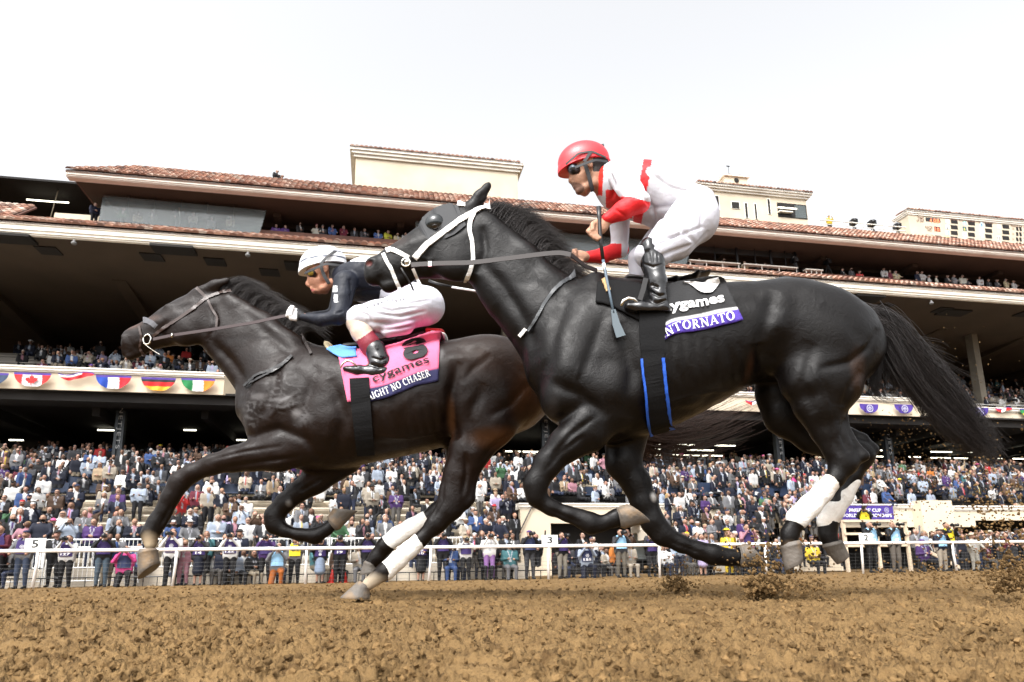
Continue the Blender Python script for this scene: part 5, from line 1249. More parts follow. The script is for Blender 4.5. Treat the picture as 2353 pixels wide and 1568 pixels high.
# near hind leg
D = -.15
A.bulge(1895, 790, 115, 120, D+.03, .16, 0, .06); A.bulge(1868, 870, 78, 70, D, .12, 20, .05)
A.limb([(1930, 800, 70, D, .11), (1905, 880, 70, D, .11), (1880, 930, 54, D, .085), (1900, 985, 38, D, .058), (1924, 1030, 31, D, .046), (1937, 1062, 30, D, .043), (1920, 1100, 19, D, .034), (1868, 1152, 17, D, .028), (1832, 1196, 20, D, .033), (1815, 1225, 18, D, .028), (1812, 1250, 19, D, .03)], .025)
A.limb([(1958, 1062, 14, D, .025), (1985, 1048, 11, D, .022), (1950, 1000, 9, D, .016), (1935, 955, 12, D, .02)], .02)
A.limb([(1800, 654, 12, -.03, .03), (1792, 700, 14, -.18, .03), (1778, 750, 12, -.235, .022)], .07)
# far hind leg
D = .15
A.limb([(1850, 850, 80, D, .11), (1805, 905, 66, D, .1), (1810, 950, 55, D, .085), (1865, 1000, 40, D, .06), (1925, 1028, 33, D, .05), (1975, 1046, 31, D, .045), (1958, 1092, 20, D, .034), (1925, 1150, 18, D, .03), (1903, 1200, 20, D, .033), (1902, 1228, 18, D, .028), (1910, 1250, 19, D, .03)], .025)
A.limb([(1990, 1050, 13, D, .025), (2008, 1032, 10, D, .02), (1985, 1005, 8, D, .016), (1940, 985, 12, D, .02)], .02)
# ribs, flank, sheath
A.f.blur(2)
horse_a = thing('race_horse', 'black horse in a white bridle galloping in front with all hooves off the ground', 'horse', tuple(A.P(1600, 1400)))
V, Q, _ = A.f.mesh(); BL = []
def blob(h, L, x, y, rx, ry, dy, rd, col, sg): p = h.P(x, y, dy); u = zc(p)/FPX; L.append((p, (rx*u, rd, ry*u), col, sg))
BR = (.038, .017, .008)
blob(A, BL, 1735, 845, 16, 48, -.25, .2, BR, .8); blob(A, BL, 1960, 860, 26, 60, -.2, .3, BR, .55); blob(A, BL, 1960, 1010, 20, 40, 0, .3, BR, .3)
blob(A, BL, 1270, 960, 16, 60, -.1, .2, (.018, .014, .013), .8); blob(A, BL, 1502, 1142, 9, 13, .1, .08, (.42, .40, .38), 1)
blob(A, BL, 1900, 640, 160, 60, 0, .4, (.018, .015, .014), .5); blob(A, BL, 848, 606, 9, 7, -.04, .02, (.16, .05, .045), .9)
blob(A, BL, 1812, 1262, 20, 22, -.15, .1, (.2, .13, .07), .5); blob(A, BL, 920, 560, 30, 24, 0, .2, (.035, .022, .018), .6)
GA = [([(1300, 690), (1272, 770), (1258, 860)], 15, .016, -.4, .02), ([(1425, 740), (1452, 850), (1440, 960)], 17, .02, -.4, 0), ([(1265, 880), (1330, 905), (1400, 960)], 12, .014, -.4, 0),
 ([(1400, 700), (1360, 800), (1330, 880)], 12, .010, -.4, 0), ([(1742, 790), (1750, 850), (1778, 905)], 17, .03, -.4, 0), ([(1778, 668), (1762, 740), (1745, 800)], 14, .012, -.4, 0), ([(2018, 755), (1995, 800), (1955, 832), (1880, 848)], 8, .016, -.4, 0),
 ([(1870, 790), (1846, 880), (1868, 950)], 13, .012, -.4, 0), ([(1978, 850), (1950, 895), (1937, 935)], 7, .010, -.4, 0), ([(1105, 600), (1150, 650), (1195, 720), (1230, 800)], 14, .022, -.4, 0), ([(1150, 530), (1240, 630), (1310, 700)], 13, .010, -.4, 0),
 ([(1000, 645), (975, 610), (992, 565)], 8, .009, -.2, 0), ([(1108, 520), (1116, 575), (1096, 630)], 8, .014, -.2, 0), ([(1020, 540), (1060, 530), (1090, 500)], 8, .006, -.2, 0), ([(1380, 950), (1312, 1000), (1262, 1060)], 6, .010, -.4, 0), ([(1345, 1000), (1290, 1040), (1250, 1085)], 5, .007, -.4, 0),
 ([(1262, 1172), (1300, 1188), (1336, 1204)], 4, .006, -.4, 0), ([(1470, 1060), (1490, 1120), (1505, 1180)], 6, .007, 0, .4), ([(1535, 1243), (1620, 1275)], 4, .005, 0, .4), ([(1940, 960), (1935, 1000), (1952, 1040)], 6, .012, -.4, 0), ([(1905, 960), (1915, 1010), (1930, 1050)], 5, .006, -.4, 0),
 ([(1500, 935), (1600, 905), (1700, 900)], 4, -.005, -.4, 0), ([(1480, 960), (1560, 945), (1640, 950)], 10, .008, -.4, 0), ([(1700, 870), (1600, 940), (1500, 985)], 12, .010, -.4, 0), ([(925, 610), (955, 585), (985, 598), (1000, 590)], 3.5, -.004, -.2, 0), ([(1330, 930), (1320, 880), (1335, 830)], 3.5, -.004, -.4, 0), ([(1285, 940), (1240, 1010), (1222, 1060)], 3.5, -.003, -.4, 0),
 ([(1860, 830), (1900, 920), (1915, 990)], 3.5, -.004, -.4, 0), ([(1660, 700), (1740, 690), (1800, 720)], 16, .010, -.4, 0), ([(1890, 700), (1950, 740), (1985, 790)], 14, .008, -.4, 0), ([(880, 590), (888, 615), (905, 630)], 6, .006, -.2, 0), ([(868, 632), (880, 650)], 5, .005, -.2, 0)]
for k_ in range(7): GA.append(([(1540+k_*26, 760+k_*4), (1548+k_*27, 830), (1575+k_*24, 895)], 6, .0035, -.4, 0))
GA = [(p_, s_*1.1, a_*.8, b_, c_) for p_, s_, a_, b_, c_ in GA]
V = sculpt(V, Q, YA, GA, 1)
mesh_np('body', V, Q, M_coat, horse_a, col=paint(V, (.0036, .0027, .0024), BL))
hoof('hoof', horse_a, A, (1417, 1164), (1436, 1215), (1438, 1157), (1495, 1199), -.14); hoof('hoof', horse_a, A, (1698, 1252), (1706, 1303), (1710, 1246), (1762, 1302), .14)
hoof('hoof', horse_a, A, (1841, 1246), (1795, 1258), (1846, 1288), (1804, 1312), -.15); hoof('hoof', horse_a, A, (1936, 1244), (1892, 1258), (1951, 1276), (1924, 1298), .15)
sdf_part('bandage', horse_a, A, [(1912, 1106, 21, -.15, .039), (1890, 1132, 22, -.15, .036), (1862, 1162, 24, -.15, .037), (1832, 1192, 26, -.15, .040)], M_wrap)
sdf_part('bandage', horse_a, A, [(1961, 1108, 15, .15, .036), (1938, 1142, 20, .15, .036), (1915, 1175, 22, .15, .038), (1901, 1200, 24, .15, .039)], M_wrap)
mb = MB(); mb.ball(A.P(1000, 520, -.072), .022, n=12); mb.build('eye', M_eye, horse_a, True)
# mane
def crest(h, pts, dy=0.): return [h.P(x, y, dy) for x, y in pts]
rt = []
cr = [(1130, 492), (1150, 502), (1170, 514), (1190, 530), (1208, 548), (1224, 566), (1240, 585), (1256, 602), (1275, 620), (1300, 634)]
rr_ = np.random.default_rng(5)
for (x, y) in cr:
    ln = 64 if 1150 < x < 1250 else 40
    rt.append((crest(A, [(x-6, y+10), (x+ln*.2, y-ln*.36), (x+ln*.7, y-ln*.32), (x+ln*1.2, y+ln*.12)], -.02), 420, .016, .036, .006))
strands('mane', horse_a, rt, M_hair, 3, 10, .0013)
def path(h, pts): return [h.P(x, y, d) for x, y, d in pts]
strands('tail', horse_a, [
 (path(A, [(2003, 738, 0), (2040, 745, -.03), (2085, 800, -.05), (2150, 870, -.05), (2205, 935, -.05), (2250, 1010, -.03), (2292, 1056, 0)]), 1500, .030, .032, .034),
 (path(A, [(2003, 742, 0), (2035, 770, -.03), (2075, 850, -.05), (2130, 920, -.05), (2190, 985, -.05), (2262, 1048, 0)]), 1500, .030, .030, .034),
 (path(A, [(2008, 745, 0), (2060, 775, -.02), (2130, 812, 0), (2190, 860, 0), (2270, 880, .05)]), 60, .014, .07, .03),
 (path(A, [(2005, 750, 0), (2022, 800, -.04), (2012, 860, -.05), (2008, 905, -.05), (2050, 922, -.03)]), 150, .013, .02, .015),
 (path(A, [(2010, 760, 0), (2035, 830, -.03), (2050, 880, -.03), (2095, 915, 0)]), 150, .016, .035, .02)], M_hair, 9, 18, .0015)
sdf_part('tail_dock', horse_a, A, [(1995, 745, 16, 0, .03), (2025, 748, 17, 0, .03), (2055, 785, 20, -.02, .03), (2095, 838, 22, -.04, .028), (2150, 900, 18, -.04, .02), (2200, 962, 9, -.04, .01)], M_hair)

# ---------------------------------------------------------------- dark brown horse behind
YB = 3.85
B = Horse(YB, (262, 637), (1275, 1375), .0085)
T2 = [(551, 915, 945, .05), (570, 865, 985, .13), (605, 830, 1040, .19), (660, 812, 1072, .235), (720, 800, 1084, .26), (780, 803, 1080, .275), (850, 806, 1062, .29), (930, 806, 1045, .30), (1000, 797, 1030, .30), (1050, 788, 1012, .29), (1100, 778, 1005, .28), (1150, 780, 1005, .275), (1200, 803, 990, .25), (1238, 840, 970, .2), (1258, 880, 945, .12), (1264, 900, 925, .05)]
B.torso(T2, .03)
B.limb([(492, 728, 55, 0, .072), (540, 768, 66, 0, .085), (592, 812, 78, 0, .11), (640, 860, 92, 0, .15), (690, 900, 100, 0, .19)], .05)
B.limb([(284, 789, 24, 0, .042), (315, 782, 30, 0, .046), (350, 768, 33, 0, .052), (395, 748, 44, 0, .063), (440, 734, 55, 0, .074), (478, 712, 50, 0, .072)], .03)
B.limb([(269, 786, 17, 0, .042), (277, 808, 14, 0, .036)], .02); B.limb([(300, 816, 13, 0, .03), (330, 806, 10, 0, .028)], .012)
B.bulge(432, 755, 42, 42, -.045, .045, 0, .02); B.bulge(432, 755, 42, 42, .045, .045, 0, .02)
B.limb([(325, 762, 6, -.035, .012), (365, 742, 7, -.05, .014), (410, 722, 8, -.062, .014)], .02)
B.bulge(278, 778, 10, 9, -.038, .018, 20, .012); B.bulge(273, 779, 7, 5.5, -.052, .02, 40, .006, True)
B.crease([(272, 815), (290, 812), (310, 806), (325, 800)], -.04, 1.8, .012, .008)
B.limb([(470, 664, 12, -.05, .02), (495, 655, 13, -.055, .018), (518, 646, 8, -.055, .012), (536, 638, 2, -.055, .004)], .014)
B.bulge(505, 658, 17, 5, -.073, .012, 25, .008, True)
B.limb([(480, 668, 9, .05, .018), (505, 652, 6, .06, .012)], .012); B.bulge(462, 680, 22, 18, 0, .055, 0, .03)
B.bulge(384, 704, 12, 8, -.058, .012, 30, .012)
B.limb([(530, 690, 14, -.045, .03), (600, 745, 20, -.06, .035), (670, 795, 22, -.085, .04)], .05)
B.bulge(650, 930, 75, 80, -.14, .12, 10, .05); B.bulge(745, 970, 70, 55, -.17, .1, -10, .05); B.bulge(610, 980, 40, 48, -.1, .1, 0, .05); B.bulge(610, 980, 40, 48, .1, .1, 0, .05)
D = -.14
B.limb([(700, 1010, 62, D, .1), (640, 1035, 48, D, .085), (585, 1046, 36, D, .07), (538, 1055, 29, D, .056), (488, 1068, 23, D, .046), (440, 1088, 21, D, .042), (412, 1108, 23, D, .043), (392, 1142, 20, D, .038), (378, 1172, 18, D, .031), (358, 1200, 18, D, .03), (344, 1226, 18, D, .034), (346, 1252, 14, D, .028)], .025)
B.limb([(640, 1015, 14, D-.06, .025), (560, 1040, 10, D-.045, .018), (480, 1060, 7, D-.03, .014)], .025); B.limb([(384, 1190, 7, D, .013), (366, 1222, 8, D, .014)], .015)
D = .12
B.limb([(790, 1050, 45, D, .075), (722, 1105, 32, D, .06), (686, 1130, 24, D, .048), (655, 1155, 22, D, .043), (630, 1185, 22, D, .04), (632, 1206, 21, D, .038), (655, 1221, 14, D, .027), (690, 1229, 14, D, .027), (725, 1232, 18, D, .032), (748, 1218, 14, D, .027), (764, 1204, 15, D, .028)], .02)
B.bulge(664, 1157, 6, 8, D-.045, .01, 40, .008)
D = -.15
B.bulge(1140, 880, 105, 100, D+.03, .15, 0, .06); B.bulge(1095, 950, 62, 68, D, .11, 10, .05)
B.limb([(1165, 890, 68, D, .11), (1120, 965, 68, D, .105), (1082, 1030, 48, D, .078), (1056, 1085, 35, D, .055), (1046, 1130, 34, D, .046), (1035, 1165, 29, D, .042), (1004, 1202, 22, D, .036), (965, 1242, 16, D, .028), (920, 1282, 17, D, .028), (884, 1314, 19, D, .034), (862, 1330, 14, D, .027), (845, 1344, 15, D, .03)], .025)
B.limb([(1072, 1158, 13, D, .024), (1084, 1148, 8, D, .018), (1092, 1100, 6, D, .014), (1105, 1060, 10, D, .02)], .02)
D = .12
B.limb([(1110, 940, 65, D, .1), (1070, 1030, 45, D, .07), (1056, 1100, 32, D, .05), (1040, 1150, 28, D, .043), (1004, 1176, 20, D, .034), (970, 1195, 15, D, .028), (920, 1225, 16, D, .028), (885, 1254, 19, D, .033), (864, 1282, 16, D, .027), (852, 1296, 15, D, .028)], .02)
B.f.blur(2)
horse_b = thing('race_horse', 'dark brown horse with saddle number 8 stretching its lead foreleg behind the black horse', 'horse', tuple(B.P(800, 1400)))
V, Q, _ = B.f.mesh(); BL = []
BR = (.075, .030, .011)
blob(B, BL, 1160, 1015, 95, 30, -.1, .4, BR, .8); blob(B, BL, 1220, 900, 60, 120, -.1, .4, (.06, .025, .010), .9); blob(B, BL, 1035, 960, 12, 60, -.25, .2, BR, .7); blob(B, BL, 1120, 840, 110, 80, -.1, .4, (.036, .017, .009), .8)
blob(B, BL, 310, 752, 30, 14, 0, .2, (.09, .045, .03), .8); blob(B, BL, 360, 740, 30, 12, 0, .2, (.07, .04, .03), .6); blob(B, BL, 664, 1157, 9, 10, .08, .08, (.12, .11, .1), .9)
blob(B, BL, 346, 1248, 22, 30, -.14, .1, (.42, .33, .22), .95); blob(B, BL, 850, 1340, 52, 26, -.15, .1, (.40, .33, .24), .95); blob(B, BL, 700, 1100, 40, 16, .1, .2, (.04, .022, .016), .7)
for x, y, rx, ry, sg in ((570, 935, 1, 1, .0), (600, 915, 28, 10, .45), (660, 925, 26, 12, .45), (690, 955, 14, 14, .8), (1012, 820, 12, 18, .9)): blob(B, BL, x, y, rx, ry, -.2, .25, (.19, .18, .18), sg*.8)
GB = [([(640, 830), (625, 900), (600, 960)], 13, .016, -.4, .02), ([(760, 870), (790, 960), (770, 1050)], 15, .018, -.4, 0), ([(590, 1000), (640, 985), (700, 1010), (740, 1060)], 10, .014, -.4, 0), ([(730, 840), (700, 930), (680, 980)], 12, .010, -.4, 0),
 ([(1055, 830), (1038, 900), (1034, 970), (1050, 1010)], 14, .030, -.4, 0), ([(1130, 815), (1090, 845), (1060, 880)], 9, .010, -.4, 0), ([(1215, 880), (1175, 930), (1120, 960)], 9, .010, -.4, 0), ([(1110, 880), (1080, 960), (1085, 1040)], 12, .012, -.4, 0), ([(1180, 1000), (1130, 1030), (1098, 1070)], 7, .01, -.4, 0),
 ([(480, 780), (530, 830), (575, 900)], 12, .020, -.4, 0), ([(545, 700), (620, 770), (690, 830)], 12, .010, -.4, 0), ([(490, 700), (496, 745), (478, 785)], 7, .012, -.2, 0), ([(385, 790), (372, 765), (385, 735)], 7, .008, -.2, 0), ([(400, 712), (440, 700), (465, 680)], 7, .006, -.2, 0),
 ([(690, 1050), (600, 1062), (500, 1078)], 6, .010, -.4, 0), ([(650, 1025), (560, 1038), (470, 1062)], 4, .006, -.4, 0), ([(395, 1160), (368, 1208)], 4, .006, -.4, 0), ([(740, 1100), (690, 1130)], 5, .006, 0, .4), ([(1070, 1040), (1072, 1090), (1062, 1140)], 6, .012, -.4, 0), ([(1020, 1100), (1016, 1150), (990, 1195)], 5, .006, -.4, 0),
 ([(860, 1000), (940, 1010), (1020, 990)], 4, -.005, -.4, 0), ([(830, 1030), (920, 1020), (1000, 1005)], 10, .009, -.4, 0), ([(310, 790), (340, 770), (372, 772)], 3, -.004, -.2, 0), ([(620, 960), (640, 930), (690, 900)], 3.5, -.005, -.4, 0), ([(600, 930), (650, 940), (700, 925)], 3.5, -.004, -.4, 0), ([(560, 1045), (480, 1060)], 3, -.003, -.4, 0), ([(990, 815), (1050, 800), (1110, 810)], 14, .008, -.4, 0), ([(295, 775), (303, 795), (315, 805)], 5, .005, -.2, 0)]
for k_ in range(7): GB.append(([(875+k_*22, 890+k_*3), (882+k_*23, 950), (905+k_*20, 1000)], 6, .0035, -.4, 0))
V = sculpt(V, Q, YB, GB, 2)
cb_ = paint(V, (.0085, .0042, .0028), BL); px_, py_ = vproj(V)
for (x, y, rx, ry, th_) in ((575, 945, 20, 60, .45), (640, 925, 60, 26, .40), (695, 955, 26, 26, .25), (650, 880, 60, 30, .6), (1012, 820, 16, 22, -.1)):      # dried sweat
    w_ = np.clip(1.15-np.sqrt(((px_-x)/rx)**2+((py_-y)/ry)**2), 0, 1)*(V[:, 1] < YB); n_ = fnoise(px_*.11+3*fnoise(px_*.05, py_*.05, 31, 2), py_*.16, 30, 2); w_ = w_*np.clip((n_-th_+.3)*4, 0, 1); cb_ = cb_*(1-w_[:, None]*.38)+np.array([.15, .145, .145])*w_[:, None]*.38
dk_ = np.clip((py_-1070)/110, 0, 1)*(cb_.max(1) < .03); cb_ = cb_*(1-.6*dk_[:, None])     # black points below knee and hock
mesh_np('body', V, Q, M_coat, horse_b, col=cb_)
hoof('hoof', horse_b, B, (362, 1264), (318, 1272), (367, 1294), (318, 1332), -.14); hoof('hoof', horse_b, B, (753, 1186), (781, 1216), (763, 1169), (822, 1174), .12)
hoof('hoof', horse_b, B, (851, 1353), (820, 1338), (852, 1378), (780, 1374), -.15); hoof('hoof', horse_b, B, (864, 1300), (836, 1292), (868, 1318), (826, 1322), .12)
sdf_part('bandage', horse_b, B, [(962, 1244, 19, -.15, .034), (940, 1264, 19, -.15, .033), (915, 1287, 20, -.15, .034), (888, 1312, 22, -.15, .038)], M_wrap)
sdf_part('bandage', horse_b, B, [(975, 1193, 18, .12, .033), (945, 1212, 19, .12, .032), (915, 1230, 20, .12, .033), (892, 1248, 20, .12, .037)], M_wrap)
mb = MB(); mb.ball(B.P(386, 708, -.050), .018, n=12, sc=(1, .7, 1)); mb.build('eye', M_eye, horse_b, True)
rt = []
for (x, y) in ((520, 668), (540, 678), (560, 690), (580, 703), (600, 716), (620, 730), (640, 744), (660, 756), (682, 768)):
    rt.append((crest(B, [(x-5, y+10), (x+12, y-18), (x+40, y-24), (x+80, y+4)], -.02), 340, .016, .026, .006))
strands('mane', horse_b, rt, M_hair, 4, 10, .0014)
strands('tail', horse_b, [(path(B, [(1250, 850, 0), (1300, 890, 0), (1400, 960, 0), (1500, 1015, 0), (1600, 1010, .02), (1720, 955, .05)]), 420, .02, .09, .03), (path(B, [(1250, 860, 0), (1330, 930, 0), (1430, 1010, 0), (1550, 1030, 0), (1700, 985, 0)]), 300, .02, .08, .03)], M_hairb, 12, 16, .0024)
# ================================================================ tack and riders
def hit(h, px, py, off=0.0, miss=None):
    """first point of the horse's surface on the line of sight, lifted by off towards its outside"""
    d = ray(px, py); cam_ = np.array([0, 0, CAMH]); ks = np.arange((h.Y-.42)/d[1], (h.Y+.10)/d[1], .003)
    P = cam_+ks[:, None]*d; I = np.round((P-h.f.lo)/h.f.h).astype(int)
    ok = ((I >= 0) & (I < h.f.n)).all(1); v = np.full(len(P), 1.0); v[ok] = h.f.d[I[ok, 0], I[ok, 1], I[ok, 2]]
    j = np.argmax(v < 0)
    if v[j] >= 0: return np.array(bp(px, py, h.Y-.02 if miss is None else miss))
    p = P[j]; i = I[j]; g = np.array([h.f.d[min(i[0]+2, h.f.n[0]-1), i[1], i[2]]-h.f.d[i[0]-2, i[1], i[2]], h.f.d[i[0], i[1]+2, i[2]]-h.f.d[i[0], max(i[1]-2, 0), i[2]], h.f.d[i[0], i[1], min(i[2]+2, h.f.n[2]-1)]-h.f.d[i[0], i[1], i[2]-2]]); g /= np.linalg.norm(g)+1e-9
    g = g*np.array([1, 1, .45])+np.array([0, -.45, 0]); g[1] = min(g[1], -.3); g /= np.linalg.norm(g)
    return p+g*off
def resample(pts, n):
    P = np.array(pts, float); L = np.concatenate([[0], np.cumsum(np.linalg.norm(np.diff(P, axis=0), axis=1))]); u = np.linspace(0, L[-1], n)
    Q = np.stack([np.interp(u, L, P[:, k]) for k in range(P.shape[1])], 1)
    for _ in range(2): Q[1:-1] = (Q[:-2]+2*Q[1:-1]+Q[2:])/4
    return Q
def band(h, pts, w, off, m, name, parent, n=None, th=.004, smooth=True, c=(1, 1, 1)):
    """strap lying on the horse along picture points, w pixels wide"""
    n = n or max(4, int(len(pts)*6)); P = resample(pts, n); T = np.gradient(P, axis=0); T /= np.linalg.norm(T, axis=1)[:, None]; Nn = np.stack([-T[:, 1], T[:, 0]], 1)
    ws = np.interp(np.linspace(0, 1, n), np.linspace(0, 1, len(w)), w) if hasattr(w, '__len__') else np.full(n, w)
    A_ = np.array([hit(h, *(P[i]-Nn[i]*ws[i]/2), off) for i in range(n)]); B_ = np.array([hit(h, *(P[i]+Nn[i]*ws[i]/2), off) for i in range(n)])
    for _ in range(2):
        for X in (A_, B_): X[1:-1, 1] = (X[:-2, 1]+X[1:-1, 1]*2+X[2:, 1])/4
    y = np.minimum(A_[:, 1], B_[:, 1])+.004; A_[:, 1] = np.minimum(A_[:, 1], y+.012); B_[:, 1] = np.minimum(B_[:, 1], y+.012)
    back = np.array([0, th+.006, 0]); V = np.concatenate([A_, B_, B_+back, A_+back]); Q = []
    for i in range(n-1):
        for a, b in ((0, 1), (1, 2), (2, 3), (3, 0)): Q.append((a*n+i, b*n+i, b*n+i+1, a*n+i+1))
    Q += [(0, 3*n, 2*n, n), (n-1, 2*n-1, 3*n-1, 4*n-1)]
    return mesh_np(name, V, np.array(Q), m, parent, smooth=False)
def cloth(h, top, bot, off, colour, name, parent, m, nu=44, nv=22, wave=.004):
    T = resample(top, nu); B_ = resample(bot, nu); V = np.zeros((nv+1, nu, 3)); Cc = np.zeros((nv+1, nu, 3))
    for j in range(nv+1):
        f = j/nv
        for i in range(nu):
            p = T[i]*(1-f)+B_[i]*f; V[j, i] = hit(h, p[0], p[1], off+wave*math.sin(i*.55+f*3)*f); Cc[j, i] = colour(p[0], p[1], i/(nu-1), f)
    for _ in range(3): V[1:-1, :, 1] = (V[:-2, :, 1]+2*V[1:-1, :, 1]+V[2:, :, 1])/4; V[:, 1:-1, 1] = (V[:, :-2, 1]+2*V[:, 1:-1, 1]+V[:, 2:, 1])/4
    F = V.copy(); F[:, :, 1] = 2*h.Y-F[:, :, 1]+.02; n1 = (nv+1)*nu
    tm = (V[0]+F[0])/2+np.array([0, 0, .02]); AV = np.concatenate([V.reshape(-1, 3), F.reshape(-1, 3), tm]); AC = np.concatenate([Cc.reshape(-1, 3), Cc.reshape(-1, 3), Cc[0]])
    I = np.arange(n1).reshape(nv+1, nu); q = np.stack([I[:-1, :-1], I[1:, :-1], I[1:, 1:], I[:-1, 1:]], -1).reshape(-1, 4)
    i = np.arange(nu-1); t1 = np.stack([i, i+1, 2*n1+i+1, 2*n1+i], 1); t2 = np.stack([n1+i, 2*n1+i, 2*n1+i+1, n1+i+1], 1)
    o = mesh_np(name, AV, np.concatenate([q, q[:, ::-1]+n1, t1, t2]), m, parent, col=AC)
    md = o.modifiers.new('thick', 'SOLIDIFY'); md.thickness = .006; md.offset = -1
    return V
# seriffed capitals ---------------------------------------------------
def arc(cx, cy, rx, ry, a0, a1, n=14): return [(cx+rx*math.cos(math.radians(a0+(a1-a0)*i/n)), cy+ry*math.sin(math.radians(a0+(a1-a0)*i/n))) for i in range(n+1)]
K, k_ = .17, .075
def sf(x, y): return ([(x-.14, y), (x+.14, y)], k_)
GL = {
 'I': (.42, [([(.2, 0), (.2, 1)], K), sf(.2, .035), sf(.2, .965)]),
 'T': (.76, [([(.38, 0), (.38, 1)], K), ([(.04, .965), (.72, .965)], k_), ([(.06, .96), (.06, .75)], k_), ([(.70, .96), (.70, .75)], k_), sf(.38, .035)]),
 'E': (.72, [([(.2, 0), (.2, 1)], K), ([(.06, .965), (.64, .965)], k_), ([(.06, .035), (.66, .035)], k_), ([(.2, .5), (.5, .5)], k_), ([(.62, .97), (.62, .78)], k_), ([(.64, .03), (.64, .26)], k_), ([(.5, .38), (.5, .62)], k_)]),
 'N': (.90, [([(.18, 0), (.18, 1)], k_*1.1), ([(.72, 0), (.72, 1)], k_*1.1), ([(.18, 1), (.72, 0)], K*1.05), sf(.16, .965), sf(.18, .035), sf(.72, .965)]),
 'O': (.86, [(arc(.42, .5, .31, .46, 0, 360, 28), -1)]),
 'H': (.90, [([(.18, 0), (.18, 1)], K), ([(.70, 0), (.70, 1)], K), ([(.18, .5), (.7, .5)], k_), sf(.18, .035), sf(.18, .965), sf(.7, .035), sf(.7, .965)]),
 'A': (.84, [([(.12, 0), (.42, 1)], k_*1.1), ([(.42, 1), (.72, 0)], K), ([(.22, .33), (.62, .33)], k_), sf(.12, .035), sf(.72, .035)]),
 'R': (.84, [([(.2, 0), (.2, 1)], K), ([(.06, .965), (.3, .965)], k_), sf(.2, .035), (arc(.36, .745, .22, .22, 90, -90), K*.8), ([(.2, .965), (.37, .965)], k_), ([(.2, .525), (.37, .525)], k_), ([(.4, .52), (.72, .02)], K)]),
 'B': (.78, [([(.2, 0), (.2, 1)], K), ([(.06, .965), (.36, .965)], k_), ([(.06, .035), (.36, .035)], k_), (arc(.34, .755, .2, .21, 90, -90), K*.8), (arc(.36, .27, .24, .235, 90, -90), K*.85), ([(.2, .52), (.36, .52)], k_)]),
 'C': (.78, [(arc(.44, .5, .32, .46, 50, 310, 22), -1), ([(.68, .95), (.68, .68)], k_)]),
 'G': (.86, [(arc(.44, .5, .32, .46, 50, 320, 22), -1), ([(.68, .95), (.68, .70)], k_), ([(.68, .42), (.68, .06)], K), ([(.54, .42), (.8, .42)], k_)]),
 'S': (.64, [(arc(.33, .74, .2, .225, 20, 200, 12)+arc(.33, .26, .22, .235, 100, -160, 14)[0:], -2), ([(.53, .95), (.53, .74)], k_), ([(.09, .05), (.09, .28)], k_)]),
 ' ': (.36, [])}
def serif_polys(txt, gap=.04):
    x0 = 0; V = []; Q = []; n = 0
    for ch in txt:
        w, st_ = GL[ch]
        for pts, wd in st_:
            P = np.array(pts, float); m = len(P)
            if m == 2: P = np.array([P[0]*(1-t)+P[1]*t for t in np.linspace(0, 1, 4)]); m = 4
            T = np.gradient(P, axis=0); T /= np.linalg.norm(T, axis=1)[:, None]+1e-9; Nn = np.stack([-T[:, 1], T[:, 0]], 1)
            if wd == -1: ws = k_+(K*1.1-k_)*np.abs(Nn[:, 0])
            elif wd == -2: ws = k_*1.2+(K*1.1-k_)*np.abs(Nn[:, 1])
            else: ws = np.full(m, wd)
            V += list(P-Nn*ws[:, None]/2+[x0, 0])+list(P+Nn*ws[:, None]/2+[x0, 0])
            Q += [(n+i, n+i+1, n+m+i+1, n+m+i) for i in range(m-1)]; n += 2*m
        x0 += w+gap
    V = np.array(V); V[:, 0] /= x0; return V, np.array(Q)
def letter_on(h, V, F, base, hpx, off, m, name, parent):
    """letters in 0..1 x 0..1 laid along picture baseline base, hpx tall, on the horse cloth"""
    B_ = resample(base, 60); T = np.gradient(B_, axis=0); T /= np.linalg.norm(T, axis=1)[:, None]; Nn = np.stack([T[:, 1], -T[:, 0]], 1)
    u = np.clip(V[:, 0], 0, 1)*59; x = np.stack([np.interp(u, np.arange(60), B_[:, k]) for k in (0, 1)], 1); nn = np.stack([np.interp(u, np.arange(60), Nn[:, k]) for k in (0, 1)], 1)
    px = x+nn*V[:, 1:2]*hpx; W = np.array([hit(h, a, b, off) for a, b in px])
    return mesh_np(name, W, F, m, parent, smooth=False)

import copy
def padded(h, L):
    q = copy.copy(h); q.f = copy.copy(h.f); q.f.d = h.f.d.copy(); q.limb(L, .03); return q
PA = padded(A, [(1450, 668, 22, 0, .15), (1510, 672, 20, 0, .2), (1560, 676, 24, 0, .22), (1610, 670, 35, 0, .24), (1655, 668, 34, 0, .23)])
PB = padded(B, [(770, 818, 20, 0, .16), (830, 820, 18, 0, .2), (900, 815, 22, 0, .22), (960, 792, 36, 0, .25), (1008, 784, 34, 0, .24)])
# ---- black horse: number cloth, saddle, girth, bridle
M_nc = mat('number_cloth', rough=.8, attr=True, var=.05, vscale=20, bump=.3, bscale=120); M_pw = mat('print_white', (.8, .8, .8), .75); M_pb = mat('print_black', (.012, .012, .014), .75)
M_blk = mat('black_fabric', (.0055, .0055, .006), .85, spec=.2, bump=.2, bscale=90); M_blue = mat('blue_piping', (.015, .10, .55), .6)
sc_a = thing('saddle_cloth', 'black number cloth with purple name band on the back of the black horse', 'saddle cloth', tuple(A.P(1600, 700)))
def colA(px, py, u, v): return (.07, .035, .33) if v > .76 else (.78, .78, .78) if v > .71 else (.010, .010, .011)
cloth(PA, [(1500, 665), (1535, 655), (1570, 646), (1610, 638), (1648, 634), (1660, 640)], [(1503, 806), (1517, 790), (1541, 773), (1565, 766), (1590, 765), (1629, 757), (1705, 738)], .014, colA, 'cloth', sc_a, M_nc)
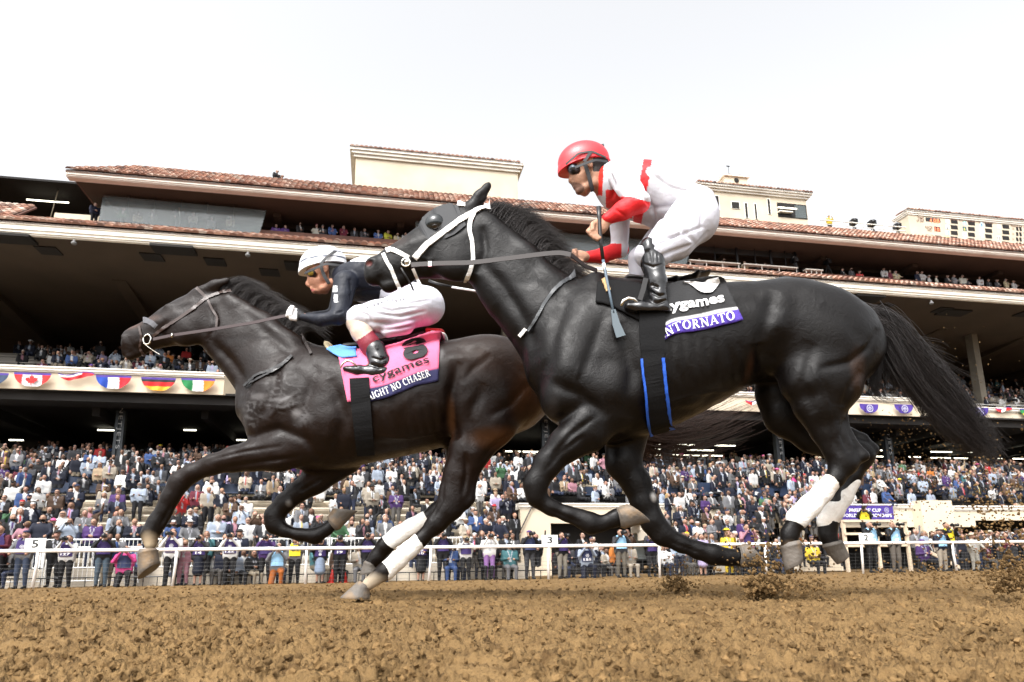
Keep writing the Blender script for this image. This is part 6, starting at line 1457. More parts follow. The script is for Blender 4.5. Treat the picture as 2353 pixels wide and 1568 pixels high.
V_, F_ = serif_polys('BENTORNATO'); letter_on(PA, V_, F_, [(1500, 799), (1528, 778), (1563, 761), (1600, 758), (1636, 750), (1688, 737)], 20, .021, M_pw, 'name_lettering', sc_a)
V_, F_ = text_fit('cygames', .03); letter_on(PA, V_, F_, [(1526, 730), (1560, 721), (1610, 716), (1664, 705)], 23, .021, M_pw, 'lettering', sc_a)
nu_, nl_ = resample([(1570, 649), (1586, 649), (1600, 650), (1607, 656), (1618, 655), (1624, 644), (1646, 639)], 28), resample([(1571, 653), (1588, 663), (1600, 673), (1612, 679), (1632, 679), (1643, 668), (1650, 656)], 28)
nV = np.array([hit(PA, *(nu_[i]*(1-f)+nl_[i]*f), .025) for f in np.linspace(0, 1, 7) for i in range(28)]); nI = np.arange(len(nV)).reshape(7, 28)
mesh_np('numeral', nV, np.stack([nI[:-1, :-1], nI[1:, :-1], nI[1:, 1:], nI[:-1, 1:]], -1).reshape(-1, 4), M_pw, sc_a)
sd_a = thing('saddle', 'small black racing saddle under the rider in white and red', 'saddle', tuple(A.P(1500, 660)))
sdf_part('seat', sd_a, A, [(1440, 652, 12, 0, .10), (1480, 658, 9, 0, .11), (1540, 660, 7, 0, .11), (1590, 646, 5, 0, .10), (1624, 634, 4, 0, .08)], M_blackl)
cloth(PA, [(1372, 652), (1400, 647), (1440, 650), (1520, 664)], [(1368, 697), (1400, 702), (1450, 730), (1530, 770)], .016, lambda *a: (1, 1, 1), 'pad', sd_a, M_blk, 20, 10)
band(PA, [(1385, 646), (1392, 658), (1398, 674)], 11, .026, mat('sheepskin', (.5, .33, .16), .95, bump=.8, bscale=100), 'sheepskin_edge', sd_a)
sd_g = band(A, [(1498, 690), (1497, 760), (1498, 830), (1504, 900), (1511, 994)], [58, 58, 48, 46, 44], .027, M_blk, 'girth', sd_a, 40)
band(A, [(1473, 829), (1477, 900), (1481, 950), (1488, 996)], 5, .034, M_blue, 'girth_piping', sd_a, 24); band(A, [(1521, 827), (1525, 880), (1531, 940), (1534, 990)], 6.5, .034, M_blue, 'girth_piping', sd_a, 24)
mb = MB(); q = [A.P(x, y, -.30) for x, y in ((1484, 640), (1478, 665), (1470, 690))]; mb.strap(q, (1, 0, 0), .022, .006); mb.build('stirrup_leather', M_blackl, sd_a)
mb = MB(); mb.tube([A.P(x, y, -.31) for x, y in ((1427, 703), (1432, 692), (1444, 686), (1457, 688), (1467, 698))], [.006, .008, .009, .008, .006], 8); mb.build('stirrup_iron', M_metal, sd_a, True)

br = band(A, [(1126, 480), (1112, 476), (1098, 482), (1086, 491), (1057, 508), (1033, 526), (980, 565), (953, 596)], [9, 11, 12, 11, 12, 13, 13], .014, M_whitel, 'bridle', horse_a)
def sub(o, nm=None): o.parent = br; o.location = (0, 0, 0); return o
def bband(h, pts, w, m, name, off=.006): o = band(h, pts, w, off, m, name, None); o.parent = br_cur; o.matrix_parent_inverse = Matrix.Translation(-Vector(horse_cur.location)); return o
br_cur, horse_cur = br, horse_a
bband(A, [(1090, 490), (1080, 512), (1079, 534), (1085, 556), (1087, 600), (1079, 626), (1068, 648)], 9.5, M_whitel, 'throat_lash', .012)
bband(A, [(888, 577), (899, 573), (915, 580), (940, 593)], 10, M_whitel, 'noseband'); bband(A, [(881, 583), (888, 600), (899, 618), (912, 651), (919, 668)], 8.5, M_whitel, 'flash_strap'); bband(A, [(949, 618), (958, 640), (967, 658)], 7, M_whitel, 'curb_strap')
def bmesh_part(mb, m, name, smooth=True):
    o = mb.build(name, m, None, smooth); o.parent = br_cur; o.matrix_parent_inverse = Matrix.Translation(-Vector(horse_cur.location)); return o
p = hit(A, 934, 606, .012); mb = MB(); mb.tube([p+np.array([math.cos(t)*.021, -.004, math.sin(t)*.021]) for t in np.linspace(0, 6.283, 17)], .0045, 6, caps=False); mb.ball(p+np.array([.004, -.004, 0]), .014, n=8); bmesh_part(mb, M_metal, 'bit')
mb = MB(); mb.tube([hit(A, x, y, .008) for x, y in ((922, 617), (935, 640), (945, 655), (950, 668))], .005, 6); bmesh_part(mb, M_blackl, 'curb_chain')
def rein(pts, wpx, m, dy0, dy1, th=.005):
    P = resample(pts, 30); Pw = []
    for i, (x, y) in enumerate(P):
        f = i/29; Pw.append(bp(x, y, horse_cur_Y+dy0*(1-f)+dy1*f))
    mb = MB(); mb.strap(Pw, (0, 0, 1), wpx*zc(Pw[0])/FPX, th); return mb
horse_cur_Y = YA
bmesh_part(rein([(945, 609), (995, 606), (1085, 604), (1178, 593), (1240, 585), (1290, 580), (1312, 586)], 11, M_leather, -.13, -.22), M_leather, 'rein', False)
bmesh_part(rein([(1312, 586), (1330, 600), (1345, 612), (1372, 622)], 10, M_leather, -.22, -.12), M_leather, 'rein_loop', False)
mb = MB(); p = A.P(988, 607, -.145); mb.hexa([p+np.array([x, y, z]) for z in (-.012, .012) for (x, y) in ((-.008, -.004), (.008, -.004), (.008, .004), (-.008, .004))]); bmesh_part(mb, M_metal, 'buckle', False)
band(A, [(1320, 635), (1294, 648), (1272, 668), (1250, 700), (1232, 735), (1214, 762)], [9, 8, 7, 7, 6], .01, mat('grey_strap', (.05, .055, .06), .45), 'neck_strap', horse_a)
band(A, [(1210, 757), (1196, 774)], 8, .012, M_whitel, 'strap_end', horse_a)
# blinker hood with its cup
hood = band(A, [(972, 540), (1000, 525), (1030, 512), (1062, 498)], [40, 62, 62, 44], .004, mat('hood_cloth', (.008, .009, .012), .6), 'blinker_hood', horse_a, 26)
mb = MB(); c = hit(A, 1000, 514, 0); R_ = .052; V = []; n = 20
for i in range(9):
    ph_ = math.pi/2*i/8
    for k in range(n):
        th = 2*math.pi*k/n; V.append(c+np.array([math.cos(th)*math.cos(ph_)*R_*1.0, -math.sin(ph_)*R_*.95+.012, math.sin(th)*math.cos(ph_)*R_*.95+.004]))
mb.add(V, [(i*n+k, i*n+(k+1) % n, (i+1)*n+(k+1) % n, (i+1)*n+k) for i in range(8) for k in range(n)]); mb.build('blinker_cup', mat('cup_plastic', (.012, .015, .016), .18, spec=.7), horse_a, True)
band(A, [(1052, 470), (1070, 471)], 8, .008, M_whitel, 'white_patch', horse_a)

# ---- brown horse: number cloth 8
sc_b = thing('saddle_cloth', 'pink number cloth with black figure 8 and navy name band on the brown horse', 'saddle cloth', tuple(B.P(900, 850)))
def colB(px, py, u, v): return (.02, .02, .085) if (v > .75 and px > 838) else (.85, .16, .30)
cloth(PB, [(776, 806), (815, 803), (860, 800), (915, 788), (960, 771), (996, 761), (1012, 762)], [(800, 925), (815, 924), (851, 925), (897, 913), (955, 888), (1007, 877)], .014, colB, 'cloth', sc_b, M_nc)
V_, F_ = serif_polys('STRAIGHT NO CHASER'); letter_on(PB, V_, F_, [(820, 934), (854, 921), (897, 905), (950, 881), (992, 866)], 16, .021, M_pw, 'name_lettering', sc_b)
V_, F_ = text_fit('cygames', .01); letter_on(PB, V_, F_, [(862, 886), (900, 872), (945, 856), (990, 841)], 17, .021, M_pb, 'lettering', sc_b)
V_, F_ = text_fit('8', .05); letter_on(PB, V_, F_, [(932, 836), (988, 822)], 53, .022, M_pb, 'numeral', sc_b)
sd_b = thing('saddle', 'small black racing saddle with blue front cloth under the navy rider', 'saddle', tuple(B.P(880, 790)))
sdf_part('seat', sd_b, B, [(800, 806, 13, 0, .10), (850, 803, 11, 0, .12), (920, 794, 9, 0, .12), (975, 776, 8, 0, .1)], M_blackl)
cloth(PB, [(760, 800), (780, 796), (818, 798)], [(752, 806), (785, 826), (822, 822)], .02, lambda *a: (.10, .28, .72), 'front_cloth', sd_b, M_nc, 14, 8)
sdf_part('foam_pad', sd_b, B, [(760, 802, 9, 0, .13), (765, 820, 9, -.14, .05)], mat('cream_foam', (.62, .52, .33), .9)); sdf_part('rear_pad', sd_b, B, [(996, 775, 9, 0, .10), (1020, 779, 9, 0, .10)], M_wrap)
sdf_part('red_edge', sd_b, B, [(985, 768, 7, 0, .10), (1018, 770, 6, 0, .10)], mat('red_cloth', (.5, .03, .03), .8))
band(B, [(828, 872), (831, 920), (835, 970), (841, 1045)], [44, 44, 42, 40], .027, M_blk, 'girth', sd_b, 30)
mb = MB(); mb.tube([B.P(x, y, -.31) for x, y in ((783, 846), (788, 835), (797, 829), (808, 831), (820, 842))], [.005, .006, .007, .006, .005], 8); mb.build('stirrup_iron', M_metal, sd_b, True)
ml2 = mat('bridle_leather', (.04, .022, .017), .4)
br2 = band(B, [(532, 670), (510, 672), (492, 678), (474, 686), (451, 705), (415, 731), (372, 758), (352, 774)], 6.5, .008, ml2, 'bridle', horse_b)
br_cur, horse_cur, horse_cur_Y = br2, horse_b, YB
bband(B, [(452, 662), (462, 672), (474, 684)], 7, ml2, 'browband'); bband(B, [(477, 688), (487, 710), (500, 730), (498, 752)], 5, ml2, 'throat_lash')
bband(B, [(331, 737), (340, 738), (350, 743), (360, 752)], 12, mat('grey_sheepskin', (.11, .11, .12), .95), 'noseband'); bband(B, [(320, 750), (326, 775), (321, 800), (330, 818)], 5, ml2, 'flash_strap')
p = hit(B, 341, 782, .012); mb = MB(); mb.tube([p+np.array([math.cos(t)*.022, -.004, math.sin(t)*.030]) for t in np.linspace(0, 6.283, 17)], .005, 6, caps=False); mb.tube([hit(B, 335, 793, .01), hit(B, 350, 803, .012), B.P(367, 815, -.07)], .003, 5); bmesh_part(mb, M_metal, 'bit')
bmesh_part(rein([(352, 780), (395, 771), (490, 757), (587, 741), (640, 729), (668, 724)], 7, M_leather, -.10, -.2), mat('rein_leather', (.03, .012, .012), .45), 'rein', False)
mb = MB(); p = B.P(395, 771, -.125); mb.tube([p+np.array([0, 0, -.012]), p+np.array([0, 0, .012])], .005, 6); bmesh_part(mb, M_metal, 'buckle')
band(B, [(672, 818), (650, 838), (620, 853), (590, 862), (562, 888)], [7, 6, 5, 5], .01, M_blackl, 'breast_strap', horse_b); band(B, [(664, 828), (640, 848), (600, 868), (570, 884)], 4, .01, M_blackl, 'breast_strap', horse_b)
band(B, [(690, 762), (698, 785), (712, 806), (716, 815)], 6, .012, M_leather, 'neck_strap', horse_b)

# ---------------------------------------------------------------- riders
M_skin = mat('skin', rough=.6, spec=.3, attr=True, var=.15, vscale=40, bump=.3, bscale=120)
M_silk = mat('racing_silks', rough=.55, spec=.3, attr=True, var=.03, vscale=10, bump=1.0, bscale=16); M_breech = mat('white_breeches', rough=.7, spec=.2, attr=True, bump=1.0, bscale=13)
M_boot = mat('shiny_boot', (.008, .008, .009), .18, spec=.7, bump=.5, bscale=16); M_strap = mat('helmet_strap', (.02, .02, .022), .6)
def fold(V, Q, Yc, lines):
    L = [(p, sg*.75, am*1.35, a, b) for p, sg, am, a, b in lines]
    return sculpt(V, Q, Yc, L, 5)
def finish(h, name, m, parent, col, lines=None, n=1):
    h.f.blur(n); V, Q, _ = h.f.mesh()
    if lines: V = fold(V, Q, h.Y, lines)
    px, py = vproj(V); return mesh_np(name, V, Q, m, parent, col=np.array([col(a, b, v) for a, b, v in zip(px, py, V)]))
def helmet(h, cx, cy, rx, rz, tilt, col, parent, brim, lines=None, wd=.088):
    c = h.P(cx, cy); u = zc(c)/FPX; a = math.radians(tilt); n, m = 60, 60; V = []; Cc = []
    ex = np.array([math.cos(a), 0, math.sin(a)]); ez = np.array([-math.sin(a), 0, math.cos(a)]); ey = np.array([0, 1.0, 0])
    for i in range(m+1):
        p_ = math.pi*i/m
        for k in range(n):
            t = 2*math.pi*k/n; x, y, z = math.sin(p_)*math.cos(t), math.sin(p_)*math.sin(t), math.cos(p_)
            if z < -.30: z = -.30-.02*i/m; s_ = 1-max(0, (i/m-.62))*2.4; x *= max(s_, .0)*1.05; y *= max(s_, 0)*1.05
            # peak at the front
            f = math.exp(-((math.atan2(y, -x)/.75)**2))*max(0, 1-abs(z+.25)*3.4); x -= f*.12; z -= f*.06
            V.append(c+ex*x*rx*u+ey*y*wd+ez*z*rz*u); Cc.append(col(x, y, z))
    Q = [(i*n+k, (i+1)*n+k, (i+1)*n+(k+1) % n, i*n+(k+1) % n) for i in range(m) for k in range(n)]
    o = mesh_np('helmet', np.array(V), np.array(Q), mat('helmet_cover', rough=.4, attr=True, coat=.2), parent, col=np.array(Cc))
    return c, u, ex, ez
def dome_strap(h, pts, w, parent, cx, cy, rx, rz, wd, m, name='helmet_strap', th=.003, base=None):
    P = resample(pts, 24); out = []
    for x, y in P:
        q = max(0, 1-((x-cx)/rx)**2-((y-cy)/rz)**2); out.append(h.P(x, y, -wd*math.sqrt(q)*1.0-(.012 if q > 0 else .02)-(base or 0)))
    mb = MB(); T = np.gradient(np.array(out), axis=0); wdv = [np.cross(t, [0, 1.0, 0]) for t in T]
    mb.strap(out, np.array(wdv), w*zc(out[0])/FPX, th); return mb.build(name, m, parent)
def hand(h, wx, wy, kx, ky, dy, u=1.0, curl=1):
    """fist from the wrist (wx,wy) to the knuckles (kx,ky): palm, four bent fingers of unequal length and a thumb"""
    d = np.array([kx-wx, ky-wy], float); L = np.hypot(*d); d /= L; n = np.array([-d[1], d[0]])*curl
    h.limb([(wx, wy, 13*u, dy, .022), (wx+d[0]*L*.55, wy+d[1]*L*.55, 16*u, dy, .020), (kx, ky, 15*u, dy, .019)], .01)
    for i, ln in enumerate((.9, 1.0, .95, .78)):
        o = (i-1.5)*8.2*u; a = np.array([kx, ky])+n*o; b = a+d*13*u*ln; c = b+n*4*u-d*2*u+d*2*u*ln; e = c-d*10*u*ln+n*2
        h.limb([(a[0], a[1], 5.4*u, dy-.008, .010), (b[0], b[1], 5.0*u, dy-.012, .010), (c[0], c[1], 4.7*u, dy-.026, .009), (e[0], e[1], 4.2*u, dy-.030, .008)], .004)
    a = np.array([wx, wy])+d*L*.4+n*(-13*u); b = a+d*14*u-n*3*u; c = b+d*9*u+n*9*u
    h.limb([(a[0], a[1], 6.5*u, dy-.01, .013), (b[0], b[1], 5.6*u, dy-.022, .011), (c[0], c[1], 4.8*u, dy-.034, .010)], .006)
skinA = np.array((.42, .23, .15)); 
ra = thing('person', 'jockey in white and red silks and red helmet crouching on the black horse', 'person', tuple(A.P(1500, 700)))
H = Horse(YA, (1270, 320), (1560, 735), .0045)
H.bulge(1352, 376, 46, 38, 0, .075, 12, .02); H.limb([(1336, 388, 30, 0, .062), (1334, 412, 23, 0, .052), (1338, 428, 14, 0, .035)], .02)
H.limb([(1322, 396, 9, 0, .016), (1314, 410, 6.5, 0, .015), (1311, 416, 5.5, 0, .016)], .008); H.bulge(1317, 417, 5, 4, 0, .019, 0, .006)
H.limb([(1318, 425, 4.5, 0, .022), (1322, 426, 4, 0, .026)], .005); H.limb([(1321, 431, 4.5, 0, .021), (1326, 432, 4, 0, .025)], .005); H.limb([(1330, 440, 8, 0, .022), (1345, 438, 8, 0, .035), (1366, 420, 10, -.04, .02), (1368, 400, 12, -.05, .02)], .015); H.limb([(1345, 438, 8, 0, .035), (1366, 420, 10, .04, .02)], .015)
H.bulge(1357, 377, 7, 10, -.074, .010, -10, .006); H.bulge(1357, 377, 4, 6, -.083, .006, -10, .004, True); H.bulge(1357, 377, 7, 10, .074, .010, -10, .006)
H.limb([(1316, 392, 7, -.03, .03), (1316, 392, 7, .03, .03)], .012); H.bulge(1326, 394, 8, 6, -.052, .012, 0, .01, True)
H.limb([(1366, 400, 24, 0, .052), (1392, 425, 28, 0, .06), (1430, 440, 40, 0, .11), (1500, 450, 45, 0, .12), (1585, 495, 42, 0, .12)], .02)
H.limb([(1425, 410, 14, -.18, .03), (1466, 466, 12, -.25, .026), (1410, 500, 9, -.23, .02), (1392, 508, 11, -.225, .022)], .01); H.limb([(1420, 430, 14, .17, .03), (1424, 572, 11, .225, .026), (1355, 591, 8, .2, .018), (1342, 591, 9, .2, .02)], .01)
H.limb([(1585, 500, 34, -.10, .07), (1492, 588, 16, -.22, .035), (1512, 690, 11, -.27, .025), (1480, 710, 7, -.27, .02)], .02); H.limb([(1585, 500, 34, .10, .07), (1470, 592, 15, .2, .035), (1467, 680, 9, .24, .025)], .02)
hand(H, 1393, 508, 1368, 532, -.225, 1.0, -1); hand(H, 1344, 590, 1326, 590, .19, .85, 1)
def skA(px, py, v):
    if v[1] < YA-.19 or v[1] > YA+.15: return skinA*1.05
    if py > 402 and px < 1368 and py < 446 and ((px-1320)**2/500+(py-434)**2/220 < 1): return skinA*np.array([.42, .42, .45])   # stubble
    if (px-1319)**2/22+(py-428)**2/14 < 1: return np.array((.30, .11, .09))
    if px > 1362 and py < 395: return np.array((.02, .016, .014))
    return skinA
finish(H, 'body', M_skin, ra, skA, None, 1)
J = Horse(YA, (1370, 340), (1660, 620), .0055)
J.limb([(1392, 416, 26, 0, .066), (1412, 424, 44, 0, .11), (1430, 428, 56, 0, .165), (1482, 442, 62, 0, .17), (1535, 464, 60, 0, .16), (1585, 492, 56, 0, .155)], .03)
J.limb([(1428, 408, 31, -.17, .07), (1450, 440, 27, -.21, .055), (1468, 464, 25, -.26, .048), (1432, 484, 21, -.25, .042), (1394, 504, 13.5, -.23, .03)], .02)
J.limb([(1418, 425, 30, .17, .07), (1424, 500, 23, .2, .05), (1424, 572, 19, .23, .044)], .02); J.limb([(1424, 574, 19, .23, .044), (1385, 588, 17, .22, .036), (1342, 591, 12, .2, .028)], .015)
def colSA(px, py, v):
    if v[1] < YA-.175:                                # near sleeve
        e = (px-1440)*.6+(py-478)*.8
        return np.array((.72, .02, .025)) if (px < 1500 and py > 452 and (py-452) > (px-1440)*.27-2) else np.array((.62, .62, .66))
    if v[1] > YA+.13 and py > 560 and px < 1428: return np.array((.72, .02, .025))
    if px < 1392 and py < 450 and px < 1384+(450-py)*.05: return np.array((.72, .03, .02))
    if abs(px-(1487-(py-376)*.17)) < 10.5: return np.array((.72, .02, .025))
    if 1392 < px < 1452 and py > 436 and py < 520 and v[1] < YA+.05:
        k = abs((px-1420)*.55+(py-474)) < 5 or abs((px-1420)*.55+(py-496)) < 3; return np.array((.72, .03, .03)) if not k else np.array((.62, .62, .66))
    return np.array((.62, .62, .66))
SA = [([(1500, 400), (1540, 430), (1600, 445)], 6, .008, -.4, 0), ([(1450, 500), (1500, 480), (1560, 470)], 7, .008, -.4, 0), ([(1475, 440), (1500, 480), (1510, 520)], 7, .012, -.4, 0), ([(1415, 385), (1440, 395), (1455, 415)], 5, .006, -.4, 0), ([(1400, 395), (1412, 430), (1405, 460)], 6, .012, -.4, 0), ([(1455, 455), (1480, 452)], 4, .006, -.4, 0), ([(1412, 480), (1440, 500)], 4, .004, -.4, 0)]
finish(J, 'silks', M_silk, ra, colSA, SA, 1)
K_ = Horse(YA, (1440, 390), (1660, 650), .0055)
K_.limb([(1555, 476, 50, 0, .15), (1588, 492, 56, 0, .165), (1602, 508, 44, 0, .16)], .03); K_.bulge(1604, 506, 44, 50, -.09, .1, 0, .04); K_.bulge(1604, 506, 44, 50, .09, .1, 0, .04)
K_.limb([(1588, 508, 56, -.11, .11), (1545, 552, 48, -.18, .09), (1500, 584, 34, -.23, .075), (1484, 586, 26, -.235, .065)], .03); K_.limb([(1588, 508, 50, .11, .11), (1520, 560, 40, .16, .08), (1470, 596, 24, .2, .06), (1468, 622, 19, .22, .05), (1466, 636, 15, .22, .045)], .03)
KB = [([(1520, 500), (1560, 520), (1600, 560)], 7, .012, -.4, .0), ([(1480, 570), (1520, 560), (1570, 535)], 6, .007, -.4, 0), ([(1500, 600), (1540, 580), (1600, 560)], 6, .010, -.4, 0), ([(1505, 545), (1550, 545), (1620, 520)], 5, .006, -.4, 0), ([(1490, 560), (1505, 590), (1515, 612)], 5, .008, -.4, 0), ([(1600, 440), (1615, 480), (1610, 530)], 6, .005, -.4, 0), ([(1570, 590), (1600, 565), (1630, 530)], 5, .006, -.4, 0)]
finish(K_, 'breeches', M_breech, ra, lambda a, b, v: np.array((.60, .60, .66)), KB, 1)
G = Horse(YA, (1425, 550), (1545, 735), .0045)
G.limb([(1486, 572, 22, -.245, .062), (1500, 605, 26, -.255, .06), (1509, 650, 23, -.27, .05), (1513, 688, 19, -.28, .042), (1517, 706, 19, -.28, .04)], .015); G.limb([(1525, 713, 16, -.28, .038), (1500, 711, 18, -.28, .04), (1470, 710, 16, -.285, .04), (1443, 706, 9, -.29, .03)], .015); G.limb([(1490, 555, 8, -.28, .02), (1488, 575, 10, -.28, .03)], .015)
finish(G, 'boot', M_boot, ra, lambda a, b, v: np.array((.01, .01, .01)), [([(1490, 670), (1515, 680), (1530, 678)], 5, .010, -.5, .5), ([(1492, 690), (1512, 697), (1532, 690)], 4, .010, -.5, .5), ([(1495, 655), (1515, 662)], 4, .007, -.5, .5), ([(1476, 606), (1500, 614), (1528, 606)], 2.5, .005, -.5, .5), ([(1450, 716), (1500, 722), (1535, 727)], 2, .004, -.5, .5), ([(1492, 580), (1494, 604)], 2.5, .004, -.5, .5), ([(1502, 580), (1504, 604)], 2.5, .004, -.5, .5), ([(1511, 580), (1514, 604)], 2.5, .004, -.5, .5)], 1)
G = Horse(YA, (1440, 620), (1520, 720), .006); G.limb([(1466, 640, 16, .22, .045), (1466, 685, 13, .24, .04)], .01); G.limb([(1470, 696, 10, .24, .035), (1440, 700, 7, .24, .03)], .01); finish(G, 'boot', M_boot, ra, lambda a, b, v: np.array((.01, .01, .01)), None, 0)
helmet(A, 1341, 372, 60, 48, 13, lambda x, y, z: np.array((.70, .02, .03)), ra, None)
dome_strap(A, [(1322, 385), (1345, 376), (1368, 368), (1396, 372)], 6, ra, 1341, 372, 62, 50, .09, M_strap); dome_strap(A, [(1300, 378), (1330, 352), (1360, 348), (1392, 362)], 4.5, ra, 1341, 372, 60, 48, .09, mat('hoop_grey', (.05, .05, .05), .6), 'helmet_band')
dome_strap(A, [(1342, 372), (1356, 352), (1374, 336), (1388, 334)], 7, ra, 1341, 372, 60, 48, .09, M_strap); dome_strap(A, [(1345, 380), (1352, 400), (1358, 425), (1362, 440)], 9, ra, 1341, 372, 62, 80, .062, M_strap, 'chin_strap')
def goggles(h, x, y, rx, rz, parent, frame, lens, hs):
    f = Horse(h.Y, (x-30, y-30), (x+30, y+30), .004); f.limb([(x, y, rz, -.045, .022), (x-4, y, rz*.9, 0, .022), (x, y, rz, .045, .022)], .012); f.bulge(x-2, y, rx, rz*.9, -.038, .032, -20, .01); f.bulge(x-2, y, rx, rz*.9, .038, .032, -20, .01)
    finish(f, 'goggles', frame, parent, lambda a, b, v: np.array((.01, .01, .012)))
    f = Horse(h.Y, (x-30, y-30), (x+30, y+30), .0035); f.bulge(x-3, y, rx*.72, rz*.66, -.052, .026, -20, .01); finish(f, 'goggle_lens', lens, parent, lambda a, b, v: np.array((.01, .01, .012)))
goggles(A, 1320, 389, 15, 13, ra, mat('goggle_frame', (.008, .008, .009), .3), mat('mirror_lens', (.10, .12, .14), .08, .6), 1)
wh = thing('riding_crop', 'long riding crop with flat grey flap in the hand of the white and red jockey', 'riding crop', tuple(A.P(1400, 650, -.27)))
mb = MB(); mb.tube([A.P(x, y, -.245) for x, y in ((1376, 476), (1377, 500), (1379, 545), (1386, 600))], [.012, .010, .009, .008], 8); mb.build('handle', M_blackl, wh, True)
mb = MB(); mb.tube([A.P(x, y, -.26-.0002*(y-600)) for x, y in ((1386, 598), (1391, 625), (1400, 670), (1410, 720))], [.007, .007, .006, .006], 8); mb.build('shaft', mat('crop_shaft', (.10, .14, .18), .35), wh, True)
mb = MB(); mb.tube([A.P(x, y, -.262) for x, y in ((1387, 606), (1390, 622))], .0085, 8); mb.build('grip_band', M_whitel, wh, True)
mb = MB(); mb.strap([A.P(x, y, -.285) for x, y in ((1409, 712), (1416, 745), (1427, 774))], (1, 0, 0), [.020, .034, .042], .006); mb.build('flap', mat('crop_flap', (.10, .13, .15), .6), wh)

# navy rider
rb = thing('person', 'jockey in navy silks and white striped helmet crouching on the brown horse', 'person', tuple(B.P(880, 800)))
skinB = np.array((.46, .22, .14))
H = Horse(YB, (660, 570), (1000, 880), .005)
H.bulge(748, 612, 40, 33, 0, .075, 12, .02); H.limb([(728, 624, 24, 0, .06), (729, 645, 19, 0, .05), (735, 660, 12, 0, .035)], .02)
H.limb([(717, 640, 9, 0, .016), (709, 652, 7.5, 0, .016)], .006); H.bulge(713, 657, 6, 5, 0, .02, 0, .005); H.limb([(718, 664, 5, 0, .022), (725, 663, 5, 0, .026)], .004); H.limb([(721, 670, 5, 0, .02), (729, 669, 5, 0, .024)], .004)
H.limb([(734, 670, 6.5, 0, .02), (746, 666, 7, 0, .035), (760, 650, 9, -.04, .02)], .014); H.limb([(746, 666, 7, 0, .035), (760, 650, 9, .04, .02)], .014)
H.bulge(749, 619, 6, 9, -.074, .010, -10, .006); H.limb([(716, 630, 6, -.03, .03), (716, 630, 6, .03, .03)], .012); H.bulge(725, 634, 6, 5, -.05, .012, 0, .01, True)
H.limb([(762, 634, 20, 0, .052), (792, 645, 24, 0, .07), (850, 645, 36, 0, .12), (930, 680, 38, 0, .12)], .02)
H.limb([(790, 650, 13, -.17, .03), (778, 730, 10, -.245, .026), (695, 729, 7, -.205, .02)], .01); H.limb([(790, 650, 13, .17, .03), (772, 728, 10, .21, .026), (690, 731, 6, .1, .018)], .01)
H.limb([(960, 705, 34, -.1, .08), (825, 734, 15, -.21, .035), (868, 830, 11, -.26, .025), (830, 856, 6, -.27, .02)], .02); H.limb([(960, 705, 34, .1, .08), (820, 735, 18, .2, .05), (868, 835, 13, .25, .035)], .02)
hand(H, 692, 727, 672, 720, -.205, .8, 1); hand(H, 690, 731, 668, 728, .02, .8, 1)
def skB(px, py, v):
    if px < 700: return np.array((.78, .78, .78)) if px < 682 else np.array((.012, .012, .014))
    if (px-718)**2/22+(py-667)**2/8 < 1: return np.array((.36, .10, .09))
    if px > 752 and py < 640 and px > 756+(640-py)*-.05: return np.array((.02, .016, .014))
    return skinB*(np.array([.6, .58, .6]) if py > 668 and px > 722 else 1)
finish(H, 'body', M_skin, rb, skB, None, 1)
J = Horse(YB, (685, 580), (960, 770), .006)
J.limb([(788, 640, 26, 0, .075), (806, 645, 38, 0, .13), (840, 645, 48, 0, .17), (880, 652, 46, 0, .165), (925, 672, 44, 0, .155)], .03)
J.limb([(794, 650, 28, -.17, .065), (786, 690, 22, -.21, .05), (778, 728, 19, -.25, .046), (740, 736, 14, -.24, .038), (697, 730, 9, -.21, .028)], .02)
J.limb([(794, 650, 28, .17, .065), (772, 728, 19, .21, .046), (692, 731, 10, .1, .028)], .02)
def colSB(px, py, v):
    near = v[1] < YB-.14
    if near and (764 < px < 775 and 657 < py < 671 or 767 < px < 776 and 677 < py < 695): return np.array((.75, .75, .75))
    if not near and 800 < px < 850 and py > 693: return np.array((.75, .75, .75))
    if 805 < px < 880 and py < 601: return np.array((.7, .7, .72))
    return np.array((.007, .009, .017))
finish(J, 'silks', M_silk, rb, colSB, [([(800, 680), (840, 670), (880, 668)], 6, .008, -.4, 0), ([(803, 640), (812, 670), (806, 700)], 6, .012, -.4, 0), ([(770, 720), (790, 715)], 4, .006, -.4, 0), ([(830, 610), (870, 620), (910, 640)], 6, .006, -.4, 0)], 1)
K_ = Horse(YB, (790, 630), (1035, 790), .006)
K_.limb([(905, 678, 38, 0, .15), (950, 700, 44, 0, .165), (980, 702, 38, 0, .15)], .03); K_.bulge(980, 704, 42, 44, -.08, .1, 0, .03); K_.bulge(980, 704, 42, 44, .08, .1, 0, .03)
K_.limb([(965, 708, 44, -.12, .11), (915, 722, 42, -.17, .09), (868, 728, 36, -.21, .08), (826, 730, 26, -.22, .065), (815, 735, 22, -.22, .06)], .03); K_.limb([(965, 708, 40, .12, .1), (870, 740, 36, .17, .08), (820, 735, 24, .2, .06)], .03); K_.limb([(930, 750, 20, -.2, .05), (890, 765, 12, -.22, .04)], .03)
def colKB(px, py, v):
    q = max(0, 1-((px-950)/85)**2-((py-752)/26)**2); return np.array((.60, .60, .66))*(1-q*.8)+np.array((.45, .17, .30))*q*.8
finish(K_, 'breeches', M_breech, rb, colKB, [([(850, 700), (900, 715), (960, 705)], 5, .006, -.4, 0), ([(860, 720), (920, 728), (980, 715)], 5, .007, -.4, 0), ([(840, 740), (900, 745), (970, 730)], 6, .008, -.4, 0), ([(870, 760), (920, 755), (960, 745)], 5, .007, -.4, 0), ([(820, 715), (845, 725), (860, 750)], 4, .006, -.4, 0), ([(900, 690), (930, 700), (990, 690)], 5, .005, -.4, 0)], 1)
V_, F_ = text_fit('STEAKHOUSE', 0, 1.6)
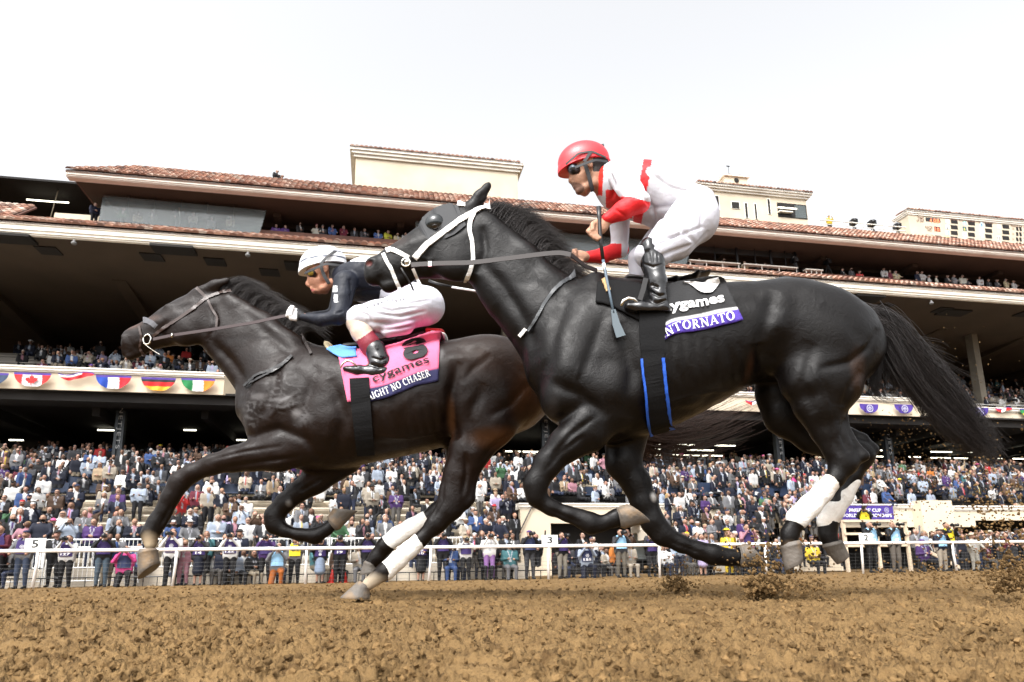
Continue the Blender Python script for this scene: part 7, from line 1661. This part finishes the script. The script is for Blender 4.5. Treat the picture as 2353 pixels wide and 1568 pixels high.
def leg_hit(fld, px, py, off): return hit(fld, px, py, off)
letter_on(K_, V_, F_, [(842, 708), (890, 695), (930, 690)], 6, .004, M_pb, 'lettering', rb)
G = Horse(YB, (775, 745), (905, 880), .005)
def legc(px, py, v):
    t = (px-820)*.55+(py-757)*.84
    return np.array((.60, .47, .38)) if t < 22 else np.array((.20, .02, .035))
G.limb([(818, 742, 23, -.225, .056), (832, 764, 24, -.23, .056), (850, 792, 23, -.24, .054), (858, 806, 22, -.245, .05)], .015); finish(G, 'stocking', M_silk, rb, legc, None, 0)
G = Horse(YB, (775, 780), (905, 880), .005)
G.limb([(862, 805, 25.5, -.245, .058), (872, 832, 25, -.255, .054), (878, 852, 20, -.26, .044)], .015); G.limb([(882, 857, 18, -.26, .04), (858, 857, 17.5, -.265, .04), (824, 853, 13, -.27, .036), (794, 848, 7, -.275, .024)], .015)
finish(G, 'boot', M_boot, rb, lambda a, b, v: np.array((.01, .01, .01)), [([(850, 838), (872, 845), (896, 838)], 4, .010, -.5, .5), ([(852, 822), (875, 828), (895, 820)], 4, .006, -.5, .5), ([(830, 866), (870, 872), (893, 868)], 2, .004, -.5, .5)], 1)
helmet(B, 742, 606, 54, 42, 11, lambda x, y, z: np.array((.02, .03, .07)) if (.02 < z+x*.1 < .10 or (.38 < z+x*.1 < .46 and x > .1) or (.62 < z+x*.1 < .68 and x > 0)) else np.array((.74, .74, .75)), rb, None)
dome_strap(B, [(700, 628), (722, 618), (748, 606), (792, 612)], 6, rb, 742, 606, 56, 44, .09, M_strap); dome_strap(B, [(736, 608), (750, 592), (765, 580), (775, 576)], 6, rb, 742, 606, 54, 42, .09, M_strap); dome_strap(B, [(738, 614), (745, 634), (756, 652)], 8, rb, 742, 606, 56, 70, .065, M_strap, 'chin_strap')
goggles(B, 718, 629, 12, 10, rb, mat('goggle_frame_dark', (.02, .012, .008), .3), mat('yellow_lens', (.55, .42, .08), .08, .3), 1)
cb = thing('riding_crop', 'thin black and white riding crop behind the hips of the navy jockey', 'riding crop', tuple(B.P(1060, 662)))
mb = MB(); mb.tube([B.P(x, y, -.1) for x, y in ((985, 645), (1005, 652), (1040, 660))], [.008, .008, .007], 8); mb.build('handle', M_blackl, cb, True)
mb = MB(); mb.tube([B.P(x, y, -.1) for x, y in ((1038, 660), (1080, 667), (1122, 675))], [.007, .007, .006], 8); mb.build('shaft', M_whitel, cb, True)
